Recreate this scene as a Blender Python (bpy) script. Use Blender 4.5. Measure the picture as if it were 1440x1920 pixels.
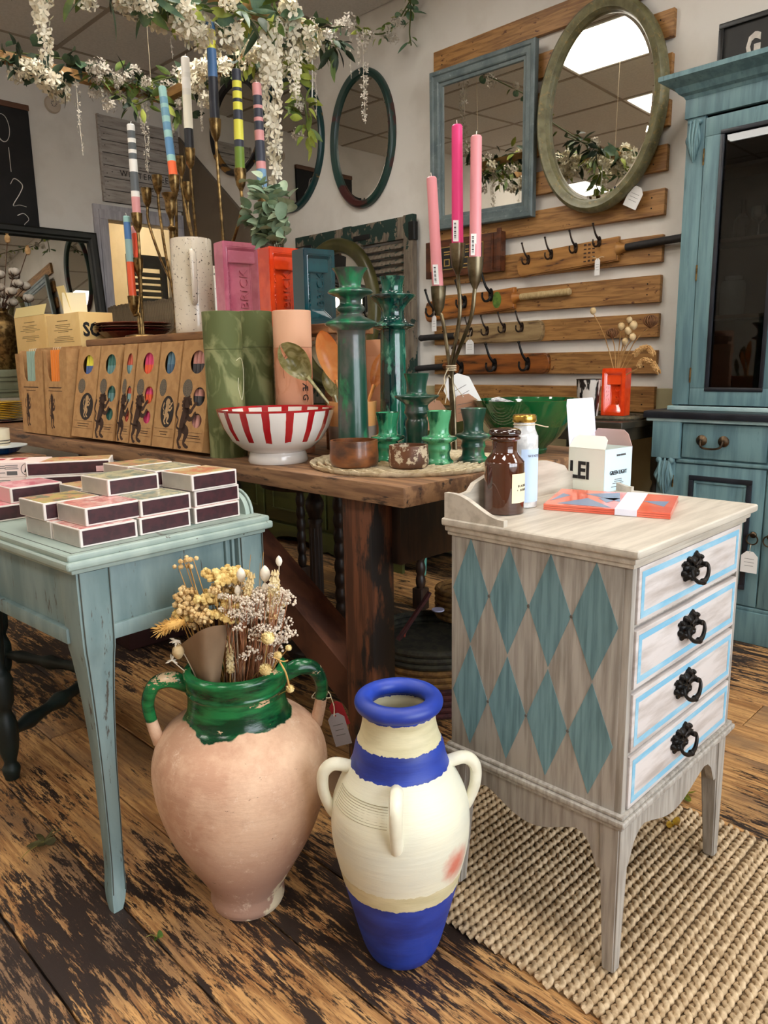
import bpy, bmesh, math, random
from math import sin, cos, pi, radians as R
from mathutils import Vector as V, Matrix
random.seed(11)
S = bpy.context.scene
for o in list(bpy.data.objects): bpy.data.objects.remove(o)

# ------------------------------------------------------------------ camera
EYE = V((0, 0, 1.12)); FPX = 1410.86
PITCH, ROLL, YAW = .195699, -.0169644, .783472
fw = V((cos(YAW)*cos(PITCH), sin(YAW)*cos(PITCH), -sin(PITCH)))
rt0 = V((sin(YAW), -cos(YAW), 0)); up0 = rt0.cross(fw)
RT = rt0*cos(ROLL)+up0*sin(ROLL); UP = -rt0*sin(ROLL)+up0*cos(ROLL)
cam = bpy.data.cameras.new('camera'); co = bpy.data.objects.new('camera', cam)
S.collection.objects.link(co)
m3 = Matrix((RT, UP, -fw)).transposed()
co.matrix_world = Matrix.Translation(EYE) @ m3.to_4x4()
cam.sensor_fit = 'VERTICAL'; cam.sensor_height = 36.0; cam.lens = FPX*36/1920
cam.clip_start = .02; cam.clip_end = 60
S.camera = co

# ------------------------------------------------------------------ light and exposure
S.view_settings.view_transform = 'Standard'; S.view_settings.look = 'None'
S.view_settings.exposure = 0.5; S.view_settings.gamma = 1.0
S.view_settings.use_curve_mapping = False
SKY_STRENGTH = 6.2; PANEL_STRENGTH = 12.0
w = bpy.data.worlds.new('world'); S.world = w; w.use_nodes = True
bg = w.node_tree.nodes['Background']
bg.inputs[0].default_value = (.86, .93, 1.0, 1); bg.inputs[1].default_value = SKY_STRENGTH
def portal(name, loc, rot, sx, sy):
    l = bpy.data.lights.new(name, 'AREA'); l.shape = 'RECTANGLE'; l.size = sx; l.size_y = sy
    l.cycles.is_portal = True
    o = bpy.data.objects.new(name, l); S.collection.objects.link(o); o.location = loc; o.rotation_euler = rot
# daylight comes in through the shop window in the front wall
WIN_X0, WIN_X1, WIN_Z0, WIN_Z1, FRONT_Y = -.4, 2.45, .45, 2.7, -2.1
portal('window_portal', ((WIN_X0+WIN_X1)/2, FRONT_Y-.02, (WIN_Z0+WIN_Z1)/2), (R(90), 0, 0), WIN_X1-WIN_X0, WIN_Z1-WIN_Z0)

# ------------------------------------------------------------------ helpers
def ray(x, y): return RT*((x-720)/FPX) + UP*((960-y)/FPX) + fw
def on(ax, v, x, y):                     # point where the sight line of a photo pixel meets a plane of the room
    d = ray(x, y); return EYE + d*((v-EYE[ax])/d[ax])
def ox(v, x, y): return on(0, v, x, y)
def oy(v, x, y): return on(1, v, x, y)
def oz(v, x, y): return on(2, v, x, y)
def lin(c):
    return tuple((x/255/12.92 if x/255 <= .04045 else ((x/255+.055)/1.055)**2.4) for x in c)+(1,)
def newmat(name):
    m = bpy.data.materials.new(name); m.use_nodes = True
    return m, m.node_tree.nodes, m.node_tree.links, m.node_tree.nodes['Principled BSDF']
def noise(N, L, vec, sc, st=(1, 1, 1), det=5, rough=.55, dist=0):
    mp = N.new('ShaderNodeMapping'); mp.inputs['Scale'].default_value = st
    L.new(vec, mp.inputs['Vector'])
    n = N.new('ShaderNodeTexNoise'); n.inputs['Scale'].default_value = sc; n.inputs['Detail'].default_value = det
    n.inputs['Roughness'].default_value = rough; n.inputs['Distortion'].default_value = dist
    L.new(mp.outputs[0], n.inputs['Vector']); return n.outputs[0]
def rng(N, L, v, lo, hi):
    r = N.new('ShaderNodeMapRange'); r.inputs[1].default_value = lo; r.inputs[2].default_value = hi
    L.new(v, r.inputs[0]); return r.outputs[0]
def mix(N, L, f, a, b):
    x = N.new('ShaderNodeMix'); x.data_type = 'RGBA'
    if hasattr(f, 'is_linked') or hasattr(f, 'links'): L.new(f, x.inputs[0])
    else: x.inputs[0].default_value = f
    for s, i in ((a, 6), (b, 7)):
        if isinstance(s, tuple): x.inputs[i].default_value = s
        else: L.new(s, x.inputs[i])
    return x.outputs[2]
def coords(N, L, rnd):
    tc = N.new('ShaderNodeTexCoord'); v = tc.outputs['Object']
    if rnd:
        oi = N.new('ShaderNodeObjectInfo'); a = N.new('ShaderNodeVectorMath'); a.operation = 'MULTIPLY_ADD'
        a.inputs[1].default_value = (37, 53, 29)
        cb = N.new('ShaderNodeCombineXYZ')
        for i in range(3): L.new(oi.outputs['Random'], cb.inputs[i])
        L.new(cb.outputs[0], a.inputs[0]); L.new(v, a.inputs[2]); v = a.outputs[0]
    return v
MATS = {}
def M(name, c1, c2=None, sc=6, st=(1, 1, 1), lo=.4, hi=.62, rough=.6, metal=0, bump=0, bsc=None, c3=None, sc3=10, st3=None, lo3=.6, hi3=.66,
      coat=0, rnd=False, spec=.5, dist=0, det=5):
    if name in MATS: return MATS[name]
    m, N, L, b = newmat(name); MATS[name] = m
    lo, hi, lo3, hi3 = (.5+(q-.5)*.62 for q in (lo, hi, lo3, hi3))       # noise values gather round one half
    b.inputs['Roughness'].default_value = rough; b.inputs['Metallic'].default_value = metal
    b.inputs['Specular IOR Level'].default_value = spec
    b.inputs['Coat Weight'].default_value = coat; b.inputs['Coat Roughness'].default_value = .06
    c = lin(c1); b.inputs['Base Color'].default_value = c
    if c2 or bump:
        v = coords(N, L, rnd); n = noise(N, L, v, sc, st, det, dist=dist)
        if c2: c = mix(N, L, rng(N, L, n, lo, hi), c, lin(c2))
        if c3:
            n3 = noise(N, L, v, sc3, st3 or st, 6, .65)
            c = mix(N, L, rng(N, L, n3, lo3, hi3), c, lin(c3))
        if c2: L.new(c, b.inputs['Base Color'])
        if bump:
            bp = N.new('ShaderNodeBump'); bp.inputs['Strength'].default_value = bump; bp.inputs['Distance'].default_value = .004
            L.new(noise(N, L, v, bsc, st, 4) if bsc else n, bp.inputs['Height']); L.new(bp.outputs[0], b.inputs['Normal'])
    return m
def bands(name, axis, stops, rough=.5, noise_amt=.012, c3=None, sc3=8, lo3=.6, hi3=.62, bump=0, coat=0, rag=18):
    """colour bands along one object axis: stops = [(upper limit, colour), ...]; ragged edges from noise"""
    m, N, L, b = newmat(name); MATS[name] = m
    b.inputs['Roughness'].default_value = rough; b.inputs['Coat Weight'].default_value = coat; b.inputs['Coat Roughness'].default_value = .08
    v = coords(N, L, False); sp = N.new('ShaderNodeSeparateXYZ'); L.new(v, sp.inputs[0])
    n = noise(N, L, v, rag)
    ad = N.new('ShaderNodeMath'); ad.operation = 'MULTIPLY_ADD'; ad.inputs[1].default_value = noise_amt*2
    L.new(n, ad.inputs[0]); L.new(sp.outputs[axis], ad.inputs[2])
    c = lin(stops[0][1])
    for (lim, _), (_, col) in zip(stops[:-1], stops[1:]):
        g = N.new('ShaderNodeMath'); g.operation = 'GREATER_THAN'; g.inputs[1].default_value = lim+noise_amt
        L.new(ad.outputs[0], g.inputs[0]); c = mix(N, L, g.outputs[0], c, lin(col))
    n2 = noise(N, L, v, 14); c = mix(N, L, rng(N, L, n2, .35, 1.3), c, (.5, .45, .38, 1))
    if c3: c = mix(N, L, rng(N, L, noise(N, L, v, sc3, (1, 1, 1), 7, .7), lo3, hi3), c, lin(c3))
    L.new(c, b.inputs['Base Color'])
    if bump:
        bp = N.new('ShaderNodeBump'); bp.inputs['Strength'].default_value = bump; bp.inputs['Distance'].default_value = .004
        L.new(noise(N, L, v, 40, (.4, .4, 2), 5), bp.inputs['Height']); L.new(bp.outputs[0], b.inputs['Normal'])
    return m
def emit(name, col, s):
    m, N, L, b = newmat(name)
    b.inputs['Emission Color'].default_value = lin(col); b.inputs['Emission Strength'].default_value = s
    b.inputs['Base Color'].default_value = (.8, .8, .8, 1); return m
def pane_mat(name, tint=(1, 1, 1, 1), refl=.5):
    m, N, L, b = newmat(name); N.remove(b); out = N['Material Output']
    t = N.new('ShaderNodeBsdfTransparent'); t.inputs[0].default_value = tint
    g = N.new('ShaderNodeBsdfGlossy'); g.inputs['Roughness'].default_value = .01
    f = N.new('ShaderNodeFresnel'); f.inputs[0].default_value = 1.45
    x = N.new('ShaderNodeMixShader'); L.new(f.outputs[0], x.inputs[0]); L.new(t.outputs[0], x.inputs[1]); L.new(g.outputs[0], x.inputs[2])
    L.new(x.outputs[0], out.inputs['Surface']); return m

# ---- mesh builders (all add to a bmesh, world coordinates unless a matrix is given)
def B(): return bmesh.new()
def box(bm, x0, x1, y0, y1, z0, z1, bev=0, Mx=None, seg=2):
    t = bmesh.new()
    bmesh.ops.create_cube(t, size=1)
    for v in t.verts: v.co = V(((x0+x1)/2+v.co.x*(x1-x0), (y0+y1)/2+v.co.y*(y1-y0), (z0+z1)/2+v.co.z*(z1-z0)))
    if bev: bmesh.ops.bevel(t, geom=t.edges[:], offset=bev, segments=seg, affect='EDGES', profile=.6)
    merge(bm, t, Mx)
def merge(bm, t, Mx=None):
    if Mx is not None: bmesh.ops.transform(t, matrix=Mx, verts=t.verts)
    vm = [bm.verts.new(v.co) for v in t.verts]
    t.verts.index_update()
    for f in t.faces:
        try: bm.faces.new([vm[v.index] for v in f.verts])
        except ValueError: pass
    t.free()
def cr(p, k=4):
    """smooth a polyline (catmull-rom)"""
    p = [V(q) for q in p]; out = []
    for i in range(len(p)-1):
        a = p[i-1] if i else p[0]*2-p[1]; b, c = p[i], p[i+1]; d = p[i+2] if i+2 < len(p) else c*2-b
        for j in range(k):
            t = j/k
            out.append(.5*((2*b)+(c-a)*t+(2*a-5*b+4*c-d)*t*t+(3*b-a-3*c+d)*t*t*t))
    out.append(p[-1]); return out
def lathe(bm, prof, c=(0, 0, 0), n=32, Mx=None, k=0, wob=0):
    if k: prof = [(max(q.x, 0), q.y) for q in cr([V((r, z)) for r, z in prof], k)]
    t = bmesh.new(); rings = []
    for r, z in prof:
        if r < 1e-5: rings.append([t.verts.new((0, 0, z))])
        else:
            rings.append([t.verts.new((r*cos(2*pi*i/n)*(1+wob*sin(3*i*2*pi/n+z*9)), r*sin(2*pi*i/n)*(1+wob*cos(2*i*2*pi/n+z*7)), z)) for i in range(n)])
    for a, b in zip(rings, rings[1:]):
        for i in range(n):
            j = (i+1) % n
            if len(a) == 1 and len(b) == 1: continue
            if len(a) == 1: t.faces.new((a[0], b[j], b[i]))
            elif len(b) == 1: t.faces.new((a[i], a[j], b[0]))
            else: t.faces.new((a[i], a[j], b[j], b[i]))
    for ring, fl in ((rings[0], True), (rings[-1], False)):
        if len(ring) > 1: t.faces.new(list(reversed(ring)) if fl else ring)
    bmesh.ops.recalc_face_normals(t, faces=t.faces[:])
    merge(bm, t, Matrix.Translation(c) if Mx is None else Mx @ Matrix.Translation(c))
def vessel(bm, prof, th=.006, **kw):
    """hollow lathe: outer profile bottom to top, then back down inside"""
    outer = list(prof); inner = [(max(r-th, 0), z) for r, z in reversed(prof) if z > prof[0][1]+th]
    z0 = prof[0][1]+th
    lathe(bm, [(0, prof[0][1])]+outer+inner+[(max(inner[-1][0]*.8, 0), z0), (0, z0)], **kw)
def tube(bm, pts, r, n=8, k=0, cap=True, flat=1):
    pts = cr(pts, k) if k else [V(p) for p in pts]
    m = len(pts)
    if not hasattr(r, '__len__'): rr = [r]*m
    else:
        rr = []
        for i in range(m):
            f = i/(m-1)*(len(r)-1); a = min(int(f), len(r)-2); rr.append(r[a]+(r[a+1]-r[a])*(f-a))
    tan = [(pts[min(i+1, m-1)]-pts[max(i-1, 0)]).normalized() for i in range(m)]
    a = tan[0].orthogonal().normalized(); rings = []
    for i in range(m):
        a = (a-tan[i]*a.dot(tan[i])); a = a.normalized() if a.length > 1e-6 else tan[i].orthogonal().normalized()
        b = tan[i].cross(a)
        rings.append([bm.verts.new(pts[i]+(a*cos(2*pi*j/n)+b*sin(2*pi*j/n)*flat)*rr[i]) for j in range(n)])
    for p, q in zip(rings, rings[1:]):
        for j in range(n): bm.faces.new((p[j], p[(j+1) % n], q[(j+1) % n], q[j]))
    if cap:
        bm.faces.new(list(reversed(rings[0]))); bm.faces.new(rings[-1])
def frame(o, x, y):
    x, y = V(x).normalized(), V(y).normalized(); z = x.cross(y)
    return Matrix.Translation(o) @ Matrix((x, y, z)).transposed().to_4x4()
FX = lambda o: frame(o, (0, -1, 0), (0, 0, 1))     # plane facing -X (towards the camera from the right wall)
FY = lambda o: frame(o, (1, 0, 0), (0, 0, 1))      # plane facing -Y
FZ = lambda o, a=0: frame(o, (cos(a), sin(a), 0), (-sin(a), cos(a), 0))
def plate(bm, outer, holes=(), th=.002, Mx=None):
    """flat shape with holes in local XY, thickness th upwards"""
    t = bmesh.new(); es = []
    for loop in (outer,)+tuple(holes):
        vs = [t.verts.new((p[0], p[1], 0)) for p in loop]
        es += [t.edges.new((vs[i], vs[(i+1) % len(vs)])) for i in range(len(vs))]
    if holes: bmesh.ops.triangle_fill(t, use_beauty=True, use_dissolve=False, edges=es)
    else: t.faces.new(t.verts[:])
    if th:
        g = bmesh.ops.extrude_face_region(t, geom=t.faces[:])
        for e in g['geom']:
            if isinstance(e, bmesh.types.BMVert): e.co.z += th
        bmesh.ops.recalc_face_normals(t, faces=t.faces[:])
    else:
        for f in t.faces:
            f.normal_update()
            if f.normal.z < 0: f.normal_flip()
    merge(bm, t, Mx)
def ell(cx, cy, rx, ry, n=20, rot=0):
    return [(cx+rx*cos(a)*cos(rot)-ry*sin(a)*sin(rot), cy+rx*cos(a)*sin(rot)+ry*sin(a)*cos(rot)) for a in (2*pi*i/n for i in range(n))]
def rect(x0, y0, x1, y1): return [(x0, y0), (x1, y0), (x1, y1), (x0, y1)]
WM = {}
def wm(o): return WM.get(o.name, Matrix())
def link(name, data):
    o = bpy.data.objects.new(name, data); S.collection.objects.link(o); return o
def obj(name, bm, mat, parent=None, local=False, smooth=True, ang=35):
    me = bpy.data.meshes.new(name)
    if parent is not None and not local:
        bmesh.ops.transform(bm, matrix=wm(parent).inverted(), verts=bm.verts)
    bm.to_mesh(me); bm.free()
    if smooth:
        me.shade_smooth(); me.set_sharp_from_angle(angle=R(ang))
    for mm in (mat if isinstance(mat, (list, tuple)) else [mat]): me.materials.append(mm)
    o = link(name, me)
    if parent is not None:
        o.parent = parent; WM[o.name] = wm(parent)
    return o
def tag(o, label, cat, group=None):
    o['label'] = label; o['category'] = cat
    if group: o['group'] = group
    return o
def thing(name, label, cat, loc=(0, 0, 0), rz=0, group=None):
    o = link(name, None); o.location = loc; o.rotation_euler = (0, 0, rz)
    WM[o.name] = Matrix.Translation(loc) @ Matrix.Rotation(rz, 4, 'Z')
    o.empty_display_size = .05
    return tag(o, label, cat, group)
def structure(o): o['kind'] = 'structure'; return o
def stuff(o): o['kind'] = 'stuff'; return o
def dup(root, loc, rz=0, label=None, mat4=None):
    def rec(o, par):
        c = o.copy(); S.collection.objects.link(c)
        if par is not None: c.parent = par
        for ch in list(o.children): rec(ch, c)
        return c
    r = rec(root, None); r.location = loc; r.rotation_euler = (0, 0, rz)
    WM[r.name] = Matrix.Translation(loc) @ Matrix.Rotation(rz, 4, 'Z')
    if label: r['label'] = label
    return r
def inst(name, me, parent, Mx):
    """a further piece sharing mesh data; Mx in world space"""
    o = link(name, me)
    if parent is not None:
        o.parent = parent; Mx = wm(parent).inverted() @ Mx
    o.matrix_basis = Mx; return o
def mesh(bm, mat, name='piece', ang=35):
    me = bpy.data.meshes.new(name); bm.to_mesh(me); bm.free(); me.shade_smooth(); me.set_sharp_from_angle(angle=R(ang))
    for mm in (mat if isinstance(mat, (list, tuple)) else [mat]): me.materials.append(mm)
    return me
def text(body, size, mat, parent, Mx, name='lettering', ext=.0006, space=1.0, sx=1.0, align='CENTER', bold=0):
    c = bpy.data.curves.new('t', 'FONT'); c.body = body; c.size = size; c.extrude = ext; c.align_x = align; c.align_y = 'CENTER'
    c.space_character = space; c.resolution_u = 2; c.offset = bold
    t = link('t', c); dg = bpy.context.evaluated_depsgraph_get()
    me = bpy.data.meshes.new_from_object(t.evaluated_get(dg)); bpy.data.objects.remove(t); bpy.data.curves.remove(c)
    me.transform(wm(parent).inverted() @ Mx @ Matrix.Diagonal((sx, 1, 1, 1)))
    me.materials.clear(); me.materials.append(mat)
    o = link(name, me); o.parent = parent; WM[o.name] = wm(parent); return o
def lines(bm, Mx, x0, x1, ys, h=.0015, jit=.2):
    for y in ys:
        a = (x1-x0)*jit*random.random()*.5; plate(bm, rect(x0+a, y-h/2, x1-a, y+h/2), th=.0003, Mx=Mx)
# ------------------------------------------------------------------ materials used in many places
wall_m = M('wall_paint', (220, 215, 207), (211, 205, 196), sc=3, rough=.85, bump=.03, bsc=60)
black_iron = M('black_iron', (22, 20, 19), (38, 32, 28), sc=40, rough=.45, metal=.6, bump=.2)
white_card = M('white_card', (232, 230, 226), rough=.7)
ink = M('black_ink', (20, 18, 18), rough=.7)
grey_ink = M('grey_ink', (96, 92, 90), rough=.8)
brass = M('aged_brass', (146, 118, 74), (92, 72, 44), sc=40, rough=.36, metal=.95, bump=.05)
pewter = M('aged_pewter_brass', (128, 116, 92), (92, 80, 60), sc=16, rough=.36, metal=.95, bump=.05)
mirror_m = M('mirror_silver', (216, 214, 206), rough=.015, metal=1)
twine_m = M('natural_twine', (205, 190, 160), rough=.9)
kraft = M('kraft_card', (186, 143, 93), (172, 128, 80), sc=30, rough=.8)
dark_wood = M('dark_stained_wood', (34, 24, 19), (52, 34, 24), sc=10, st=(6, 6, 1), rough=.45)
pine = M('waxed_pine', (168, 122, 68), (126, 86, 44), sc=5, st=(6, 1.2, 14), lo=.35, hi=.7, rough=.5, bump=.06, rnd=True, c3=(88, 48, 20), sc3=9, st3=(2, 2.2, 5), lo3=.7, hi3=.76, dist=.6)
table_m = M('reclaimed_table_wood', (150, 112, 78), (108, 76, 52), sc=5, st=(10, 1, 10), lo=.35, hi=.66, rough=.6, bump=.15, c3=(48, 32, 24), sc3=6, st3=(5, .8, 5), lo3=.6, hi3=.72)

# ------------------------------------------------------------------ the room
W, BK, CZ, LX = 3.36, 5.5, 3.09, -2.3
def floor_mat():
    m, N, L, b = newmat('worn_painted_boards')
    v = coords(N, L, True); tc = N.new('ShaderNodeTexCoord'); wv = tc.outputs['Object']
    g = noise(N, L, v, 4, (16, .9, 16), 8, .6, .8)
    c = mix(N, L, rng(N, L, g, .42, .6), lin((208, 160, 102)), lin((156, 108, 62)))
    g2 = noise(N, L, v, 30, (9, .5, 9), 6, .75)
    c = mix(N, L, rng(N, L, g2, .53, .64), c, lin((110, 74, 46)))
    c = mix(N, L, rng(N, L, noise(N, L, v, 2.4, (2, .8, 2), 5), .5, .66), c, lin((134, 104, 76)))
    # remains of a dark finish: ragged chips drawn out along the grain, denser in some areas
    p = noise(N, L, v, 8, (3.4, .62, 3.4), 12, .76, .3)
    q = noise(N, L, v, 34, (3.6, .36, 3.6), 8, .78)
    z = noise(N, L, wv, 1.0, (1.0, .8, 1), 2)
    def madd(x, k, y):
        a = N.new('ShaderNodeMath'); a.operation = 'MULTIPLY_ADD'; a.inputs[1].default_value = k; L.new(x, a.inputs[0])
        if isinstance(y, float): a.inputs[2].default_value = y
        else: L.new(y, a.inputs[2])
        return a.outputs[0]
    p = madd(z, .8, madd(q, .55, madd(p, .72, 0.0)))
    f = rng(N, L, p, 1.025, 1.065)
    c = mix(N, L, f, c, lin((44, 31, 25)))
    L.new(c, b.inputs['Base Color'])
    b.inputs['Roughness'].default_value = .52
    bp = N.new('ShaderNodeBump'); bp.inputs['Strength'].default_value = .35; bp.inputs['Distance'].default_value = .004
    L.new(p, bp.inputs['Height']); L.new(bp.outputs[0], b.inputs['Normal'])
    return m
bm = B(); box(bm, LX, W, FRONT_Y, BK+1.6, -.06, -.02)
floor = structure(obj('floor', bm, M('subfloor', (20, 15, 12), rough=.9)))
fm = floor_mat(); PW = .19; x = .405-PW*15
while x < W-.01:
    x0, x1 = max(x, LX), min(x+PW, W); y = FRONT_Y-random.random()*1.5
    while y < BK+1.6:
        ln = random.uniform(2.2, 3.8); y0, y1 = max(y, FRONT_Y), min(y+ln, BK+1.6)
        if y1-y0 > .1 and x1-x0 > .01:
            bm = B(); box(bm, x0+.0018, x1-.0018, y0+.001, y1-.001, -.022, random.uniform(-.0015, 0), bev=.0025, seg=1)
            obj('floor_plank', bm, fm, floor)
        y += ln
    x += PW
# ceiling: suspended tiles on a grid
bm = B(); box(bm, LX, W, FRONT_Y, BK, CZ+.012, CZ+.06)
ceiling = structure(obj('ceiling', bm, M('ceiling_void', (120, 112, 102), rough=.9)))
tile_m = M('mineral_ceiling_tile', (214, 210, 204), (206, 202, 196), sc=60, rough=.9, bump=.1)
TX, TY, GX, GY = .62, .68, 2.265, 4.37
LIGHTS = [(GX-.62, GY-2*TY-.68), (GX-3*.62, GY-2*TY-.68), (GX-6*.62, GY-3*TY), (GX-.62, GY-6*TY), (GX-3*.62, GY-6*TY), (GX-6*.62, GY-6*TY), (GX-6*.62, GY), (GX-3*.62, GY-9*TY+.68), (GX+0*.62, GY-9*TY+.68)]
bmt = B(); box(bmt, .011, TX-.011, .011, TY-.011, -.003, .012, bev=.003, seg=1); tme = mesh(bmt, tile_m, 'ceiling_tile')
i0 = math.floor((LX-GX)/TX); i1 = math.ceil((W-GX)/TX); j0 = math.floor((FRONT_Y-GY)/TY); j1 = math.ceil((BK-GY)/TY)
bars = B()
for i in range(i0, i1):
    for j in range(j0, j1):
        px_, py_ = GX+i*TX, GY+j*TY
        x0, x1, y0, y1 = max(px_, LX), min(px_+TX, W), max(py_, FRONT_Y), min(py_+TY, BK)
        if any(abs(px_-a) < .05 and abs(py_-b) < .05 for a, b in LIGHTS): continue
        sx, sy = (x1-x0)/TX, (y1-y0)/TY
        if sx > .06 and sy > .06:
            inst('ceiling_tile', tme, ceiling, Matrix.Translation((x0, y0, CZ)) @ Matrix.Diagonal((sx, sy, 1, 1)))
for i in range(i0+1, i1):
    xx = GX+i*TX; box(bars, xx-.013, xx+.013, FRONT_Y, BK, CZ-.006, CZ+.011)
for j in range(j0+1, j1):
    yy = GY+j*TY; box(bars, LX, W, yy-.013, yy+.013, CZ-.0055, CZ+.011)
obj('ceiling_grid', bars, M('grid_metal', (150, 138, 122), rough=.6), ceiling)
lamp_m = emit('light_diffuser', (255, 249, 240), PANEL_STRENGTH)
for k, (a, b) in enumerate(LIGHTS):
    t = thing('ceiling_light', 'flush square white light panel set into the tiled ceiling, out of frame', 'ceiling light', (a+TX/2, b+TY/2, CZ), group='ceiling light panels')
    bm = B(); box(bm, a+.03, a+TX-.03, b+.03, b+TY-.03, CZ-.004, CZ+.004); obj('diffuser', bm, lamp_m, t)
    bm = B()
    for q in ((a+.01, a+.03, b+.01, b+TY-.01), (a+TX-.03, a+TX-.01, b+.01, b+TY-.01), (a+.03, a+TX-.03, b+.01, b+.03), (a+.03, a+TX-.03, b+TY-.03, b+TY-.01)):
        box(bm, *q, CZ-.008, CZ+.01)
    obj('frame', bm, white_card, t)
# walls
bm = B(); box(bm, W, W+.12, FRONT_Y, BK+1.6, -.02, CZ+.05)
wall_right = structure(obj('wall_right', bm, wall_m))
DX0, DX1, DZ = 2.69, 3.29, 2.19                    # doorway in the back wall
bm = B(); box(bm, LX, DX0, BK, BK+.12, -.02, CZ+.05); box(bm, DX1, W, BK, BK+.12, -.02, CZ+.05); box(bm, DX0, DX1, BK, BK+.12, DZ, CZ+.05)
wall_back = structure(obj('wall_back', bm, wall_m))
bm = B(); box(bm, LX-.12, LX, FRONT_Y, BK, -.02, CZ+.05)
wall_left = structure(obj('wall_left', bm, M('wall_paint_left', (214, 204, 186), (204, 194, 176), sc=3, rough=.85)))
bm = B(); box(bm, LX, WIN_X0, FRONT_Y-.12, FRONT_Y, -.02, CZ+.05); box(bm, WIN_X1, W, FRONT_Y-.12, FRONT_Y, -.02, CZ+.05)
box(bm, WIN_X0, WIN_X1, FRONT_Y-.12, FRONT_Y, -.02, WIN_Z0); box(bm, WIN_X0, WIN_X1, FRONT_Y-.12, FRONT_Y, WIN_Z1, CZ+.05)
wall_front = structure(obj('wall_front', bm, wall_m))
bm = B()
for q in ((WIN_X0, WIN_X0+.06), (WIN_X1-.06, WIN_X1), (.55, .6), (1.5, 1.55)): box(bm, q[0], q[1], FRONT_Y-.1, FRONT_Y-.03, WIN_Z0, WIN_Z1)
for q in ((WIN_Z0, WIN_Z0+.07), (WIN_Z1-.06, WIN_Z1), (2.1, 2.14)): box(bm, WIN_X0, WIN_X1, FRONT_Y-.1, FRONT_Y-.03, *q)
win = structure(obj('window_1', bm, M('window_frame_paint', (52, 66, 66), rough=.5)))
bm = B(); box(bm, WIN_X0+.03, WIN_X1-.03, FRONT_Y-.068, FRONT_Y-.062, WIN_Z0+.03, WIN_Z1-.03); obj('pane', bm, pane_mat('window_glass'), win)
bm = B(); box(bm, -14, 14, -16, FRONT_Y-.12, -.1, -.04); structure(obj('trim_3', bm, M('street_paving', (120, 118, 112), (104, 102, 98), sc=5, rough=.9)))
# room behind the doorway
bm = B(); cream = M('cream_plaster', (238, 214, 152), (230, 204, 140), sc=2, rough=.9, c3=(168, 140, 84), sc3=16, st3=(1, 1, 1), lo3=.74, hi3=.76)
box(bm, 1.6, W, BK+1.55, BK+1.6, -.02, 2.7); box(bm, 1.55, 1.6, BK+.12, BK+1.6, -.02, 2.7)
structure(obj('wall_far', bm, cream))
bm = B(); box(bm, 1.55, W, BK+.12, BK+1.6, 2.7, 2.75); structure(obj('ceiling_far', bm, cream))
bl = thing('ceiling_light', 'flush square light panel on the ceiling of the cream room behind the doorway', 'ceiling light', (2.7, BK+.8, 2.7))
bm = B(); box(bm, 2.5, 2.9, BK+.55, BK+.95, 2.68, 2.697); obj('diffuser', bm, emit('back_room_diffuser', (255, 232, 186), 20), bl)
bm = B(); box(bm, 2.48, 2.92, BK+.53, BK+.97, 2.69, 2.7); obj('frame', bm, white_card, bl)
# door casing
lilac = M('grey_lilac_gloss', (176, 172, 176), (158, 154, 158), sc=5, st=(8, 8, 1), rough=.5)
bm = B()
for (a, b, d) in ((.085, 0, .022), (.05, .0, .034)):
    e = .012 if a > .06 else .015; f_ = .125 if a > .06 else .1
    box(bm, DX0-a, DX0+e, BK-d, BK+f_, 0, DZ-e, bev=.004); box(bm, DX1-e, DX1+a-.03, BK-d, BK+f_, 0, DZ-e, bev=.004); box(bm, DX0-a, DX1+a-.03, BK-d, BK+f_, DZ-e, DZ+a, bev=.004)
structure(obj('door_1', bm, lilac))
# dado below the slats and the sloping stair casing in the corner
bm = B(); box(bm, W-.006, W, FRONT_Y, BK, 0, .985, bev=.002, seg=1)
structure(obj('trim_1', bm, M('olive_cream_dado', (168, 158, 122), (158, 148, 112), sc=4, rough=.7)))
a, b = ox(W-.03, 323, 247), ox(W-.03, 452, 398)
s = (b.z-a.z)/(b.y-a.y); zc = lambda yy: a.z+s*(yy-a.y)
bm = B(); pts = [(BK, 0), (BK, zc(BK)), (4.2, zc(4.2)), (4.2, 0)]
plate(bm, [(-(p[0]), p[1]) for p in pts], th=.03, Mx=FX((W, 0, 0)))
structure(obj('trim_2', bm, M('stair_casing', (104, 92, 78), (96, 84, 70), sc=3, rough=.8)))
# nailed slats on the right wall, one board at a time
YR, YL = 1.567, 2.893
def slat(y0, y1, zb0, zt0, zb1=None, zt1=None):
    bm = B(); box(bm, 3.335, W, y0, y1, zb0, zt0, bev=.002, seg=1)
    o = obj('slat_board', bm, pine, wall_right)
    dots = B()
    for yy in (y0+.06, y1-.06):
        for zz in (.3, .7): lathe(dots, [(0, 0), (.0035, 0), (.003, .0015), (0, .0018)], n=8, Mx=frame((3.335, yy, zb0+(zt0-zb0)*zz), (0, 1, 0), (0, 0, 1)) @ Matrix.Rotation(pi, 4, 'X'))
    obj('nail', dots, black_iron, o)
# heights read at the right-hand end; every board is about 100 mm wide
slat(YR, YL, 2.63, 2.735)
slat(YR, YL, 2.442, 2.55); slat(YR, YL, 2.277, 2.38); slat(YR, YL, 2.095, 2.2)
slat(YR, YL, 1.917, 2.023); slat(YR, YL, 1.735, 1.845); slat(YR, YL, 1.538, 1.654)
slat(YR, YL, 1.366, 1.483); slat(YR, YL, 1.214, 1.318); slat(YR, YL, 1.051, 1.156); slat(YR, YL, .875, .993)
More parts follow.
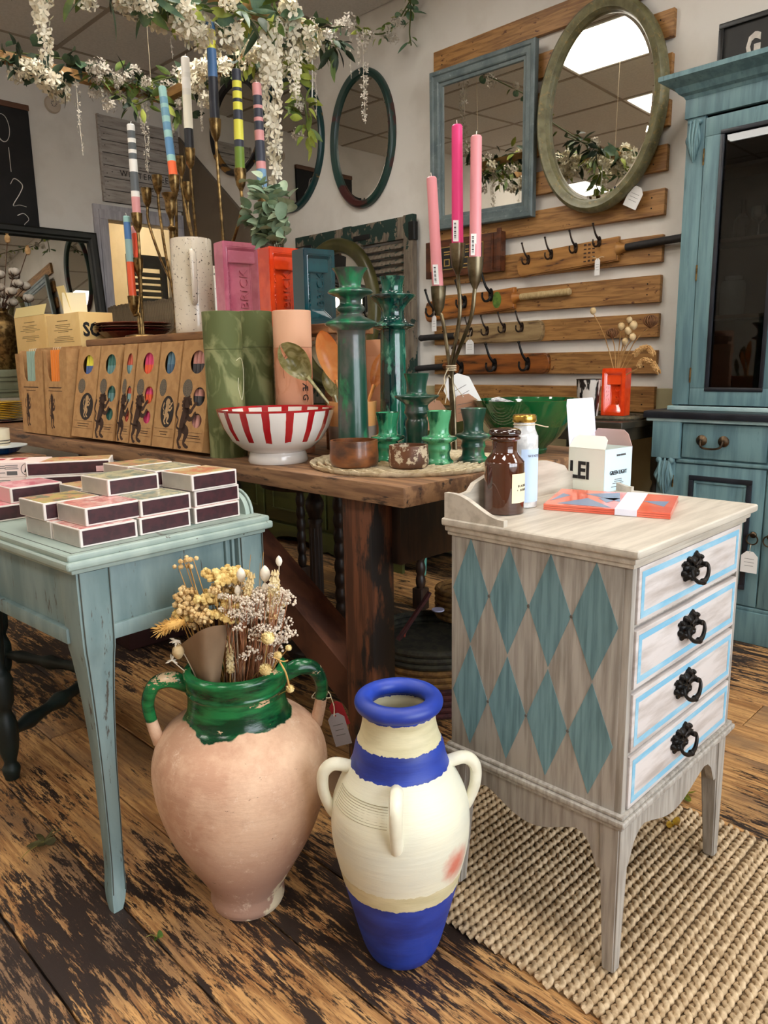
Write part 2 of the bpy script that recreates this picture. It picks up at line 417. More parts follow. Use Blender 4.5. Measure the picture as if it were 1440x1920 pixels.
# ------------------------------------------------------------------ chest of drawers with painted diamonds
limed = M('limed_grey_paint', (170, 163, 153), (136, 128, 118), sc=9, st=(10, 10, .7), lo=.35, hi=.75, rough=.6, bump=.06)
limed_h = M('limed_grey_paint_top', (198, 189, 174), (172, 162, 147), sc=7, st=(.8, 7, 7), lo=.35, hi=.75, rough=.5, bump=.04)
limed_f = M('limed_white_drawer_paint', (204, 195, 190), (172, 160, 152), sc=7, st=(1, 6, 7), lo=.4, hi=.8, rough=.55, bump=.05)
teal_dia = M('faded_teal_paint', (112, 146, 152), (84, 116, 122), sc=10, st=(10, 10, .7), lo=.35, hi=.75, rough=.6)
sky_band = M('pale_blue_band_paint', (120, 174, 200), (156, 192, 208), sc=12, st=(1, 4, 4), lo=.4, hi=.8, rough=.6)
CX0, CX1, CY0, CY1, RUG = 1.122, 1.603, .548, .93, .0165
ch = thing('chest_of_drawers', 'limed grey four-drawer chest with teal diamonds painted on its side', 'chest of drawers', ((CX0+CX1)/2, (CY0+CY1)/2, RUG))
bm = B(); box(bm, CX0, CX1, CY0+.014, CY1, .335, .797, bev=.002); box(bm, CX0+.001, CX0+.016, CY0, CY0+.02, .335, .797, bev=.002); box(bm, CX1-.016, CX1-.001, CY0, CY0+.02, .335, .797, bev=.002)
for zz in (.335, .443, .561, .677, .786): box(bm, CX0+.016, CX1-.016, CY0+.002, CY0+.02, zz, zz+.006, bev=.001, seg=1)
obj('carcass', bm, limed, ch)
bm = B(); box(bm, 1.108, 1.64, .532, .947, .803, .819, bev=.006, seg=3); box(bm, 1.114, 1.625, .54, .942, .792, .806, bev=.004); box(bm, 1.118, 1.612, .544, .938, .784, .794, bev=.003)
obj('top', bm, limed_h, ch)
bm = B(); box(bm, 1.108, 1.615, .535, .94, .322, .334, bev=.005, seg=3); box(bm, 1.113, 1.61, .54, .936, .334, .341, bev=.003); box(bm, 1.114, 1.608, .541, .936, .313, .323, bev=.003)
obj('base_moulding', bm, limed, ch)
# shaped aprons
def apron(Mx, ln, name):
    p = [(.03, .31), (.03, .215)]
    for i in range(21):
        u = i/20; xx = .045+(ln-.09)*u
        if u < .12: zz = .215+.06*(u/.12)**.5
        elif u > .88: zz = .215+.06*((1-u)/.12)**.5
        else: zz = .275-.038*sin(pi*(u-.12)/.76)**1.5
        p.append((xx, zz))
    p += [(ln-.03, .215), (ln-.03, .31)]
    bm = B(); plate(bm, p, th=.016, Mx=Mx); obj('apron', bm, limed, ch, ang=30)
apron(FX((CX0+.02, CY1, 0)), CY1-CY0, 'side'); apron(FX((CX1-.003, CY1, 0)), CY1-CY0, 'side')
apron(FY((CX0, CY0+.02, 0)), CX1-CX0, 'front'); apron(FY((CX0, CY1-.003, 0)), CX1-CX0, 'back')
for xx, sx in ((CX0, 1), (CX1, -1)):
    for yy, sy in ((CY0, 1), (CY1, -1)):
        t = bmesh.new(); bmesh.ops.create_cube(t, size=1)
        for v in t.verts:
            k = .042 if v.co.z > 0 else .024
            v.co = V((xx+sx*(0 if v.co.x*sx < 0 else k), yy+sy*(0 if v.co.y*sy < 0 else k), .318 if v.co.z > 0 else RUG))
        bmesh.ops.bevel(t, geom=t.edges[:], offset=.003, segments=2, affect='EDGES')
        obj('leg', t, limed, ch)
# diamonds on the side
n_w, dz0, dz1 = 4, .352, .786
for i in range(n_w):
    for j in range(2):
        w_ = (CY1-CY0-.024)/n_w; yc = CY0+.02+w_*(i+.5); h_ = (dz1-dz0)/2; zc_ = dz0+h_*(j+.5)
        bm = B(); plate(bm, [(-w_/2+.0008, 0), (0, -h_/2+.002), (w_/2-.0008, 0), (0, h_/2-.002)], th=.0008, Mx=FX((CX0, yc, zc_)))
        obj('painted_diamond', bm, teal_dia, ch)
dots = B()
for i in range(1, n_w):
    for j in range(2):
        lathe(dots, [(0, 0), (.0035, .0), (.0028, .0018), (0, .002)], n=8, Mx=FX((CX0, CY0+.02+(CY1-CY0-.024)/n_w*i, dz0+(dz1-dz0)/2*(j+.5))))
obj('stud', dots, M('worn_stud', (96, 88, 82), rough=.5), ch)
# handle: ornate plate with swinging bail
def handle_bm():
    bm = B()
    out = []
    for i in range(44):
        a = 2*pi*i/44; r = .0195+.004*cos(5*a)+.003*cos(9*a+1)
        out.append((r*2.05*cos(a), r*1.15*sin(a)))
    plate(bm, out, th=.004, Mx=FY((0, 0, 0)))
    for cx, cz, rr in ((-.027, .004, .0115), (.027, .004, .0115), (0, .012, .011), (0, -.007, .011), (-.015, -.014, .008), (.015, -.014, .008), (-.017, .018, .007), (.017, .019, .007), (-.038, -.004, .007), (.038, -.002, .007), (-.033, .013, .006), (.033, .014, .006)):
        lathe(bm, [(0, -.004), (rr*.9, -.002), (rr, .001), (rr*.7, .005), (rr*.35, .007), (0, .0075)], n=10, Mx=FY((cx, -.002, cz)), wob=.1)
    for i in range(9):
        a = pi*2*i/9; tube(bm, [V((.006*cos(a), -.006, .006*sin(a))), V((.016*cos(a)*1.4, -.007, .016*sin(a))), V((.026*cos(a)*1.3, -.003, .019*sin(a)))], [.0022, .0026, .001], n=6, k=3)
    for sx in (-1, 1): lathe(bm, [(0, 0), (.006, 0), (.0045, .006), (.0055, .014), (0, .017)], n=10, Mx=FY((sx*.027, -.003, .003)))
    tube(bm, [V((-.027, -.014, .003)), V((-.034, -.016, .002)), V((-.033, -.019, -.009)), V((-.019, -.022, -.020)), V((0, -.023, -.0235)), V((.019, -.022, -.020)), V((.033, -.019, -.009)), V((.034, -.016, .002)), V((.027, -.014, .003))], [.003, .003, .0034, .004, .0052, .004, .0034, .003, .003], n=8, k=5)
    lathe(bm, [(0, -.008), (.0055, -.004), (.0068, 0), (.0055, .004), (0, .008)], n=10, Mx=Matrix.Translation((0, -.023, -.0235)) @ Matrix.Rotation(R(90), 4, 'Y'))
    return bm
hm = mesh(handle_bm(), black_iron, 'drawer_handle')
for zb, zt in ((.683, .783), (.567, .672), (.45, .558), (.342, .442)):
    bm = B(); x0, x1 = CX0+.019, CX1-.019
    box(bm, x0, x1, CY0-.003, CY0+.3, zb, zt, bev=.003)
    d = obj('drawer', bm, limed_f, ch)
    bm = B(); i_, t_ = .009, .011; yb = CY0-.003
    for q in ((x0+i_, zb+i_, x1-i_, zb+i_+t_), (x0+i_, zt-i_-t_, x1-i_, zt-i_), (x0+i_, zb+i_+t_, x0+i_+t_, zt-i_-t_), (x1-i_-t_, zb+i_+t_, x1-i_, zt-i_-t_)):
        plate(bm, rect(*q), th=.0006, Mx=FY((0, yb, 0)))
    obj('painted_band', bm, sky_band, d)
    inst('drawer_handle', hm, d, Matrix.Translation((1.348, yb, (zb+zt)/2+.008)))
# gallery round the back of the top
bm = B()
p = [(0, 0)]
for i in range(33):
    u = i/32; p.append((.49*u, .046+.034*max(0, min(1, (1-abs(u-.5)*2)*2.1-.35))**.8 if .14 < u < .86 else .046-.004*sin(pi*u/.14 if u < .14 else pi*(1-u)/.14)))
p.append((.49, 0)); p = [(a, max(b, 0)) for a, b in p]
plate(bm, p, th=.012, Mx=FY((1.118, .94, .819)))
obj('gallery_back', bm, limed_h, ch, ang=20)
for xx in (1.112, 1.606):
    bm = B(); p = [(0, 0), (0, .05), (.02, .05)]
    for i in range(15):
        u = i/14; p.append((.02+.118*u, .012+.038*(.5+.5*cos(pi*u))))
    p += [(.142, .012), (.142, 0)]
    plate(bm, p, th=.012, Mx=FX((xx+.012, .94, .819))); obj('gallery_side', bm, limed_h, ch, ang=20)

# ------------------------------------------------------------------ jute rug: rows of plaited braid, each row a part
rug = thing('jute_rug', 'chunky woven natural jute rug under the diamond chest', 'rug', (1.38, .3, 0))
jute = M('jute_fibre', (206, 182, 148), (168, 142, 108), sc=70, rough=.95, bump=.4, lo=.3, hi=.7, rnd=True)
RX0, RX1, RY0, RY1, PIT = 1.03, 1.735, -.55, 1.15, .0195
bm = B(); L_ = RX1-RX0; kn = int(L_/.0175)
for s in range(2):
    pts = []
    for i in range(kn*4+1):
        u = i/4; pts.append(V((u*.0175, .0056*sin(pi*u+s*pi), .0075+.0042*cos(pi*u*1.0+s*pi+.8)+.0012*sin(u*2.3))))
    tube(bm, pts, .0058, n=6, flat=.82)
rows = [mesh(bm, jute, 'jute_braid', 80)]
random.seed(5)
for i in range(int((RY1-RY0)/PIT)):
    yy = RY0+(i+.5)*PIT
    inst('jute_braid', rows[0], rug, Matrix.Translation((RX0+random.uniform(-.006, .006), yy, 0)) @ Matrix.Rotation(R(random.uniform(-.25, .25)), 4, 'Z') @ Matrix.Diagonal((random.uniform(.99, 1.01), 1.06, 1, 1)))
bm = B(); box(bm, RX0+.004, RX1-.004, RY0, RY1, .0005, .005); obj('backing', bm, M('jute_backing', (120, 100, 74), rough=.95), rug)

# ------------------------------------------------------------------ the two big jars
def jar_handle(bm, c, ang, pr, r, flat=1.0, zo=0):
    """pr = [(radial, z)] path in the vertical plane at azimuth ang"""
    tube(bm, [V((c[0]+q*cos(ang), c[1]+q*sin(ang), z+zo)) for q, z in pr], r, n=12, k=6, flat=flat)
J1 = (.795, 1.222)
terr = bands('terracotta_with_green_glaze', 2, [(.397, (216, 178, 150)), (9, (20, 92, 48))], rough=.5, noise_amt=.016, c3=(240, 226, 204), sc3=3.2, lo3=.655, hi3=.67, bump=.2, rag=9)
def terra_mat():
    m, N, L, b = newmat('terracotta_green_glazed'); v = coords(N, L, False); sp = N.new('ShaderNodeSeparateXYZ'); L.new(v, sp.inputs[0])
    n = noise(N, L, v, 11, (1, 1, .6), 4)
    ad = N.new('ShaderNodeMath'); ad.operation = 'MULTIPLY_ADD'; ad.inputs[1].default_value = .05; L.new(n, ad.inputs[0]); L.new(sp.outputs[2], ad.inputs[2])
    g = rng(N, L, ad.outputs[0], .449, .451)
    chip = rng(N, L, noise(N, L, v, 9, (1, 1, 2.5), 9, .75), .605, .612)
    body = mix(N, L, rng(N, L, noise(N, L, v, 5, (1, 1, 1), 8, .7), .42, .6), lin((224, 188, 158)), lin((196, 152, 124)))
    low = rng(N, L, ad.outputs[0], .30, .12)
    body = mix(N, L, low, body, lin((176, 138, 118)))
    body = mix(N, L, rng(N, L, noise(N, L, v, 26, (1, 1, 1), 8, .8), .57, .72), body, lin((232, 208, 184)))
    body = mix(N, L, rng(N, L, noise(N, L, v, 3.4, (1, 1, 1), 6, .6), .585, .6), body, lin((236, 218, 184)))
    body = mix(N, L, rng(N, L, noise(N, L, v, 30, (.6, .6, 1.6), 8, .75), .655, .67), body, lin((96, 66, 52)))
    green = mix(N, L, rng(N, L, noise(N, L, v, 12, (.6, .6, 3), 6, .6), .42, .6), lin((26, 112, 60)), lin((5, 50, 27)))
    green = mix(N, L, chip, green, lin((206, 176, 140)))
    L.new(mix(N, L, g, body, green), b.inputs['Base Color'])
    r = N.new('ShaderNodeMapRange'); L.new(g, r.inputs[0]); r.inputs[3].default_value = .8; r.inputs[4].default_value = .16; L.new(r.outputs[0], b.inputs['Roughness'])
    bp = N.new('ShaderNodeBump'); bp.inputs['Strength'].default_value = .35; bp.inputs['Distance'].default_value = .006
    L.new(noise(N, L, v, 16, (.5, .5, 2.2), 7, .65), bp.inputs['Height']); L.new(bp.outputs[0], b.inputs['Normal'])
    return m
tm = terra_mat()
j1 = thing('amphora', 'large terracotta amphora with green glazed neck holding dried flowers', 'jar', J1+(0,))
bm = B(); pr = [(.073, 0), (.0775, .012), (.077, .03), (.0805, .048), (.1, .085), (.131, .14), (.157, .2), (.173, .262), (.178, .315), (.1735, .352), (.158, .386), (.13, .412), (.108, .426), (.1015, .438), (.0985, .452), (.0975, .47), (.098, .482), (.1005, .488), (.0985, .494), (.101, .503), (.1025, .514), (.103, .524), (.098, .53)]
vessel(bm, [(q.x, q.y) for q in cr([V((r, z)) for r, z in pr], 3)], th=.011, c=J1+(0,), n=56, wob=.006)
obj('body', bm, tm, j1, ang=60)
view_az = math.atan2(-J1[1], -J1[0])
for sgn in (-1, 1):
    bm = B(); jar_handle(bm, J1, view_az+sgn*R(96), [(.094, .492), (.128, .506), (.16, .497), (.176, .462), (.172, .42), (.160, .372)], [.017, .0175, .0165, .0155, .0145, .016], flat=.8)
    obj('handle', bm, tm, j1)
ht = view_az+R(100)
hp = V((J1[0]+.178*cos(ht), J1[1]+.178*sin(ht), .43))
tg = thing('price_tag', 'grey card tag tied with twine to right handle of terracotta amphora', 'tag', hp)
bm = B(); tube(bm, [hp+V((.02*cos(a), .02*sin(a), .004*sin(2*a))) for a in (2*pi*i/16 for i in range(17))], .0012, n=5); tube(bm, [hp+V((.018, -.006, 0)), hp+V((.024, -.012, -.03)), hp+V((.02, -.016, -.05))], .0011, n=5, k=3)
obj('string', bm, twine_m, tg)
def tagcard(Mx, w_, h_, parent, mat=white_card, nm='card', txt=3):
    bm = B(); c = w_*.3
    plate(bm, [(-w_/2, -h_), (w_/2, -h_), (w_/2, -c), (w_/2-c, 0), (-w_/2+c, 0), (-w_/2, -c)], holes=(ell(0, -.005, .002, .002, 10),), th=.0008, Mx=Mx)
    o = obj(nm, bm, mat, parent, smooth=False)
    if txt:
        bm = B(); lines(bm, Mx @ Matrix.Translation((0, 0, .0009)), -w_*.32, w_*.32, [-h_*(.35+.16*i) for i in range(txt)], h=.0014); obj('handwriting', bm, grey_ink, o, smooth=False)
    return o
vw = V((RT.x, RT.y, 0)).normalized()
tagcard(frame(hp+V((.022, -.016, -.045)), vw, (0, 0, 1)) @ Matrix.Rotation(R(14), 4, 'Z'), .036, .075, tg, M('grey_card', (150, 144, 148), rough=.8))
rt_ = thing('price_tag', 'small dark red tag hanging behind the grey tag of terracotta amphora', 'tag', hp)
tagcard(frame(hp+V((.045, .012, -.035)), vw, (0, 0, 1)) @ Matrix.Rotation(R(20), 4, 'Z'), .03, .06, rt_, M('red_card', (150, 22, 26), rough=.8), txt=0)
J2 = (.919, .886)
def jar2_mat():
    m, N, L, b = newmat('blue_and_cream_paint'); v = coords(N, L, False); sp = N.new('ShaderNodeSeparateXYZ'); L.new(v, sp.inputs[0])
    n = noise(N, L, v, 50, (1.6, 1.6, .25), 4)
    ad = N.new('ShaderNodeMath'); ad.operation = 'MULTIPLY_ADD'; ad.inputs[1].default_value = .012; L.new(n, ad.inputs[0]); L.new(sp.outputs[2], ad.inputs[2])
    blue = mix(N, L, rng(N, L, noise(N, L, v, 6, (1, 1, 3), 6), .42, .6), lin((36, 62, 158)), lin((24, 42, 122)))
    creamy = mix(N, L, rng(N, L, noise(N, L, v, 4, (1, 1, 2), 5), .42, .6), lin((228, 224, 200)), lin((216, 214, 196)))
    yel = mix(N, L, rng(N, L, noise(N, L, v, 9, (1, 1, 4), 5), .42, .6), lin((216, 206, 168)), lin((200, 190, 150)))
    c = blue
    for lim, col in ((.172, yel), (.205, creamy), (.405, blue), (.452, yel), (.505, blue)):
        g = N.new('ShaderNodeMath'); g.operation = 'GREATER_THAN'; g.inputs[1].default_value = lim; L.new(ad.outputs[0], g.inputs[0]); c = mix(N, L, g.outputs[0], c, col)
    # rubbed terracotta patch on the front of the belly
    vm = N.new('ShaderNodeVectorMath'); vm.operation = 'DISTANCE'; L.new(v, vm.inputs[0]); vm.inputs[1].default_value = (.012, -.125, .238)
    ad2 = N.new('ShaderNodeMath'); ad2.operation = 'MULTIPLY_ADD'; ad2.inputs[1].default_value = .04; L.new(noise(N, L, v, 40, (1, 1, 1), 6), ad2.inputs[0]); L.new(vm.outputs['Value'], ad2.inputs[2])
    c = mix(N, L, rng(N, L, ad2.outputs[0], .062, .032), c, lin((206, 120, 100)))
    L.new(c, b.inputs['Base Color']); b.inputs['Roughness'].default_value = .5
    bp = N.new('ShaderNodeBump'); bp.inputs['Strength'].default_value = .3; bp.inputs['Distance'].default_value = .005
    L.new(noise(N, L, v, 14, (.25, .25, 3.2), 6, .6), bp.inputs['Height']); L.new(bp.outputs[0], b.inputs['Normal'])
    return m
jm = jar2_mat()
j2 = thing('amphora', 'blue and cream painted amphora with four small loop handles', 'jar', J2+(0,))
bm = B(); pr = [(.058, 0), (.0665, .01), (.078, .04), (.0935, .1), (.106, .15), (.117, .195), (.1265, .24), (.1295, .275), (.128, .312), (.121, .34), (.110, .365), (.0965, .388), (.087, .41), (.0815, .436), (.0745, .452), (.0695, .47), (.067, .486), (.069, .5), (.0685, .507)]
vessel(bm, [(q.x, q.y) for q in cr([V((r, z)) for r, z in pr], 3)], th=.008, c=J2+(0,), n=56, wob=.004)
obj('body', bm, jm, j2, ang=60)
bm = B()
ring = [(.0645+.0165*cos(a), .517+.0155*sin(a)) for a in (2*pi*i/20 for i in range(21))]
t = bmesh.new(); n = 56; rr = [[t.verts.new((r*cos(2*pi*i/n), r*sin(2*pi*i/n), z)) for i in range(n)] for r, z in ring[:-1]]
for i in range(20):
    for j in range(n): t.faces.new((rr[i][j], rr[i][(j+1) % n], rr[(i+1) % 20][(j+1) % n], rr[(i+1) % 20][j]))
bmesh.ops.recalc_face_normals(t, faces=t.faces[:]); merge(bm, t, Matrix.Translation(J2+(0,)))
obj('rim', bm, M('ultramarine_rim_paint', (38, 66, 168), (30, 54, 146), sc=9, rough=.42), j2)
creamj = M('cream_jar_paint', (230, 226, 204), (220, 214, 190), sc=16, rough=.55, bump=.15)
av = math.atan2(-J2[1], -J2[0])
for k, off in enumerate((-3, 95, 183, 275)):
    bm = B(); jar_handle(bm, J2, av+R(off), [(.092, .392), (.122, .398), (.141, .381), (.142, .345), (.131, .312), (.124, .298)], [.0125, .0125, .0125, .012, .012, .011], flat=.85)
    obj('handle', bm, creamj, j2)
# incised lines round the shoulder
bm = B()
for i in range(9):
    z = .336+i*.0042; r = .1225-(z-.336)*.42
    tube(bm, [V((J2[0]+r*cos(a), J2[1]+r*sin(a), z)) for a in (av-R(75)+R(64)*q/14 for q in range(15))], .0007, n=4)
stuff(obj('incised_lines', bm, M('incised_shadow_clay', (176, 168, 140), rough=.8), j2))

# ------------------------------------------------------------------ reclaimed wooden table
TZ, TX0, TX1, TY0, TY1 = .855, 1.165, 2.06, 1.1, 4.6
tb = thing('dining_table', 'long reclaimed wooden table carrying the candles, bowls and candlesticks', 'table', (1.6, 2.4, 0))
for i, (a, b) in enumerate(((TX0, 1.41), (1.413, 1.63), (1.633, 1.85), (1.853, TX1))):
    bm = B(); box(bm, a, b, TY0+.004*(i % 2), TY1, TZ-.046, TZ, bev=.003); obj('plank', bm, table_m, tb)
LEGY = ox(1.2, 698, 1100).y
leg_m = M('scorched_table_leg', (124, 76, 50), (84, 50, 34), sc=6, st=(7, 7, .6), rough=.55, bump=.2, c3=(34, 30, 30), sc3=5, st3=(3, 3, .8), lo3=.5, hi3=.62)
for xx in (1.2, TX1-.15):
    for yy in (LEGY, TY1-.2):
        bm = B(); box(bm, xx, xx+.075, yy, yy+.1, 0, TZ-.046, bev=.004); obj('leg', bm, leg_m, tb)
bm = B(); box(bm, TX1-.13, TX1-.08, 1.3, TY1-.2, .69, TZ-.046, bev=.003)
box(bm, 1.27, TX1-.1, 1.21, 1.26, .64, TZ-.046, bev=.003); obj('apron', bm, dark_wood, tb)
bm = B(); tube(bm, [V((1.27, 2.05, .72)), V((1.27, 1.3, .26))], .074, n=4, cap=True); obj('brace', bm, M('table_brace_wood', (104, 62, 42), (72, 40, 28), sc=7, st=(3, 1, 1), rough=.6), tb)

# ------------------------------------------------------------------ teal writing table at the left
tealp = M('worn_duck_egg_paint', (128, 148, 146), (104, 126, 126), sc=5, st=(3, 3, .7), lo=.35, hi=.7, rough=.5, bump=.05, c3=(78, 74, 66), sc3=9, st3=(6, 6, .9), lo3=.69, hi3=.75)
tealt = M('worn_duck_egg_paint_top', (160, 176, 166), (142, 160, 152), sc=4, st=(3, 1, 1), lo=.35, hi=.7, rough=.4, bump=.03, c3=(96, 92, 82), sc3=7, st3=(5, .8, 5), lo3=.72, hi3=.76)
tealg = M('dark_glaze_line', (64, 66, 58), rough=.6)
wt = thing('writing_table', 'duck egg blue writing table with cabriole legs, stacked with matchbox puzzles', 'table', (.540, 1.362, 0), R(3.0))
WT = wm(wt); WW, WL, WZ = .48, 1.75, .78
bm = B(); box(bm, 0, WW, 0, WL, WZ-.014, WZ, bev=.006, seg=3, Mx=WT); box(bm, -.006, WW+.006, -.006, WL, WZ-.03, WZ-.012, bev=.008, seg=3, Mx=WT); box(bm, .008, WW-.008, .008, WL-.01, WZ-.04, WZ-.028, bev=.004, Mx=WT)
obj('top', bm, tealt, wt)
bm = B()
for q in ((.014, WW-.014, .0135, .0155), (.014, .016, .0155, WL)): box(bm, *q, WZ-.0002, WZ+.0004, Mx=WT)
obj('scored_line', bm, tealg, wt)
def wt_leg(cx, cy, sx, sy):
    bm = B(); sec = [(WZ-.04, .052, 0), (.60, .05, 0), (.55, .044, .003), (.46, .035, .008), (.33, .027, .012), (.2, .024, .012), (.09, .022, .009), (.045, .0235, .002), (.02, .021, -.004), (0, .015, -.010)]
    sec = [(q.x, q.y, q.z) for q in cr([V(s) for s in sec], 3)]
    rings = []
    for z, h, off in sec:
        z = max(z, 0)
        c = V((cx-sx*(.052-h)*0+off*sx, cy+off*sy*1.5, z)); ring = []
        for i in range(16):
            a = 2*pi*i/16+pi/4; k = max(abs(cos(a)), abs(sin(a))); e = .75
            rr_ = h*(e/k+(1-e)*1.05)
            ring.append(bm.verts.new(WT @ (c+V((rr_*cos(a)*.72, rr_*sin(a)*.72, 0)))))
        rings.append(ring)
    for a, b in zip(rings, rings[1:]):
        for i in range(16): bm.faces.new((a[i], b[i], b[(i+1) % 16], a[(i+1) % 16]))
    bm.faces.new(rings[0]); bm.faces.new(list(reversed(rings[-1]))); bmesh.ops.recalc_face_normals(bm, faces=bm.faces[:])
    obj('leg', bm, tealp, wt, ang=50)
    for kx, ky in ((1, -1), (-1, -1)):
        lm_ = B(); tube(lm_, [WT @ V((cx+off*sx+kx*h*.58, cy+off*sy*1.5+ky*h*.74, max(z, 0))) for z, h, off in sec if z > .03], .0011, n=5); obj('scored_line', lm_, tealg, wt)
for cx, cy, sx, sy in ((.052, .046, 1, 1), (WW-.05, .046, -1, 1), (.05, WL-.06, 1, -1), (WW-.05, WL-.06, -1, -1)): wt_leg(cx, cy, sx, sy)
def apron2(x0, x1, y0, y1):
    bm = B(); box(bm, x0, x1, y0, y1, .592, WZ-.038, bev=.002, Mx=WT); obj('apron', bm, tealp, wt)
apron2(.06, WW-.06, .026, .046); apron2(.022, .042, .06, WL-.06); apron2(WW-.042, WW-.022, .06, WL-.06)
bm = B(); box(bm, .062, WW-.06, .016, .03, .59, .622, bev=.005, Mx=WT); box(bm, .01, .026, .06, WL-.06, .59, .622, bev=.005, Mx=WT)
box(bm, .012, .024, .40, .412, .62, WZ-.04, bev=.003, Mx=WT); box(bm, .012, .024, .425, .437, .62, WZ-.04, bev=.003, Mx=WT); box(bm, WW-.115, WW-.105, .018, .028, .62, WZ-.04, bev=.003, Mx=WT); box(bm, WW-.098, WW-.09, .018, .028, .62, WZ-.04, bev=.003, Mx=WT)
obj('moulding', bm, tealp, wt)
def gallery(x, y0, y1, h):
    bm = B(); p = [(0, 0)]+[((1-cos(pi/2*i/8))*h*1.0, h*sin(pi/2*i/8)) for i in range(1, 9)]
    ln = y1-y0; p += [(ln-a, b) for a, b in reversed(p)]
    plate(bm, p, th=.012, Mx=WT @ frame((x, y0, WZ), (0, 1, 0), (0, 0, 1)))
    return bm
bm = gallery(WW-.03, .05, 1.0, .05); obj('gallery', bm, tealt, wt)
bm = B()
for k in (0, .011, .02):
    h = .052-k; pts = [V((WW-.012-.0*k, .05+k+(1-cos(a))*h, WZ+h*sin(a))) for a in (pi/2*i/8 for i in range(9))]
    pts += [V((WW-.012, 1.0-k-(1-cos(a))*h, WZ+h*sin(a))) for a in (pi/2*i/8 for i in range(8, -1, -1))]
    tube(bm, [WT @ p for p in pts], .004, n=6)
obj('gallery_bead', bm, tealt, wt)
# ------------------------------------------------------------------ tall blue glazed cabinet against the right wall
cabp = M('sea_blue_cabinet_paint', (106, 138, 142), (82, 112, 120), sc=5, st=(6, 6, .6), lo=.35, hi=.7, rough=.5, bump=.05, c3=(70, 96, 102), sc3=9, st3=(7, 7, .7), lo3=.7, hi3=.84)
cabk = M('charcoal_blue_trim', (34, 38, 46), (24, 27, 33), sc=9, rough=.35)
bronze = M('bronze_fitting', (92, 76, 58), (58, 48, 38), sc=30, rough=.4, metal=.9)
KF, KU, KY1 = 3.03, 3.10, 1.425
YM = ox(KF, 1428, 1010).y; KY0 = 2*(YM+.005)-KY1       # lower front, upper front, left end, right end
cb = thing('display_cabinet', 'tall sea blue dresser with black-trimmed glazed doors and a black counter', 'cabinet', (3.2, .9, 0))
bm = B(); box(bm, KF+.012, W-.01, KY0, KY1-.03, .1, .87, bev=.003); obj('lower_carcass', bm, cabp, cb)
bm = B(); box(bm, KF-.008, W-.01, KY0-.02, KY1-.015, 0, .13, bev=.004); box(bm, KF-.001, W-.01, KY0-.01, KY1-.022, .13, .145, bev=.004); obj('plinth', bm, cabp, cb)
bm = B(); box(bm, KF-.03, W-.005, KY0-.03, KY1+.03, .878, .907, bev=.006); obj('counter', bm, cabk, cb)
bm = B(); box(bm, KF-.02, W-.006, KY0-.02, KY1+.02, .865, .879, bev=.004); obj('counter_moulding', bm, M('pale_blue_moulding', (166, 190, 190), (140, 168, 170), sc=7, rough=.5), cb)
bm = B(); box(bm, KF-.018, KF+.03, KY1-.125, KY1-.008, .715, .866, bev=.004); box(bm, KF-.018, KF+.03, KY0-.012, KY0+.105, .715, .866, bev=.004); box(bm, KF-.006, KF+.03, KY0+.1, KY1-.11, .70, .715, bev=.004); obj('frieze_block', bm, cabp, cb)
for y0, y1 in ((YM+.006, KY1-.13), (KY0+.11, YM-.006)):
    bm = B(); box(bm, KF-.004, KF+.2, y0, y1, .722, .86, bev=.004); d = obj('drawer', bm, cabp, cb)
    bm = B(); yc = (y0+y1)/2+.04
    for s in (-1, 1): lathe(bm, [(0, 0), (.021, 0), (.022, .003), (.016, .006), (.01, .012), (0, .014)], n=16, Mx=FX((KF-.004, yc+s*.043, .795)))
    tube(bm, [V((KF-.016, yc-.043, .795)), V((KF-.026, yc-.04, .775)), V((KF-.03, yc-.02, .766)), V((KF-.03, yc+.02, .766)), V((KF-.026, yc+.04, .775)), V((KF-.016, yc+.043, .795))], .0045, n=8, k=4)
    obj('drawer_handle', bm, bronze, d)
def frame_rect(bm, Mx, x0, y0, x1, y1, wd, th, bev=.003):
    for q in ((x0, y0, x1, y0+wd), (x0, y1-wd, x1, y1), (x0, y0+wd, x0+wd, y1-wd), (x1-wd, y0+wd, x1, y1-wd)): box(bm, q[0], q[2], q[1], q[3], 0, th, bev=bev, Mx=Mx)
def acanthus(bm, Mx, w_, h_):
    """carved leaf corbel in local XY, pointing down"""
    for i, (a, l) in enumerate(((-.62, .66), (.62, .66), (-.4, .82), (.4, .82), (-.2, .94), (.2, .94), (0, 1.0))):
        pts = [Mx @ V((w_*.28*a, -h_*.08, .006)), Mx @ V((w_*(.5*a), -h_*.35, .014)), Mx @ V((w_*.62*a, -h_*l*.75, .018)), Mx @ V((w_*.5*a, -h_*l, .010))]
        tube(bm, pts, [w_*.09, w_*.14, w_*.13, w_*.05], n=8, k=4, flat=.7)
    for s in (-1, 1): lathe(bm, [(0, 0), (w_*.17, .004), (w_*.14, .014), (w_*.05, .018), (0, .018)], n=12, Mx=Mx @ Matrix.Translation((s*w_*.3, -h_*.06, 0)))
    for s in (-1, 0, 1): tube(bm, [Mx @ V((s*w_*.24, 0, .01)), Mx @ V((s*w_*.2, -h_*.4, .024)), Mx @ V((s*w_*.12, -h_*.8, .02))], [.004, .006, .002], n=6, k=3)
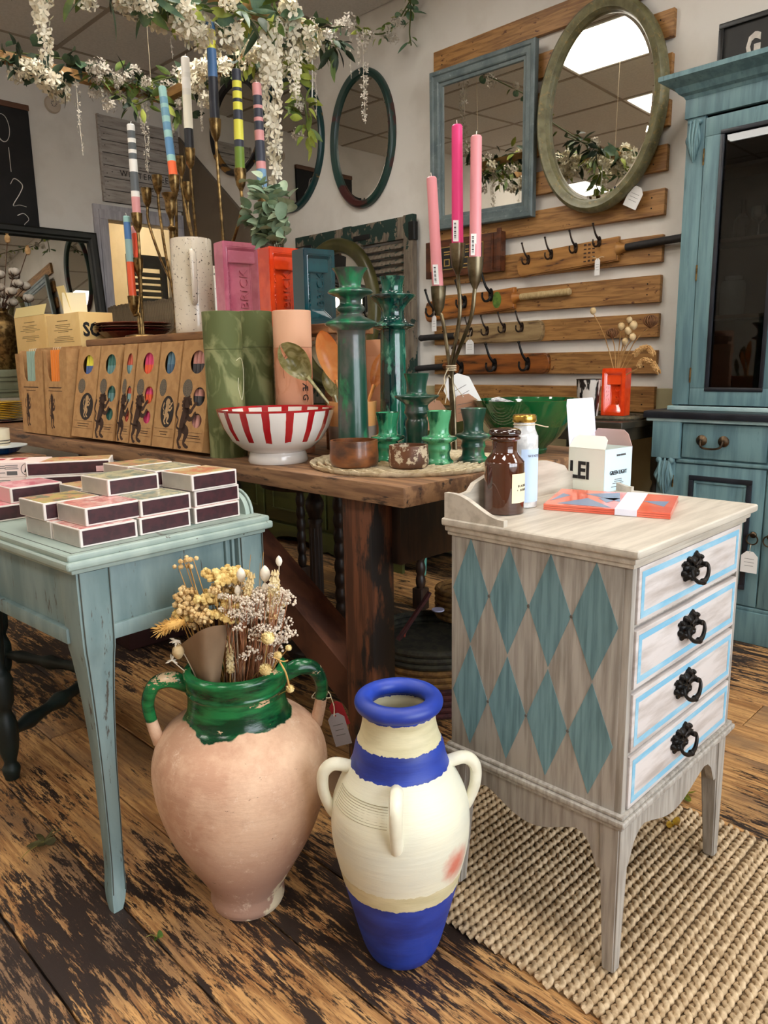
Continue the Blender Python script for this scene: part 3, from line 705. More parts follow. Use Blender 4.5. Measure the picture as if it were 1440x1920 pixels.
for y0, y1, side in ((YM+.003, KY1-.1, 1), (KY0+.08, YM-.003, -1)):
    bm = B(); box(bm, KF, KF+.02, y0, y1, .15, .695, bev=.003); d = obj('cupboard_door', bm, cabp, cb)
    bm = B(); frame_rect(bm, FX((KF, 0, 0)), -(y1-.068), .215, -(y0+.045), .652, .019, .009); obj('black_moulding', bm, cabk, d)
    bm = B(); frame_rect(bm, FX((KF, 0, 0)), -(y1-.089), .236, -(y0+.066), .631, .010, .005); obj('panel_bead', bm, cabp, d)
    yk = y0+.028 if side > 0 else y1-.028
    bm = B(); lathe(bm, [(0, 0), (.013, 0), (.012, .004), (.007, .008), (.007, .014), (0, .016)], n=14, Mx=FX((KF, yk, .44)))
    tube(bm, [V((KF-.013-.002*cos(a), yk+.021*sin(a), .424-.021*cos(a+pi)-.021*0)) for a in (2*pi*i/20 for i in range(21))], .0028, n=6); obj('ring_pull', bm, bronze, d)
    yh = y1 if side > 0 else y0
    for z in (.25, .62): bm = B(); lathe(bm, [(0, 0), (.0035, 0), (.0035, .05), (0, .05)], n=8, c=(KF-.002, yh, z-.025)); obj('hinge', bm, brass, d)
for ya, yb in ((KY1-.105, KY1-.03), (KY0+.005, KY0+.078)):
    bm = B(); acanthus(bm, FX((KF-.004, (ya+yb)/2, .715)), .085, .15); box(bm, KF-.002, KF+.012, ya, yb, .15, .715, bev=.003); obj('carved_corbel', bm, cabp, cb)
# upper part
bm = B(); box(bm, KU+.01, W-.01, KY1-.07, KY1-.045, .907, 2.06, bev=.003); box(bm, KU+.01, W-.01, KY0, KY0+.025, .907, 2.06, bev=.003); box(bm, W-.03, W-.01, KY0, KY1-.05, .907, 2.06); box(bm, KU+.01, W-.01, KY0, KY1-.05, .907, .925); box(bm, KU+.01, W-.01, KY0, KY1-.05, 2.03, 2.06)
box(bm, KU, KU+.022, KY1-.115, KY1-.044, .93, 2.04, bev=.003); box(bm, KU, KU+.022, KY0-.001, KY0+.07, .93, 2.04, bev=.003); obj('upper_carcass', bm, cabp, cb)
bm = B(); box(bm, KU-.012, W-.01, KY0-.01, KY1-.03, .907, .925, bev=.005, seg=3); obj('upper_base_moulding', bm, M('pale_blue_moulding', (0, 0, 0)), cb)
bm = B(); box(bm, KU-.008, W-.01, KY0, KY1-.035, 2.03, 2.1, bev=.003)
prof = [(0, 2.1), (.006, 2.112), (.02, 2.12), (.034, 2.14), (.066, 2.158), (.078, 2.165), (.078, 2.182), (0, 2.182)]
t = bmesh.new(); A_ = [t.verts.new((KU-.008-p, KY1-.035+p, z)) for p, z in prof]; B_ = [t.verts.new((KU-.008-p, KY0-.02, z)) for p, z in prof]; C_ = [t.verts.new((W-.01, KY1-.035+p, z)) for p, z in prof]
for P, Q in ((A_, B_), (C_, A_)):
    for i in range(len(prof)): t.faces.new((P[i], P[(i+1) % len(prof)], Q[(i+1) % len(prof)], Q[i]))
t.faces.new(B_); t.faces.new(list(reversed(C_))); bmesh.ops.recalc_face_normals(t, faces=t.faces[:]); merge(bm, t)
box(bm, KU, W-.012, KY0, KY1-.036, 2.1, 2.178)
obj('cornice', bm, cabp, cb, ang=25)
shelf_m = M('cabinet_shelf', (96, 76, 58), (70, 52, 40), sc=6, st=(1, .6, 6), rough=.5)
for z in (1.27, 1.56, 1.83):
    bm = B(); box(bm, KU+.04, W-.03, KY0+.03, KY1-.075, z, z+.014, bev=.002); obj('shelf', bm, shelf_m, cb)
bm = B(); box(bm, W-.034, W-.029, KY0+.03, KY1-.075, .93, 2.03); obj('back_board', bm, M('cabinet_inside', (36, 32, 32), rough=.8), cb)
gl = pane_mat('cabinet_glass', (.55, .57, .58, 1))
for y0, y1, side in ((YM+.002, KY1-.117, 1), (KY0+.072, YM-.002, -1)):
    bm = B(); frame_rect(bm, FX((KU+.02, 0, 0)), -y1, .93, -y0, 2.02, .068, .022); d = obj('glazed_door', bm, cabp, cb)
    bm = B(); frame_rect(bm, FX((KU+.006, 0, 0)), -(y1-.06), .985, -(y0+.06), 1.965, .016, .012, bev=.004); obj('black_moulding', bm, cabk, d)
    bm = B(); box(bm, KU+.01, KU+.013, y0+.06, y1-.06, .985, 1.965); obj('pane', bm, gl, d)
    yh = y1 if side > 0 else y0
    for z in (1.05, 1.45, 1.88): bm = B(); lathe(bm, [(0, 0), (.0035, 0), (.0035, .06), (0, .06)], n=8, c=(KU-.003, yh, z-.03)); obj('hinge', bm, brass, d)
for yy in (KY1-.078, KY0+.034): bm = B(); acanthus(bm, FX((KU, yy, 2.02)), .062, .155); obj('carved_corbel', bm, cabp, cb)
# things on the shelves behind the glass
def shelfthing(nm, lab, cat, x, y, z, prof, mat, k=3):
    t = thing(nm, lab, cat, (x, y, z)); bm = B(); vessel(bm, [(q.x, q.y) for q in cr([V((r, h)) for r, h in prof], k)], th=.004, c=(x, y, z), n=24); obj('body', bm, mat, t); return t
dark_glass = M('dark_bottle_glass', (26, 30, 26), rough=.08, coat=.5)
shelfthing('bottle', 'dark glass bottle on middle shelf inside the blue cabinet', 'bottle', 3.22, 1.19, 1.574, [(.03, 0), (.032, .01), (.032, .07), (.012, .1), (.011, .14), (.013, .145)], dark_glass)
shelfthing('glass_goblet', 'clear silvered goblet beside the dark bottle inside the blue cabinet', 'goblet', 3.2, 1.12, 1.574, [(.025, 0), (.005, .01), (.005, .05), (.03, .07), (.032, .11)], M('silvered_glass', (170, 168, 160), rough=.1, metal=.8))
shelfthing('storage_jar', 'clear square storage jar on lower shelf inside the blue cabinet', 'jar', 3.2, 1.2, 1.284, [(.045, 0), (.048, .01), (.048, .12), (.03, .135), (.034, .14), (.034, .15)], M('grey_glass', (118, 122, 118), rough=.12))
shelfthing('red_vase', 'slim red vase on lower shelf inside the blue cabinet', 'vase', 3.22, 1.0, 1.284, [(.02, 0), (.026, .02), (.026, .1), (.014, .15), (.018, .17)], M('red_glaze', (150, 26, 24), rough=.2))
shelfthing('pewter_bowl', 'small dull bowl on the bottom board inside the blue cabinet', 'bowl', 3.2, 1.16, .926, [(.03, 0), (.05, .02), (.07, .05), (.074, .07)], M('dull_pewter', (88, 84, 80), rough=.4, metal=.6))
# tag on the ring pull
kt = V((KF-.02, YM+.031, .40))
tg = thing('price_tag', 'white card tag hanging from ring pull of the blue cabinet door', 'tag', kt)
bm = B(); tube(bm, [kt+V((.002, 0, .004)), kt+V((-.002, .001, -.012)), kt+V((0, 0, -.03))], .0012, n=5, k=3); obj('string', bm, twine_m, tg)
tagcard(FX(kt+V((-.004, 0, -.022))), .062, .085, tg)
# framed sign leaning on top of the cabinet
sg = thing('framed_sign', 'black framed sign with pale block letters standing on top of the blue cabinet', 'sign', (3.25, .98, 2.182))
sx = 3.25
bm = B(); box(bm, sx, sx+.02, .55, 1.334, 2.183, 2.386); obj('board', bm, M('black_sign_board', (22, 22, 21), (30, 29, 27), sc=9, rough=.5), sg)
bm = B(); frame_rect(bm, FX((sx, 0, 0)), -1.339, 2.183, -.545, 2.391, .02, .012); obj('frame', bm, M('black_sign_frame', (16, 16, 16), rough=.35), sg)
sp = M('sign_letter_paint', (206, 198, 186), (186, 178, 168), sc=20, rough=.7)
text('G', .122, sp, sg, FX((sx-.001, 1.207, 2.277)), sx=.6, bold=.006); text('A', .122, sp, sg, FX((sx-.001, 1.118, 2.277)), sx=.6, bold=.006)

# ------------------------------------------------------------------ mirrors on the right wall
def oval_mirror(nm, label, yc, zc, ry, rz, wd, mat, x=3.335, dep=.035, tilt=0, square=2.0, ang=0, glassin=.01):
    t = thing(nm, label, 'mirror', (x, yc, zc))
    Mx = FX((x, yc, zc)) @ Matrix.Rotation(R(tilt), 4, 'X') @ Matrix.Rotation(R(ang), 4, 'Z')
    n = 72
    prof = [(0, 0), (0, dep*.55), (.12, dep*.85), (.3, dep), (.55, dep*.92), (.75, dep*.78), (.86, dep*.75), (.93, dep*.6), (1, dep*.35), (1, 0)]
    bm = B(); rings = []
    for i in range(n):
        a = 2*pi*i/n; ca, sa = cos(a), sin(a)
        rings.append([bm.verts.new(Mx @ V(((ry-wd*u)*ca, (rz-wd*u)*sa, h))) for u, h in prof])
    for i in range(n):
        p, q = rings[i], rings[(i+1) % n]
        for j in range(len(prof)-1): bm.faces.new((p[j], p[j+1], q[j+1], q[j]))
    bmesh.ops.recalc_face_normals(bm, faces=bm.faces[:])
    obj('frame', bm, mat, t, ang=40)
    bm = B(); a, b = ry-wd+.006, rz-wd+.006
    plate(bm, ell(0, 0, a, b, 72), th=.006, Mx=Mx)
    g = obj('mirror_glass', bm, mirror_m, t, smooth=False)
    bm = B(); e1, e2 = ell(0, 0, a, b, 72), ell(0, 0, a-.02, b-.02, 72)
    o_ = [bm.verts.new(Mx @ V((p[0], p[1], .0065))) for p in e1]; i_ = [bm.verts.new(Mx @ V((p[0], p[1], .0095))) for p in e2]
    for k in range(72): bm.faces.new((o_[k], o_[(k+1) % 72], i_[(k+1) % 72], i_[k]))
    bmesh.ops.recalc_face_normals(bm, faces=bm.faces[:])
    plate(bm, e2, th=0, Mx=Mx @ Matrix.Translation((0, 0, .0095)))
    obj('bevelled_edge', bm, mirror_m, g, ang=1)
    return t
olive = M('olive_gilt_frame', (116, 112, 80), (92, 88, 58), sc=6, st=(4, 4, 4), lo=.35, hi=.7, rough=.4, c3=(136, 118, 74), sc3=14, lo3=.62, hi3=.72)
oval_mirror('oval_mirror', 'large oval mirror in olive gilt frame hung on the wooden slats', 1.878, 2.228, .318, .447, .058, olive, x=3.312, dep=.05, tilt=-.9)
greenfr = bands('green_and_oxblood_frame', 2, [(-.18, (44, 26, 24)), (.12, (30, 58, 52)), (.36, (32, 60, 54)), (9, (56, 28, 26))], rough=.35, noise_amt=.05, rag=5)
greenfr2 = M('bottle_green_frame', (30, 58, 52), (26, 50, 46), sc=4, rough=.35, c3=(66, 30, 28), sc3=2.2, lo3=.56, hi3=.6)
oval_mirror('oval_mirror', 'oval mirror in bottle green and oxblood frame on the plain wall', 3.465, 2.425, .272, .386, .045, greenfr2, x=W-.002)
gildfr = M('teal_frame_with_gilt', (16, 58, 58), (14, 48, 48), sc=4, rough=.3, c3=(150, 112, 48), sc3=3.0, st3=(1, 1, 2.4), lo3=.6, hi3=.63)
oval_mirror('oval_mirror', 'oval mirror in dark teal frame with gilt patches behind the flower strand', 4.16, 2.53, .35, .42, .04, gildfr, x=W-.002)
blackfr = M('black_frame_with_gilt', (24, 22, 26), (30, 26, 28), sc=4, rough=.3, c3=(140, 100, 44), sc3=3.4, st3=(1, 1, 2.4), lo3=.58, hi3=.62)
oval_mirror('oval_mirror', 'oval mirror in black frame with worn gilt, left of the teal oval mirror', 4.73, 2.76, .32, .32, .045, blackfr, x=W-.002)
# rectangular blue-grey mirror
rm = thing('framed_mirror', 'rectangular mirror in blue grey frame hung on the wooden slats', 'mirror', (3.32, 2.55, 2.2))
bluegrey = M('distressed_blue_grey_frame', (104, 116, 116), (78, 92, 94), sc=5, st=(5, 2, 2), lo=.35, hi=.7, rough=.45, bump=.06, c3=(150, 160, 158), sc3=22, lo3=.66, hi3=.95)
RA = R(-1.0); MR = FX((3.318, 2.548, 2.215)) @ Matrix.Rotation(R(1.6), 4, 'X') @ Matrix.Rotation(RA, 4, 'Z')
def mitred(bm, Mx, hw, hh, prof):
    n = [(-1, -1), (1, -1), (1, 1), (-1, 1)]; rings = []
    for sx_, sy_ in n: rings.append([bm.verts.new(Mx @ V((sx_*(hw-u), sy_*(hh-u), h))) for u, h in prof])
    for i in range(4):
        p, q = rings[i], rings[(i+1) % 4]
        for j in range(len(prof)-1): bm.faces.new((p[j], p[j+1], q[j+1], q[j]))
    bmesh.ops.recalc_face_normals(bm, faces=bm.faces[:])
bm = B(); mitred(bm, MR, .33, .395, [(0, 0), (0, .03), (.006, .036), (.02, .034), (.026, .028), (.05, .027), (.056, .024), (.06, .016), (.074, .015), (.078, .006), (.08, 0)]); obj('frame', bm, bluegrey, rm, ang=20)
bm = B(); box(bm, -.252, .252, -.317, .317, 0, .006, Mx=MR); obj('mirror_glass', bm, mirror_m, rm, smooth=False)
# tag on the olive mirror
p0 = V((3.30, 1.672, 1.86))
tg = thing('price_tag', 'white card tag tied below the large olive oval mirror', 'tag', p0)
tagcard(FX(p0) @ Matrix.Rotation(R(-28), 4, 'Z'), .07, .09, tg)

# ------------------------------------------------------------------ cricket bats turned into coat racks
batw = [M('bat_willow_honey', (172, 122, 62), (136, 90, 40), sc=7, st=(4, .8, 6), lo=.35, hi=.7, rough=.5, c3=(70, 42, 22), sc3=8, lo3=.68, hi3=.76),
        M('bat_willow_orange', (172, 108, 44), (132, 78, 28), sc=7, st=(4, .8, 6), lo=.35, hi=.7, rough=.45, c3=(76, 42, 18), sc3=7, lo3=.68, hi3=.76),
        M('bat_willow_grey', (158, 132, 92), (126, 100, 64), sc=7, st=(4, .8, 6), lo=.35, hi=.7, rough=.6, c3=(86, 62, 38), sc3=8, lo3=.64, hi3=.74),
        M('bat_willow_dark', (146, 84, 34), (98, 54, 22), sc=6, st=(4, .8, 6), lo=.35, hi=.7, rough=.4, c3=(58, 32, 16), sc3=7, lo3=.62, hi3=.74)]
rubber = M('black_rubber_grip', (26, 24, 24), (34, 31, 30), sc=50, rough=.7)
cane = M('pale_string_grip', (196, 172, 126), (172, 146, 98), sc=60, st=(1, 6, 1), rough=.8)
def hook_bm(s):
    bm = B(); Mx = FX((0, 0, 0))
    plate(bm, [(x*s, y*s) for x, y in ell(0, 0, .010, .024, 16)], th=.004*s, Mx=Mx)
    tube(bm, [V(q)*s for q in ((-.003, 0, .008), (-.012, .002, .014), (-.026, .006, .03), (-.034, .01, .052), (-.038, .014, .072))], [.0065*s, .0055*s, .0045*s, .004*s, .004*s], n=8, k=4)
    lathe(bm, [(0, -.006*s), (.005*s, -.003*s), (.006*s, 0), (.005*s, .003*s), (0, .006*s)], n=10, c=V((-.039, .0145, .076))*s)
    tube(bm, [V(q)*s for q in ((-.003, 0, -.008), (-.016, .003, -.021), (-.03, .008, -.022), (-.038, .012, -.010), (-.037, .013, .002))], [.006*s, .005*s, .0045*s, .004*s, .004*s], n=8, k=4)
    lathe(bm, [(0, -.005*s), (.005*s, 0), (0, .005*s)], n=8, c=V((-.037, .013, .005))*s)
    return bm
hk1 = mesh(hook_bm(1.0), M('dark_bronze_hook', (44, 34, 30), (64, 48, 36), sc=40, rough=.4, metal=.7), 'coat_hook')
hk2 = mesh(hook_bm(1.42), black_iron, 'coat_hook')
def bat(label, y0, z0, y1, z1, hgt, yh, zh, hand, mat, hooks, hook, xf=3.335, hr=.0165, group=None):
    """blade from (y0,z0) toe to (y1,z1) shoulder, handle to (yh,zh)"""
    t = thing('cricket_bat_rack', label, 'coat rack', (xf-.02, (y0+y1)/2, (z0+z1)/2))
    d = V((0, y1-y0, z1-z0)); L_ = d.length; d.normalize(); s = 1 if d.y > 0 else -1
    Mx = frame((xf, y0, z0), d, (0, 0, 1)) if s < 0 else frame((xf, y0, z0), d, (0, 0, -1))
    # local: X along the bat, Y across, Z out of the wall (towards -X)
    h = hgt/2
    p = [(L_, -h*.94), (L_, h*.94)]+[(.035-.035*sin(a)+.0, h*cos(a)) for a in ()]
    p = [(L_, -h*.95), (L_, h*.95), (.03, h), (.012, h*.86), (.002, h*.5), (0, 0), (.002, -h*.5), (.012, -h*.86), (.03, -h)]
    bm = B(); tb_ = bmesh.new(); plate(tb_, p, th=.024); bmesh.ops.bevel(tb_, geom=[e for e in tb_.edges if abs(e.verts[0].co.z-e.verts[1].co.z) < 1e-5 and e.verts[0].co.z > .01], offset=.006, segments=3, affect='EDGES'); merge(bm, tb_, Mx)
    tube(bm, [Mx @ V((L_-.004, 0, .012)), Mx @ V((L_+.012, 0, .012)), Mx @ V((L_+.035, 0, .012))], [h*.55, h*.4, hr], n=12, k=3)
    obj('blade', bm, mat, t)
    a = Mx @ V((L_+.02, 0, .012)); b = V((a.x, yh, zh))
    bm = B(); tube(bm, [a, a.lerp(b, .12), a.lerp(b, .94), b], [hr*.95, hr*1.02, hr*1.02, hr*1.1], n=14)
    tube(bm, [b, b+(b-a).normalized()*.008], [hr*1.12, hr*.8], n=14)
    obj('handle', bm, hand, t)
    for yy, zz in hooks:
        inst('coat_hook', hook, t, Matrix.Translation((xf-.024, yy, zz)))
    return t, Mx, L_
def hk(*pts): return [(ox(3.311, *q).y, ox(3.311, *q).z) for q in pts]
tA, MA, LA = bat('honey coloured cricket bat coat rack with four bronze hooks, topmost of the four', 2.318, 1.586, 1.767, 1.614, .112, 1.47, 1.626, rubber, batw[0], hk((991, 487), (1034, 477), (1080, 465), (1124, 453)), hk1)
bm = B()
for i in range(3):
    for j in range(5): plate(bm, rect(-.03+i*.022, -.042+j*.018, -.03+i*.022+.014, -.042+j*.018+.010*random.uniform(.5, 1)), th=.0004, Mx=FX((3.3108, 1.91, 1.612)))
obj('stamped_print', bm, M('stamp_ink', (64, 40, 24), rough=.8), tA, smooth=False)
p0 = V((3.30, 1.86, 1.578)); tg = thing('price_tag', 'slim white tag hanging from last hook of the honey bat rack', 'tag', p0)
bm = B(); tube(bm, [p0+V((0, .03, .012)), p0+V((0, .01, .004)), p0, p0+V((-.002, -.02, .006)), p0+V((-.002, -.034, .003))], .0013, n=5, k=3); obj('string', bm, twine_m, tg); tagcard(FX(p0), .026, .075, tg)
tB, MB_, LB = bat('orange cricket bat coat rack with pale string-bound handle and black hooks', 2.945, 1.397, 2.334, 1.436, .112, 2.02, 1.443, cane, batw[1], hk((815, 582), (872, 566), (921, 553)), hk2)
bm = B(); plate(bm, ell(0, 0, .028, .042, 20), th=.0005, Mx=FX((3.3105, 2.44, 1.432))); obj('green_label', bm, M('green_bat_label', (96, 128, 44), (70, 100, 34), sc=40, rough=.6), tB, smooth=False)
bat('grey weathered cricket bat coat rack with four hooks and black grip at left', 2.158, 1.266, 2.694, 1.262, .104, 2.985, 1.256, rubber, batw[2], hk((884, 622), (914, 620), (946, 615), (979, 613)), hk1)
bat('dark brown cricket bat coat rack with three black hooks, lowest of the four', 2.118, 1.105, 2.775, 1.096, .104, 3.04, 1.082, rubber, batw[3], hk((866, 690), (928, 684), (990, 682)), hk2)
for (x_, y_), lab, w_, h_ in (((814, 592), 'white tag hanging at toe of the orange bat rack', .034, .085), ((881, 637), 'square white tag hanging from the grey weathered bat rack', .055, .075)):
    p0 = ox(3.295, x_, y_); tg = thing('price_tag', lab, 'tag', p0)
    bm = B(); tube(bm, [p0+V((.004, -.006, .05)), p0+V((0, 0, .02)), p0+V((0, 0, -.004))], .0012, n=5, k=3); obj('string', bm, twine_m, tg); tagcard(FX(p0), w_, h_, tg)
# mahogany framed bell board
bb = thing('bell_board', 'mahogany framed servants bell board with black glass strip and small windows', 'bell board', (3.3, 2.66, 1.67))
mah = M('mahogany', (96, 52, 28), (68, 34, 18), sc=6, st=(3, 1, 6), rough=.4)
bm = B(); box(bm, 3.30, 3.335, 2.405, 2.925, 1.575, 1.77, bev=.004); box(bm, 3.288, 3.30, 2.405, 2.43, 1.573, 1.785, bev=.003); box(bm, 3.29, 3.30, 2.455, 2.465, 1.585, 1.765, bev=.002); obj('case', bm, mah, bb)
bm = B(); box(bm, 3.297, 3.301, 2.52, 2.885, 1.612, 1.732); obj('black_glass', bm, M('black_glass', (14, 14, 16), rough=.08), bb)
gold = M('gilt_line', (176, 146, 84), rough=.4, metal=.5)
bm = B(); frame_rect(bm, FX((3.297, 0, 0)), -2.885, 1.612, -2.52, 1.732, .004, .002, bev=0); obj('gilt_border', bm, gold, bb)
for i in range(5):
    yy = 2.575+i*.064; bm = B(); frame_rect(bm, FX((3.297, 0, 0)), -yy-.02, 1.63, -yy+.02, 1.668, .005, .003, bev=0); o = obj('bell_window', bm, gold, bb)
    bm = B(); lines(bm, FX((3.2965, yy, 0)), -.024, .024, [1.692, 1.705], h=.006); obj('lettering', bm, gold, o)
# ------------------------------------------------------------------ furniture along the right wall, seen under and behind the table
oliv = M('dark_olive_paint', (70, 74, 32), (56, 58, 26), sc=5, st=(3, .8, 3), rough=.5, bump=.04)
sb = thing('sideboard', 'olive green panelled sideboard standing behind the wooden table', 'sideboard', (3.08, 3.6, 0))
bm = B(); box(bm, 2.86, W-.01, 2.69, 4.55, .09, .83, bev=.003); obj('carcass', bm, oliv, sb)
bm = B(); box(bm, 2.83, W-.008, 2.66, 4.58, .83, .858, bev=.006); obj('top', bm, oliv, sb)
p = [(0, .13)]; 
for k in range(3):
    u0 = -4.53+k*.61
    p += [(u0+.0, .0 if k == 0 else .02)]
    p += [(u0+.08, .0), (u0+.1, .035)]+[(u0+.1+.41*i/10, .035+.03*sin(pi*i/10)) for i in range(1, 10)]+[(u0+.51, .035), (u0+.53, .0)]
p += [(-2.70, 0), (-2.70, .13), (-4.53, .13)]; p = p[1:]
bm = B(); plate(bm, p, th=.02, Mx=FX((2.862, 0, 0))); obj('plinth', bm, oliv, sb)
for k in range(3):
    y0, y1 = 2.72+k*.605, 3.30+k*.605
    bm = B(); box(bm, 2.845, 2.866, y0, y1, .15, .80, bev=.003); d = obj('door', bm, oliv, sb)
    bm = B(); frame_rect(bm, FX((2.846, 0, 0)), -y1+.07, .22, -y0-.07, .73, .014, .008); obj('moulding', bm, oliv, d)
# peeling shutters
peel = M('peeling_green_paint_on_grey_wood', (120, 108, 92), (92, 80, 68), sc=7, st=(6, 6, 1), lo=.35, hi=.7, rough=.85, bump=.2, c3=(24, 48, 40), sc3=4.2, st3=(1, 1, .8), lo3=.56, hi3=.575)
for k, (y0, y1, lab) in enumerate(((3.535, 4.07, 'weathered louvred shutter with peeling green paint, left of the pair behind the round mirror'), (3.02, 3.53, 'weathered louvred shutter with peeling green paint and rusty hinge, right of the pair'))):
    t = thing('louvred_shutter', lab, 'shutter', (3.3, (y0+y1)/2, .858)); xs = 3.3
    bm = B()
    for q in ((y0, y0+.075, .862, 1.94), (y1-.075, y1, .862, 1.935)): box(bm, xs, xs+.034, *q, bev=.003)
    obj('stile', bm, peel, t)
    for zz, hh in ((.862, .1), (1.36, .07), (1.815, .12)):
        bm = B(); box(bm, xs+.002, xs+.032, y0+.075, y1-.075, zz, zz+hh, bev=.002); obj('rail', bm, peel, t)
    bm = B(); box(bm, -.022, .022, y0+.07, y1-.07, -.004, .004, bev=.001, seg=1); sl = mesh(bm, peel, 'slat')
    z = .985
    while z < 1.81:
        if not 1.335 < z < 1.45: inst('slat', sl, t, Matrix.Translation((xs+.017, 0, z)) @ Matrix.Rotation(R(-52), 4, 'Y'))
        z += .042
    if k == 1:
        bm = B(); box(bm, xs-.006, xs+.03, y0-.012, y0+.03, 1.80, 1.90, bev=.003); lathe(bm, [(0, 0), (.008, 0), (.008, .1), (0, .1)], n=10, c=(xs-.004, y0-.012, 1.8)); obj('hinge', bm, M('rust', (70, 44, 30), (48, 32, 24), sc=30, rough=.8), t)
    bm = B(); box(bm, xs-.004, xs+.002, y1-.16, y1-.02, 1.845, 1.875, bev=.002); obj('iron_strap', bm, M('rust', (0, 0, 0)), t)
oval_mirror('round_mirror', 'round mirror in dark olive moulded frame leaning on the peeling shutters', 3.655, 1.42, .40, .46, .085, M('dark_olive_frame', (74, 70, 34), (58, 54, 26), sc=5, rough=.35), x=3.27, dep=.05, tilt=-3)
# turquoise plant stand by the wall
st = thing('plant_stand', 'low turquoise slatted stool near the right wall, seen under the table', 'stool', (3.1, 2.55, 0)); tq = M('turquoise_paint', (96, 164, 150), (74, 140, 128), sc=8, st=(5, 5, 1), rough=.5)
bm = B(); box(bm, 2.88, 3.3, 2.12, 2.62, .29, .31, bev=.004); obj('top', bm, M('pale_stone_top', (206, 198, 180), (190, 182, 164), sc=6, rough=.6), st)
bm = B(); box(bm, 2.885, 2.905, 2.13, 2.61, .2, .21, bev=.002); box(bm, 2.885, 2.905, 2.13, 2.61, .275, .29, bev=.002)
for i in range(22): box(bm, 2.888, 2.9, 2.135+i*.0215, 2.135+i*.0215+.012, .21, .276, bev=.002, seg=1)
obj('fretwork', bm, tq, st)
for xx in (2.9, 3.28):
    for yy in (2.14, 2.6):
        bm = B(); lathe(bm, [(0, 0), (.014, 0), (.016, .01), (.022, .12), (.026, .18), (.02, .19), (.026, .2), (.026, .289)], n=12, c=(xx, yy, 0)); obj('leg', bm, tq, st)
# small dark table behind, carrying the second brick vase
dt = thing('side_table', 'small dark table beside the blue cabinet carrying the orange brick vase', 'table', (3.1, 1.68, 0)); dkt = M('dark_green_brown_paint', (54, 48, 36), (40, 36, 28), sc=6, rough=.45)
bm = B(); box(bm, 2.86, 3.33, 1.475, 2.02, .835, .865, bev=.006, seg=3); box(bm, 2.88, 3.32, 1.495, 2.0, .78, .836, bev=.004); obj('top', bm, dkt, dt)
for xx in (2.9, 3.29):
    for yy in (1.52, 1.96):
        bm = B(); lathe(bm, [(q.x, q.y) for q in cr([V(a) for a in ((.016, 0), (.022, .02), (.014, .06), (.022, .3), (.026, .5), (.014, .56), (.026, .6), (.026, .785))], 3)], n=14, c=(xx, yy, 0)); obj('leg', bm, dkt, dt)
# barley twist table and fluted stand under the long table
def barley(bm, x, y, z0, z1, r, turns):
    n = 12; m = int((z1-z0)/.008); rings = []
    for i in range(m+1):
        z = z0+(z1-z0)*i/m; b = r*(.72+.28*abs(sin(pi*turns*(i/m))))
        rings.append([bm.verts.new((x+b*cos(2*pi*j/n), y+b*sin(2*pi*j/n), z)) for j in range(n)])
    for p_, q_ in zip(rings, rings[1:]):
        for j in range(n): bm.faces.new((p_[j], p_[(j+1) % n], q_[(j+1) % n], q_[j]))
    bm.faces.new(list(reversed(rings[0]))); bm.faces.new(rings[-1])
bt = thing('barley_twist_table', 'dark barley twist leg table seen beneath the long wooden table', 'table', (2.3, 2.3, 0))
for q in ((1.96, 2.21), (2.48, 2.24), (2.36, 2.95), (1.95, 2.9)):
    bm = B(); barley(bm, q[0], q[1], .1, .66, .024, 9); box(bm, q[0]-.028, q[0]+.028, q[1]-.028, q[1]+.028, .0, .1, bev=.005); obj('leg', bm, dark_wood, bt)
bm = B(); box(bm, 1.91, 2.53, 2.16, 2.99, .66, .70, bev=.005); obj('top', bm, dark_wood, bt)
fs = thing('fluted_stand', 'dark fluted pedestal stand behind the leg of the wooden table', 'stand', (1.86, 2.16, 0)); fx, fy = 1.83, 2.2
bm = B(); lathe(bm, [(q.x, q.y) for q in cr([V(a) for a in ((.13, 0), (.12, .03), (.04, .06), (.026, .1), (.024, .5), (.03, .52), (.02, .53), (.034, .57), (.036, .6), (.02, .64), (.05, .67))], 3)], n=24, c=(fx, fy, 0))
for i in range(10): a = 2*pi*i/10; tube(bm, [V((fx+.022*cos(a), fy+.022*sin(a), .11)), V((fx+.022*cos(a), fy+.022*sin(a), .5))], .0045, n=6)
obj('pedestal', bm, dark_wood, fs); bm = B(); lathe(bm, [(0, .67), (.2, .67), (.205, .68), (.2, .69), (0, .69)], n=32, c=(fx, fy, 0)); obj('top', bm, dark_wood, fs)
# nest of woven baskets on the floor
bk_c = V((1.83, 1.60, 0)); straw = M('dark_straw', (58, 56, 42), (40, 38, 30), sc=40, rough=.85, bump=.3)
straws = [M('maroon_straw', (78, 34, 32), (56, 24, 24), sc=40, rough=.85, bump=.3), M('tan_straw', (128, 94, 46), (98, 68, 32), sc=40, rough=.85, bump=.3), straw]
def coilring(bm, c, r0, z0, n, dz, r=.011, dr=0):
    for i in range(n): tube(bm, [V((c.x+(r0+dr*i)*cos(a), c.y+(r0+dr*i)*sin(a), z0+dz*i)) for a in (2*pi*j/36 for j in range(37))], r, n=7)
for i, (r0, z0, n, mi, lab) in enumerate(((.2, .012, 5, 0, 'maroon coiled straw basket at the bottom of the basket stack under the table'), (.205, .115, 3, 1, 'tan coiled straw basket in the middle of the basket stack'), (.205, .178, 3, 2, 'black coiled straw basket on top of the basket stack'))):
    t = thing('straw_basket', lab, 'basket', bk_c+V((0, 0, z0-.011)), group='baskets stacked under the table')
    bm = B(); coilring(bm, bk_c, r0, z0, n, .0205); lathe(bm, [(0, -.008), (r0, -.008), (r0, .004), (0, .004)], n=36, c=bk_c+V((0, 0, z0))); obj('coiled_wall', bm, straws[mi], t)
lc = bk_c+V((.09, -.03, .24))
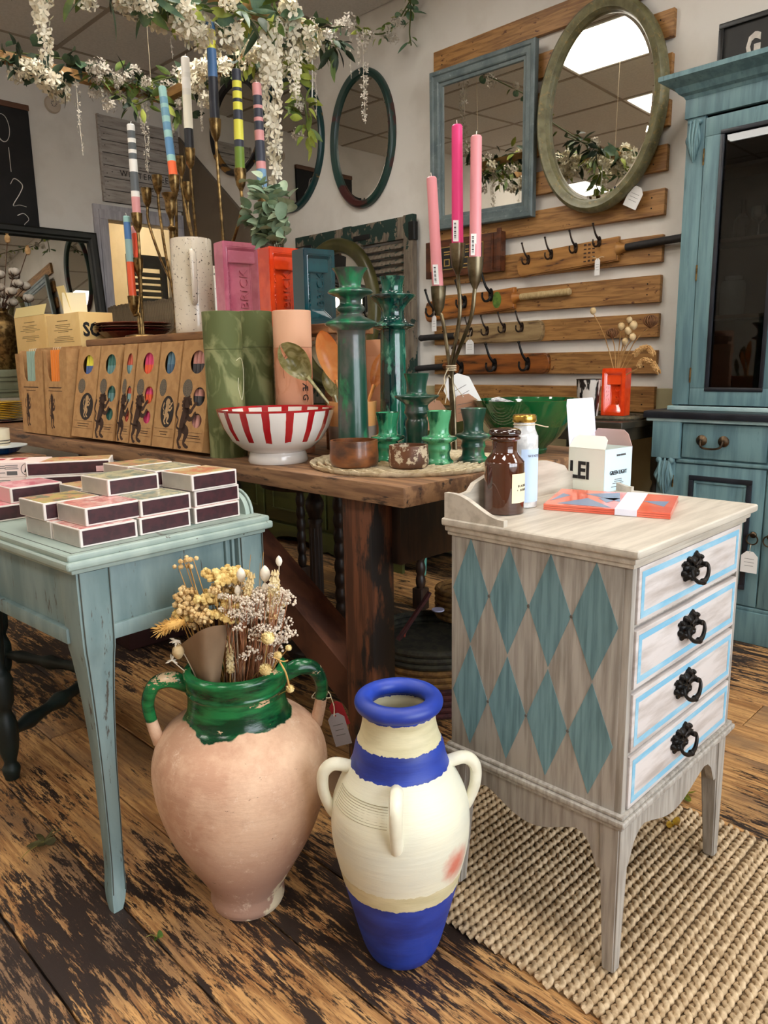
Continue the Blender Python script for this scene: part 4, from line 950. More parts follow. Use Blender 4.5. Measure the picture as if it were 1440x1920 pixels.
t = thing('straw_basket', 'small round black lidded basket lying on the basket stack', 'basket', lc); bm = B()
for i in range(6): coilring(bm, lc, .02+i*.018, .042-.0035*i*i*.25, 1, 0, r=.0105)
coilring(bm, lc, .115, -.02, 3, .018); obj('coiled_lid', bm, straw, t)
bm = B(); lathe(bm, [(0, .046), (.022, .046), (.022, .05), (0, .05)], n=18, c=lc+V((-.05, .04, 0))); obj('round_label', bm, M('lilac_label', (196, 196, 226), rough=.7), t)
t = thing('straw_basket', 'open tan basket behind the black lidded basket', 'basket', bk_c+V((.2, .02, .26))); bm = B(); coilring(bm, bk_c+V((.2, .02, 0)), .10, .235, 6, .018, r=.0095); obj('coiled_wall', bm, straws[1], t)
t = thing('hand_brush', 'maroon bound brush lying across the basket stack', 'brush', bk_c+V((-.1, .03, .22))); bm = B()
for i in range(7): tube(bm, [bk_c+V((-.16+.008*i, .01+.004*i, .235)), bk_c+V((-.05+.008*i, -.02+.005*i, .36))], .009, n=6)
obj('bristles', bm, straws[0], t)
bm = B(); tube(bm, [bk_c+V((-.145, -.005, .245)), bk_c+V((-.12, .012, .262)), bk_c+V((-.09, .045, .25))], .003, n=5); obj('binding', bm, M('red_thread', (150, 60, 44), rough=.8), t)

# ------------------------------------------------------------------ dark green turned chair frame under the writing table
gch = thing('turned_leg_stool', 'dark green stool frame with turned legs and stretchers under the writing table', 'stool', (.85, 2.4, 0)); dgp = M('dark_bottle_green_paint', (26, 44, 40), (20, 32, 30), sc=6, rough=.5)
legp = [(.018, 0), (.024, .03), (.016, .05), (.026, .09), (.03, .16), (.018, .2), (.028, .23), (.028, .3), (.016, .33), (.022, .45), (.027, .52), (.02, .54), (.027, .56), (.027, .62)]
Lg = {'a': (1.0, 2.33), 'b': (.83, 2.75), 'c': (.45, 2.55), 'd': (.62, 2.1)}
for k in Lg:
    bm = B(); lathe(bm, [(q.x, q.y) for q in cr([V(a) for a in legp], 3)], n=16, c=Lg[k]+(0,)); obj('leg', bm, dgp, gch)
def turned(bm, a, b, r):
    a, b = V(a), V(b); pts = [a.lerp(b, i/20) for i in range(21)]; tube(bm, pts, [r*.5, r*.6, r, r*.75, r*.7, r*1.1, r*.7, r*.75, r, r*.6, r*.5], n=12)
for a, b in (('a', 'd'), ('b', 'c'), ('a', 'b'), ('c', 'd')):
    bm = B(); turned(bm, Lg[a]+(.13,), Lg[b]+(.13,), .024); obj('stretcher', bm, dgp, gch)
bm = B(); c4 = [Lg[k] for k in 'abcd']; plate(bm, [(p_[0]*1.06-.04, p_[1]*1.02-.05) for p_ in c4], th=.03, Mx=Matrix.Translation((0, 0, .6))); obj('seat', bm, dgp, gch)
t = thing('cardboard_box', 'brown cardboard box on the floor under the writing table at far left', 'box', (.75, 3.95, 0)); bm = B(); box(bm, .45, .93, 3.75, 4.2, 0, .34, bev=.004); obj('carton', bm, kraft, t)
bm = B(); box(bm, .43, .68, 3.73, 4.22, .34, .346, bev=.001, seg=1); box(bm, .69, .95, 3.73, 4.22, .34, .346, bev=.001, seg=1); obj('flap', bm, kraft, t)
t = thing('wooden_pole', 'reddish wooden pole leaning behind the green turned legs', 'pole', (.93, 3.2, 0)); bm = B(); tube(bm, [V((.92, 3.2, 0)), V((.96, 3.24, .5)), V((1.0, 3.3, .8))], [.012, .012, .011], n=10, k=3); obj('pole_shaft', bm, M('red_brown_wood', (132, 66, 40), (104, 48, 28), sc=6, rough=.5), t)
bm = B(); lathe(bm, [(0, 0), (.016, 0), (.017, .015), (.014, .03), (0, .03)], n=12, c=(.92, 3.2, 0)); obj('ferrule', bm, black_iron, t)
t = thing('blanket_chest', 'dark red wooden chest pushed under the far end of the table', 'chest', (1.4, 3.0, 0)); bm = B(); box(bm, 1.3, 1.75, 2.75, 3.4, .0, .42, bev=.006); obj('body', bm, M('oxblood_wood', (58, 26, 22), (42, 18, 16), sc=6, rough=.5), t)
bm = B(); box(bm, 1.285, 1.765, 2.735, 3.415, .42, .46, bev=.008); obj('lid', bm, M('oxblood_wood', (0, 0, 0)), t)

# ------------------------------------------------------------------ back wall: sign, blackboard, leaning mirror, pale cabinet
sgn = thing('plank_sign', 'grey white plank sign lettered in black, hung above the doorway', 'sign', (3.0, BK-.02, 2.59))
wp = M('whitewashed_plank', (172, 165, 158), (148, 140, 132), sc=6, st=(1, 6, 8), lo=.35, hi=.7, rough=.8, bump=.1, rnd=True, c3=(96, 90, 84), sc3=12, lo3=.68, hi3=.78)
sx0, sx1, sz0, sz1 = 2.70, 3.33, 2.30, 2.885
bm = B(); box(bm, sx0, sx1, BK-.014, BK-.002, sz0, sz1); obj('backing', bm, M('sign_gap', (44, 40, 38), rough=.9), sgn)
npl = 7; hpl = (sz1-sz0)/npl
for i in range(npl):
    bm = B(); box(bm, sx0, sx1, BK-.024, BK-.012, sz0+i*hpl+.0022, sz0+(i+1)*hpl-.0022, bev=.0015, seg=1); obj('plank', bm, wp, sgn)
bm = B(); box(bm, sx0-.012, sx0+.004, BK-.03, BK-.002, sz0, sz1, bev=.002); obj('edge_batten', bm, wp, sgn)
sgi = M('sign_ink', (46, 42, 40), rough=.8)
text('WINTER BEER', .058, sgi, sgn, FY((3.045, BK-.025, sz0+hpl*2.5)), space=1.25); text('HOUSE', .04, sgi, sgn, FY((3.04, BK-.025, sz0+hpl*1.5)), space=1.3); text('9', .055, sgi, sgn, FY((3.06, BK-.025, sz0+hpl*3.7)))
bm = B()
for s in (-1, 1): plate(bm, ell(0, 0, .004, .004, 8), th=.0005, Mx=FY((3.045+s*.275, BK-.0246, sz0+hpl*2.5)))
for i in range(7):
    for s in (sx0+.03, sx1-.03): plate(bm, ell(0, 0, .0035, .0035, 8), th=.0005, Mx=FY((s, BK-.0246, sz0+hpl*(i+.5)+random.uniform(-.015, .015))))
obj('nail', bm, sgi, sgn)
cbd = thing('chalkboard', 'tall black chalkboard with chalk numerals on the back wall', 'chalkboard', (1.9, BK-.02, 2.4))
bm = B(); box(bm, 1.55, 2.212, BK-.022, BK-.002, 1.75, 2.8, bev=.002); obj('board', bm, M('blackboard', (18, 17, 18), (26, 25, 25), sc=4, rough=.75), cbd)
bm = B(); box(bm, 1.55, 2.216, BK-.03, BK-.002, 2.8, 2.835, bev=.003); obj('top_rail', bm, M('rail_wood', (96, 62, 42), rough=.6), cbd)
chalk = M('chalk', (214, 210, 204), rough=.9)
def digit(pts, cx, cz, s, k=6):
    bm = B(); tube(bm, [V((cx+a*s, BK-.0235, cz+b*s)) for a, b in pts], .0034, n=6, k=k, flat=.5); obj('chalk_numeral', bm, chalk, cbd)
digit([(.5*sin(a), cos(a)) for a in (2*pi*i/12 for i in range(13))], 2.035, 2.665, .085, 3)
digit([(0, 1), (0, -1)], 2.06, 2.475, .075, 1)
digit([(-.45, .55), (-.1, 1), (.45, .6), (.2, -.05), (-.4, -1), (.1, -.93), (.6, -1)], 2.085, 2.275, .085)
digit([(-.4, .8), (.1, 1), (.45, .6), (.05, .1), (.5, -.3), (.3, -.9), (-.4, -.8)], 2.105, 2.06, .085)
t = thing('wall_bell', 'round cream alarm sounder high on the back wall', 'alarm', (2.385, BK, 2.88)); bm = B(); lathe(bm, [(0, 0), (.052, 0), (.056, .01), (.05, .026), (.03, .032), (0, .033)], n=28, Mx=FY((2.385, BK, 2.88))); obj('cover', bm, M('old_cream_plastic', (186, 172, 154), rough=.6), t)
bm = B()
for i in range(8): a = 2*pi*i/8; lathe(bm, [(0, 0), (.004, 0), (.004, .001), (0, .001)], n=8, Mx=FY((2.385+.016*cos(a), BK-.0325, 2.88+.016*sin(a))))
obj('sound_hole', bm, grey_ink, t)
# pale green chest under the mirror
pc = thing('pale_chest', 'pale sage chest with cream sides standing against the back wall', 'chest', (1.6, 5.0, 0)); sage = M('sage_paint', (158, 164, 138), (142, 148, 122), sc=5, rough=.5)
bm = B(); box(bm, 1.0, 2.3, 4.83, BK-.02, 0, .95, bev=.004); obj('carcass', bm, M('cream_side_paint', (222, 214, 196), (208, 200, 180), sc=4, rough=.6), pc)
bm = B()
for z0, z1, d in ((.95, .985, .0), (.985, 1.0, .012), (1.0, 1.05, .004), (1.05, 1.075, .016), (1.075, 1.118, .028)): box(bm, 1.0-d, 2.3+d, 4.83-d, BK-.02, z0, z1, bev=.005)
obj('cornice_top', bm, sage, pc)
lm = thing('leaning_mirror', 'wide black framed mirror leaning on the back wall above pale chest', 'mirror', (1.9, 5.2, 1.118)); blk = M('black_green_frame', (22, 26, 22), (14, 16, 14), sc=5, rough=.35)
ML = FY((1.93, BK-.085, 1.595)) @ Matrix.Rotation(R(-6), 4, 'X')
bm = B(); mitred(bm, ML, .66, .468, [(0, 0), (0, .03), (.012, .036), (.04, .034), (.05, .026), (.062, .026), (.07, .01), (.076, 0)]); obj('frame', bm, blk, lm, ang=20)
bm = B(); box(bm, -.588, .588, -.396, .396, 0, .006, Mx=ML); obj('mirror_glass', bm, mirror_m, lm, smooth=False)
# brass vase with cotton stems
vc = V((1.66, 4.93, 1.118)); vc = V((vc.x, vc.y, 1.118)); q = oy(4.95, 12, 690); vc = V((q.x, 4.95, 1.118))
bv = thing('brass_vase', 'aged brass vase on the pale chest at far left', 'vase', vc); bm = B(); vessel(bm, [(q.x, q.y) for q in cr([V(a) for a in ((.055, 0), (.062, .02), (.088, .18), (.094, .26), (.07, .315), (.045, .335), (.05, .36))], 4)], th=.004, c=vc, n=32); obj('body', bm, brass, bv)
cs = thing('cotton_stems', 'dried cotton boll stems standing in the brass vase', 'dried flowers', vc+V((0, 0, .2))); random.seed(3)
bollw = M('cotton_white', (216, 206, 192), (196, 184, 168), sc=20, rough=.95, bump=.3); stem_b = M('brown_stem', (92, 62, 42), (70, 46, 32), sc=30, rough=.8)
bs = B()
for i in range(15):
    a = random.uniform(-.4, 2.2*pi); rr = random.uniform(.03, .16); zz = random.uniform(.36, .58); e = vc+V((rr*cos(a)+.02, rr*sin(a)*.5-.04, zz))
    tube(bs, [vc+V((0, 0, .2)), vc+V((rr*.3*cos(a), rr*.15*sin(a)-.02, .36)), e], .003, n=5, k=3)
    bm = B()
    for k in range(4): a2 = pi/2*k; lathe(bm, [(0, -.022), (.019, -.010), (.021, .004), (.012, .018), (0, .022)], n=10, c=e+V((.013*cos(a2), .013*sin(a2), .01)), k=2)
    b_ = obj('cotton_boll', bm, bollw, cs); bm = B()
    for k in range(4): a2 = pi/2*k+.7; tube(bm, [e+V((0, 0, -.018)), e+V((.03*cos(a2), .03*sin(a2), -.006)), e+V((.036*cos(a2), .036*sin(a2), .014))], [.003, .006, .001], n=5, k=2, flat=.5)
    obj('husk', bm, stem_b, b_)
for px_, py_ in ((14, 448), (52, 470)):
    e = oy(4.9, px_, py_); tube(bs, [vc+V((0, 0, .25)), vc.lerp(e, .6)+V((0, 0, .1)), e], .0025, n=5, k=3)
    bm = B(); lathe(bm, [(0, -.026), (.012, -.02), (.018, 0), (.013, .018), (.006, .024), (.01, .03), (0, .03)], n=12, c=e); obj('seed_pod', bm, M('dry_pod', (196, 160, 110), (170, 130, 84), sc=30, rough=.8), cs)
obj('stem', bs, stem_b, cs)
# things seen through the doorway
t = thing('louvred_shutter', 'dark louvred shutter standing in the cream room behind the doorway', 'shutter', (3.1, 5.9, 0)); ds = M('dark_grey_shutter', (52, 50, 44), (38, 36, 32), sc=6, rough=.7)
x0, yb = 3.0, BK+.3
bm = B(); box(bm, x0, x0+.05, yb, yb+.03, 0, 2.0, bev=.003); box(bm, x0+.29, x0+.34, yb, yb+.03, 0, 2.0, bev=.003); box(bm, x0+.05, x0+.29, yb, yb+.03, 1.9, 2.0, bev=.003); box(bm, x0+.05, x0+.29, yb, yb+.03, 0, .12, bev=.003); obj('frame', bm, ds, t)
bm = B(); box(bm, x0+.045, x0+.295, -.02, .02, -.004, .004); sl = mesh(bm, ds, 'slat'); z = .15
while z < 1.88: inst('slat', sl, t, Matrix.Translation((0, yb+.015, z)) @ Matrix.Rotation(R(50), 4, 'X')); z += .05
t = thing('plywood_panel', 'pale plywood panel leaning in the cream room beyond the doorway', 'board', (2.95, BK+.7, 0)); bm = B(); box(bm, 2.72, 3.12, BK+.9, BK+.92, 0, 1.5, bev=.002); obj('sheet', bm, M('pale_ply', (206, 178, 122), (186, 156, 100), sc=5, st=(6, 6, .8), rough=.7), t)
t = thing('hanging_coat', 'dark maroon coat hanging by the shutter beyond the doorway', 'coat', (2.98, BK+.35, .8)); bm = B(); lathe(bm, [(.02, .62), (.07, .58), (.085, .3), (.10, 0)], n=18, c=(2.985, BK+.33, .8), wob=.12); obj('coat', bm, M('maroon_cloth', (70, 16, 22), (54, 12, 18), sc=20, rough=.9), t)
bm = B(); tube(bm, [V((2.985, BK+.33, 1.41)), V((2.985, BK+.33, 1.47)), V((2.99, BK+.36, 1.49)), V((2.99, BK+.39, 1.48))], .004, n=6, k=3); obj('hanger_hook', bm, black_iron, t)
# ------------------------------------------------------------------ riser on the table, with what stands on it
RZ = 1.24; RXF = 1.48
crate_w = M('riser_wood', (140, 98, 60), (104, 68, 40), sc=5, st=(10, 1, 10), rough=.6, bump=.1)
rs = thing('display_riser', 'long wooden riser on the table carrying the jugs, plates and candelabra', 'riser', (1.75, 2.7, TZ))
bm = B(); box(bm, RXF, 2.0, 2.36, 3.3, RZ-.03, RZ, bev=.008, seg=3); obj('top', bm, crate_w, rs)
for yy in (2.38, 2.82, 3.24):
    bm = B(); box(bm, RXF+.02, 1.98, yy, yy+.04, TZ, RZ-.03, bev=.003); obj('support', bm, crate_w, rs)
bm = B(); box(bm, 1.93, 1.97, 2.42, 3.24, TZ, RZ-.03); obj('back_panel', bm, crate_w, rs)
rs2 = thing('display_riser', 'short wooden riser carrying the three brick shaped vases', 'riser', (1.6, 2.05, TZ))
bm = B(); box(bm, 1.53, 1.72, 1.745, 2.355, RZ-.03, RZ, bev=.005, seg=3); obj('top', bm, crate_w, rs2)
for yy in (1.76, 2.30):
    bm = B(); box(bm, 1.55, 1.70, yy, yy+.035, TZ, RZ-.03, bev=.003); obj('support', bm, crate_w, rs2)
# --- brick shaped vases
def brick_bm(w_, d_, h_):
    """upright brick: local X = width (frog face at -Y), open top"""
    bm = B(); f = .014
    t = bmesh.new()
    o = [t.verts.new(V(p)) for p in ((-w_/2, -d_/2, 0), (w_/2, -d_/2, 0), (w_/2, -d_/2, h_), (-w_/2, -d_/2, h_))]
    i_ = [t.verts.new(V(p)) for p in ((-w_/2+f, -d_/2, f*1.3), (w_/2-f, -d_/2, f*1.3), (w_/2-f, -d_/2, h_-f*1.3), (-w_/2+f, -d_/2, h_-f*1.3))]
    e = .022
    n_ = [t.verts.new(V(p)) for p in ((-w_/2+f+e*.9, -d_/2+.022, f+e*1.5), (w_/2-f-e*.9, -d_/2+.022, f+e*1.5), (w_/2-f-e*.9, -d_/2+.022, h_-f-e*1.5), (-w_/2+f+e*.9, -d_/2+.022, h_-f-e*1.5))]
    for k in range(4):
        t.faces.new((o[k], o[(k+1) % 4], i_[(k+1) % 4], i_[k])); t.faces.new((i_[k], i_[(k+1) % 4], n_[(k+1) % 4], n_[k]))
    t.faces.new(n_)
    b_ = [t.verts.new(V(p)) for p in ((-w_/2, d_/2, 0), (w_/2, d_/2, 0), (w_/2, d_/2, h_), (-w_/2, d_/2, h_))]
    t.faces.new((b_[0], o[0], o[3], b_[3])); t.faces.new((o[1], b_[1], b_[2], o[2])); t.faces.new((b_[1], b_[0], b_[3], b_[2])); t.faces.new((b_[0], b_[1], o[1], o[0]))
    r = .008; m = [t.verts.new(V(p)) for p in ((-w_/2+r, -d_/2+r, h_), (w_/2-r, -d_/2+r, h_), (w_/2-r, d_/2-r, h_), (-w_/2+r, d_/2-r, h_))]
    q = [t.verts.new(V((v.co.x, v.co.y, h_-.07))) for v in m]; tp = [o[3], o[2], b_[2], b_[3]]
    for k in range(4): t.faces.new((tp[k], tp[(k+1) % 4], m[(k+1) % 4], m[k])); t.faces.new((m[k], m[(k+1) % 4], q[(k+1) % 4], q[k]))
    t.faces.new(q)
    bmesh.ops.recalc_face_normals(t, faces=t.faces[:])
    bmesh.ops.bevel(t, geom=[e_ for e_ in t.edges if e_.calc_length() > .02], offset=.0022, segments=2, affect='EDGES')
    merge(bm, t); return bm
def brick(label, corner, rz, w_, d_, h_, mat, nm='brick_vase'):
    """corner = nearest bottom corner (between the left side and the frog face)"""
    rm_ = Matrix.Rotation(rz, 4, 'Z'); c = V(corner)+rm_ @ V((w_/2, d_/2, 0))
    t = thing(nm, label, 'vase', c, rz); b_ = obj('body', brick_bm(w_, d_, h_), mat, t, local=True, ang=30)
    Mw = wm(t); fr = Mw @ frame((.010, -d_/2+.0222, h_*.48), (0, 0, 1), (-1, 0, 0))
    text('BRICK', .034*h_/.222, mat, t, fr @ Matrix.Translation((0, -.004, 0)), ext=.005, space=1.08, name='raised_lettering', bold=-.0006)
    wl = frame((-w_/2+.014+.010, -d_/2+.0115, h_*.48), (0, 0, 1), V((-.022*.9, -.022, 0)))
    text('LONDON', .020*h_/.222, mat, t, Mw @ wl, ext=.002, space=1.35, name='raised_lettering', bold=-.0006)
    return t
glz = lambda n, a, b: M(n, a, b, sc=9, rough=.12, coat=.4, spec=.6)
BX = 1.545
bp_ = (ox(BX, 424, 585), ox(BX, 510, 600), ox(BX, 573, 597)); btop = (ox(BX, 424, 449).z-RZ, ox(BX, 510, 460).z-RZ, ox(BX, 573, 463).z-RZ)
brick('pink glazed brick shaped vase, left of the three on the riser', (BX, bp_[0].y, RZ), R(-8), .146, .072, btop[0], glz('pink_glaze', (214, 122, 146), (198, 104, 130)))
brick('orange glazed brick shaped vase holding eucalyptus, middle of the three on the riser', (BX, bp_[1].y, RZ), R(-8), .12, .078, btop[1], glz('orange_glaze', (236, 78, 32), (216, 60, 22)))
brick('dark teal glazed brick shaped vase, right of the three on the riser', (BX, bp_[2].y, RZ), R(-9), .114, .072, btop[2], glz('teal_glaze', (8, 66, 74), (6, 52, 60)))
bh = btop[1]
# eucalyptus in the orange vase
random.seed(8)
euc = M('eucalyptus_leaf', (136, 160, 132), (104, 130, 104), sc=16, rough=.6, rnd=True, lo=.3, hi=.7)
euc_l = M('eucalyptus_leaf_pale', (178, 194, 164), (144, 166, 136), sc=16, rough=.6, rnd=True)
def leaf_mesh(mat, l, w_, rnd=False, fold=.18):
    bm = B(); n = 7; L_, Rr, C = [], [], []
    for i in range(n+1):
        u = i/n; ww = w_/2*(sin(pi*min(1, u*1.02))**(.55 if rnd else .8))*(1.0 if rnd else (1-.25*u))
        z = -.25*l*u*u*.6
        C.append(bm.verts.new((0, u*l, z))); L_.append(bm.verts.new((-ww, u*l, z+ww*fold*2))); Rr.append(bm.verts.new((ww, u*l, z+ww*fold*2)))
    for i in range(n):
        for a, b in ((L_, C), (C, Rr)):
            try: bm.faces.new((a[i], a[i+1], b[i+1], b[i]))
            except ValueError: pass
    bmesh.ops.remove_doubles(bm, verts=bm.verts, dist=1e-5); bmesh.ops.recalc_face_normals(bm, faces=bm.faces[:])
    return mesh(bm, mat, 'leaf', 80)
LF = {'euc': leaf_mesh(euc, .05, .042, True), 'eucp': leaf_mesh(euc_l, .044, .036, True)}
def look(d, roll=0):
    d = V(d).normalized(); q = d.to_track_quat('Y', 'Z'); return q.to_matrix().to_4x4() @ Matrix.Rotation(roll, 4, 'Y')
ev_base = V((1.61, bp_[1].y+.02, RZ+bh-.05))
eu = thing('eucalyptus_sprig', 'artificial eucalyptus sprig standing in the orange brick vase', 'plant', ev_base)
bs = B(); tops = [(462, 395), (470, 340), (490, 335), (520, 345), (545, 360), (535, 405), (478, 420), (505, 400), (500, 370)]
for i, (x_, y_) in enumerate(tops):
    e = ox(1.56+.02*(i % 4), x_, y_); mid = ev_base.lerp(e, .5)+V((0, 0, .03))
    pts = cr([ev_base, mid, e], 5); tube(bs, pts, [.0028, .002, .0012], n=5)
    for k in range(3, len(pts)):
        for s in ((-1, 1) if k % 2 else (1,)):
            d = V((random.uniform(-1, .2), random.uniform(-1, 1), random.uniform(-.5, .7))); sc_ = random.uniform(.9, 1.4)
            inst('leaf', LF[random.choice(('euc', 'eucp', 'eucp'))], eu, Matrix.Translation(pts[k]) @ look(d, random.uniform(-.9, .9)) @ Matrix.Scale(sc_, 4))
obj('stem', bs, M('eucalyptus_stem', (96, 92, 66), rough=.8), eu)
# --- speckled jugs
spk = M('speckled_cream_glaze', (224, 214, 194), (216, 205, 184), sc=6, rough=.22, coat=.3, c3=(60, 46, 38), sc3=95, st3=(1, 1, 1), lo3=.69, hi3=.70)
jc = ox(1.60, 368, 617); jc = V((1.60, jc.y, RZ))
for (dx, dy, h_, r_, lab) in ((0, 0, ox(1.60, 368, 447).z-RZ, .076, 'tall cream jug with black speckles and long handle beside the pink brick'), (.17, .15, .27, .07, 'second cream speckled jug half hidden behind the tall speckled jug')):
    c = jc+V((dx, dy, 0)); t = thing('speckled_jug', lab, 'jug', c)
    bm = B(); vessel(bm, [(r_*.96, 0), (r_, .006), (r_, .03), (r_, h_*.5), (r_*.99, h_-.006), (r_*.97, h_)], th=.006, c=c, n=40); obj('body', bm, spk, t)
    bm = B(); a = math.atan2(-c.y, -c.x)+R(2)
    jar_handle(bm, c, a, [(r_-.004, h_*.82), (r_+.03, h_*.83), (r_+.04, h_*.74), (r_+.036, h_*.5), (r_+.02, h_*.36), (r_-.004, h_*.32)], [.009, .010, .011, .010, .009, .009], flat=1.5, zo=RZ); obj('handle', bm, spk, t)
    bm = B(); tube(bm, [c+V((-.01, r_*.8, h_-.02)), c+V((-.012, r_*1.12, h_-.004))], [.018, .012], n=10); obj('spout', bm, spk, t)
# --- candelabra and candles
def cup(bm, p, r=.0215, h=.075):
    """tulip socket, rim at p"""
    lathe(bm, [(0, -h), (.006, -h), (.008, -h*.93), (r*.72, -h*.72), (r*.92, -h*.35), (r, 0), (r*.88, 0), (r*.8, -h*.3), (0, -h*.35)], c=p, n=18)
def candelabrum(nm, label, base, cups, mat, tie, r=.006, bshape=True, hgt=.075, rc=.0225, cat='candlestick'):
    t = thing(nm, label, cat, base)
    if bshape:
        bm = B(); lathe(bm, [(0, 0), (.066, 0), (.068, .004), (.064, .009), (.03, .014), (0, .015)], c=base, n=32); obj('base', bm, mat, t)
    for i, p in enumerate(cups):
        off = V((cos(2.1*i), sin(2.1*i), 0))*.009
        tp = base.lerp(V((tie.x, tie.y, tie.z)), .9)+off; bt_ = V((base.x, base.y, base.z+.008))+off*.9
        bot = p-V((0, 0, hgt))
        bm = B(); m1 = tp.lerp(bot, .45); d = (bot-tp); m1 = m1+V((d.x, d.y, 0))*.16; m2 = bot-V((0, 0, .06*min(1, (bot.z-tp.z)/.1)))
        pts = [bt_, tp, m1, m2, bot+V((0, 0, .004))]
        tube(bm, pts, r, n=8, k=6); cup(bm, p, rc, hgt); obj('arm', bm, mat, t)
    return t
def candle(label, foot, tip, r, cols, group=None):
    """striped dinner candle: cols = [(fraction from the top, colour)]"""
    f, tp = V(foot), V(tip); d = tp-f; L_ = d.length
    t = thing('dinner_candle', label, 'candle', f, group=group); z0 = 1.0
    Mx = Matrix.Translation(f) @ d.to_track_quat('Z', 'Y').to_matrix().to_4x4()
    prev = 0; first = True
    tot = sum(c[0] for c in cols)
    at = L_
    for fr_, col in cols:
        nx = at-L_*fr_/tot; bm = B()
        ra, rb = r*(.90+.10*(1-at/L_)), r*(.90+.10*(1-nx/L_))
        if first: lathe(bm, [(0, nx), (rb, nx), (ra, at-.004), (ra*.8, at-.0005), (0, at)], n=20, Mx=Mx)
        else: lathe(bm, [(0, nx), (rb, nx), (ra, at), (0, at)], n=20, Mx=Mx)
        obj('wax_band' if len(cols) > 1 else 'wax', bm, M('wax_%d_%d_%d' % col, col, rough=.35, spec=.4), t); at = nx; first = False
    bm = B(); tube(bm, [Mx @ V((0, 0, L_-.002)), Mx @ V((.001, 0, L_+.006)), Mx @ V((.003, .001, L_+.011))], .0012, n=6); obj('wick', bm, M('wick_white', (230, 226, 214), rough=.9), t)
    return t
W_, K_, G_, P_, Y_, BL, TQ, OR, NV = (232, 228, 220), (26, 26, 32), (92, 96, 98), (216, 150, 150), (232, 228, 84), (78, 118, 168), (146, 188, 182), (236, 104, 58), (52, 56, 70)
A = [ox(1.585, 256, 400), ox(1.60, 258, 484), ox(1.57, 249, 555)]
baseA = V((1.585, ox(1.585, 265, 616).y, RZ))
candelabrum('brass_candelabrum', 'three-armed aged brass candelabrum at left end of the riser', baseA, A, brass, V((baseA.x, baseA.y, RZ+.10)))
candle('white, grey and dusty pink striped candle in the left brass candelabrum', A[0]-V((0, 0, .03)), ox(1.585, 245, 233), .017, [(.9, W_), (1.0, G_), (.6, W_), (.9, G_), (.5, W_), (.8, G_), (1.7, W_), (2.6, G_), (.8, W_), (3.3, P_)])
candle('pale blue and orange candle in lowest socket of the left candelabrum', A[2]-V((0, 0, .03)), ox(1.57, 237, 405), .0155, [(.9, TQ), (2.4, BL), (3.2, (142, 172, 170)), (6.0, (226, 92, 56))])
candle('short red orange candle in middle socket of the left candelabrum', A[1]-V((0, 0, .03)), ox(1.62, 252, 425), .0155, [(1, P_), (4, (224, 78, 46))])
cB = [ox(1.68, 274, 353), ox(1.72, 294, 329), ox(1.66, 326, 329)]
baseB = V((1.72, ox(1.72, 332, 600).y, RZ))
candelabrum('brass_candelabrum', 'three-armed aged brass candelabrum behind the speckled jugs, two sockets empty', baseB, cB, brass, V((baseB.x, baseB.y, RZ+.18)))
candle('mint, blue and orange candle leaning in brass candelabrum behind the jugs', cB[2]-V((0, 0, .03)), ox(1.68, 304, 163), .017, [(2.2, TQ), (1.3, (104, 148, 168)), (.8, TQ), (1.6, (104, 148, 168)), (1.2, TQ), (1.6, (98, 142, 170)), (1.4, TQ), (3.4, (88, 132, 170)), (1.2, TQ), (4.2, OR)])
cC = [ox(1.76, 338, 294), ox(1.72, 355, 279), ox(1.78, 350, 342)]
baseC = V((1.80, ox(1.80, 385, 600).y, RZ))
candelabrum('brass_candelabrum', 'three-armed aged brass candelabrum behind the tall jug, holding one white candle', baseC, cC, brass, V((baseC.x, baseC.y, RZ+.2)))
candle('white candle with black foot in candelabrum behind the tall jug', cC[1]-V((0, 0, .03)), ox(1.72, 347, 107), .018, [(2, W_), (.6, (222, 218, 208)), (1.4, W_), (.8, (224, 220, 208)), (4.2, (234, 228, 208)), (3.6, K_)])
cD = [ox(1.68, 403, 224), ox(1.70, 450, 317), ox(1.74, 492, 355)]
baseD = V((1.70, ox(1.70, 425, 600).y, RZ))
candelabrum('brass_candelabrum', 'three-armed aged brass candelabrum behind the pink brick vase, three candles', baseD, cD, brass, V((baseD.x, baseD.y, RZ+.24)))
candle('tallest candle, blue, yellow and navy, behind the pink brick vase', cD[0]-V((0, 0, .03)), ox(1.68, 394, 42), .018, [(1.3, BL), (3, Y_), (4.6, BL), (8.4, (38, 40, 50))])
candle('black, yellow and green banded candle behind the pink brick vase', cD[1]-V((0, 0, .03)), ox(1.70, 443, 130), .018, [(2, NV), (1.1, Y_), (.6, NV), (1.2, Y_), (.6, NV), (1.3, Y_), (1.6, NV), (3.4, Y_), (1.2, NV), (5.2, (112, 140, 52))])
candle('dusty pink, grey and blue banded candle beside the hanging flower strand', cD[2]-V((0, 0, .03)), ox(1.74, 481, 156), .018, [(2, P_), (1.5, NV), (.5, P_), (1.4, NV), (.6, P_), (1.4, NV), (1.6, P_), (3.3, NV), (1.2, P_), (4.6, (120, 158, 190))])
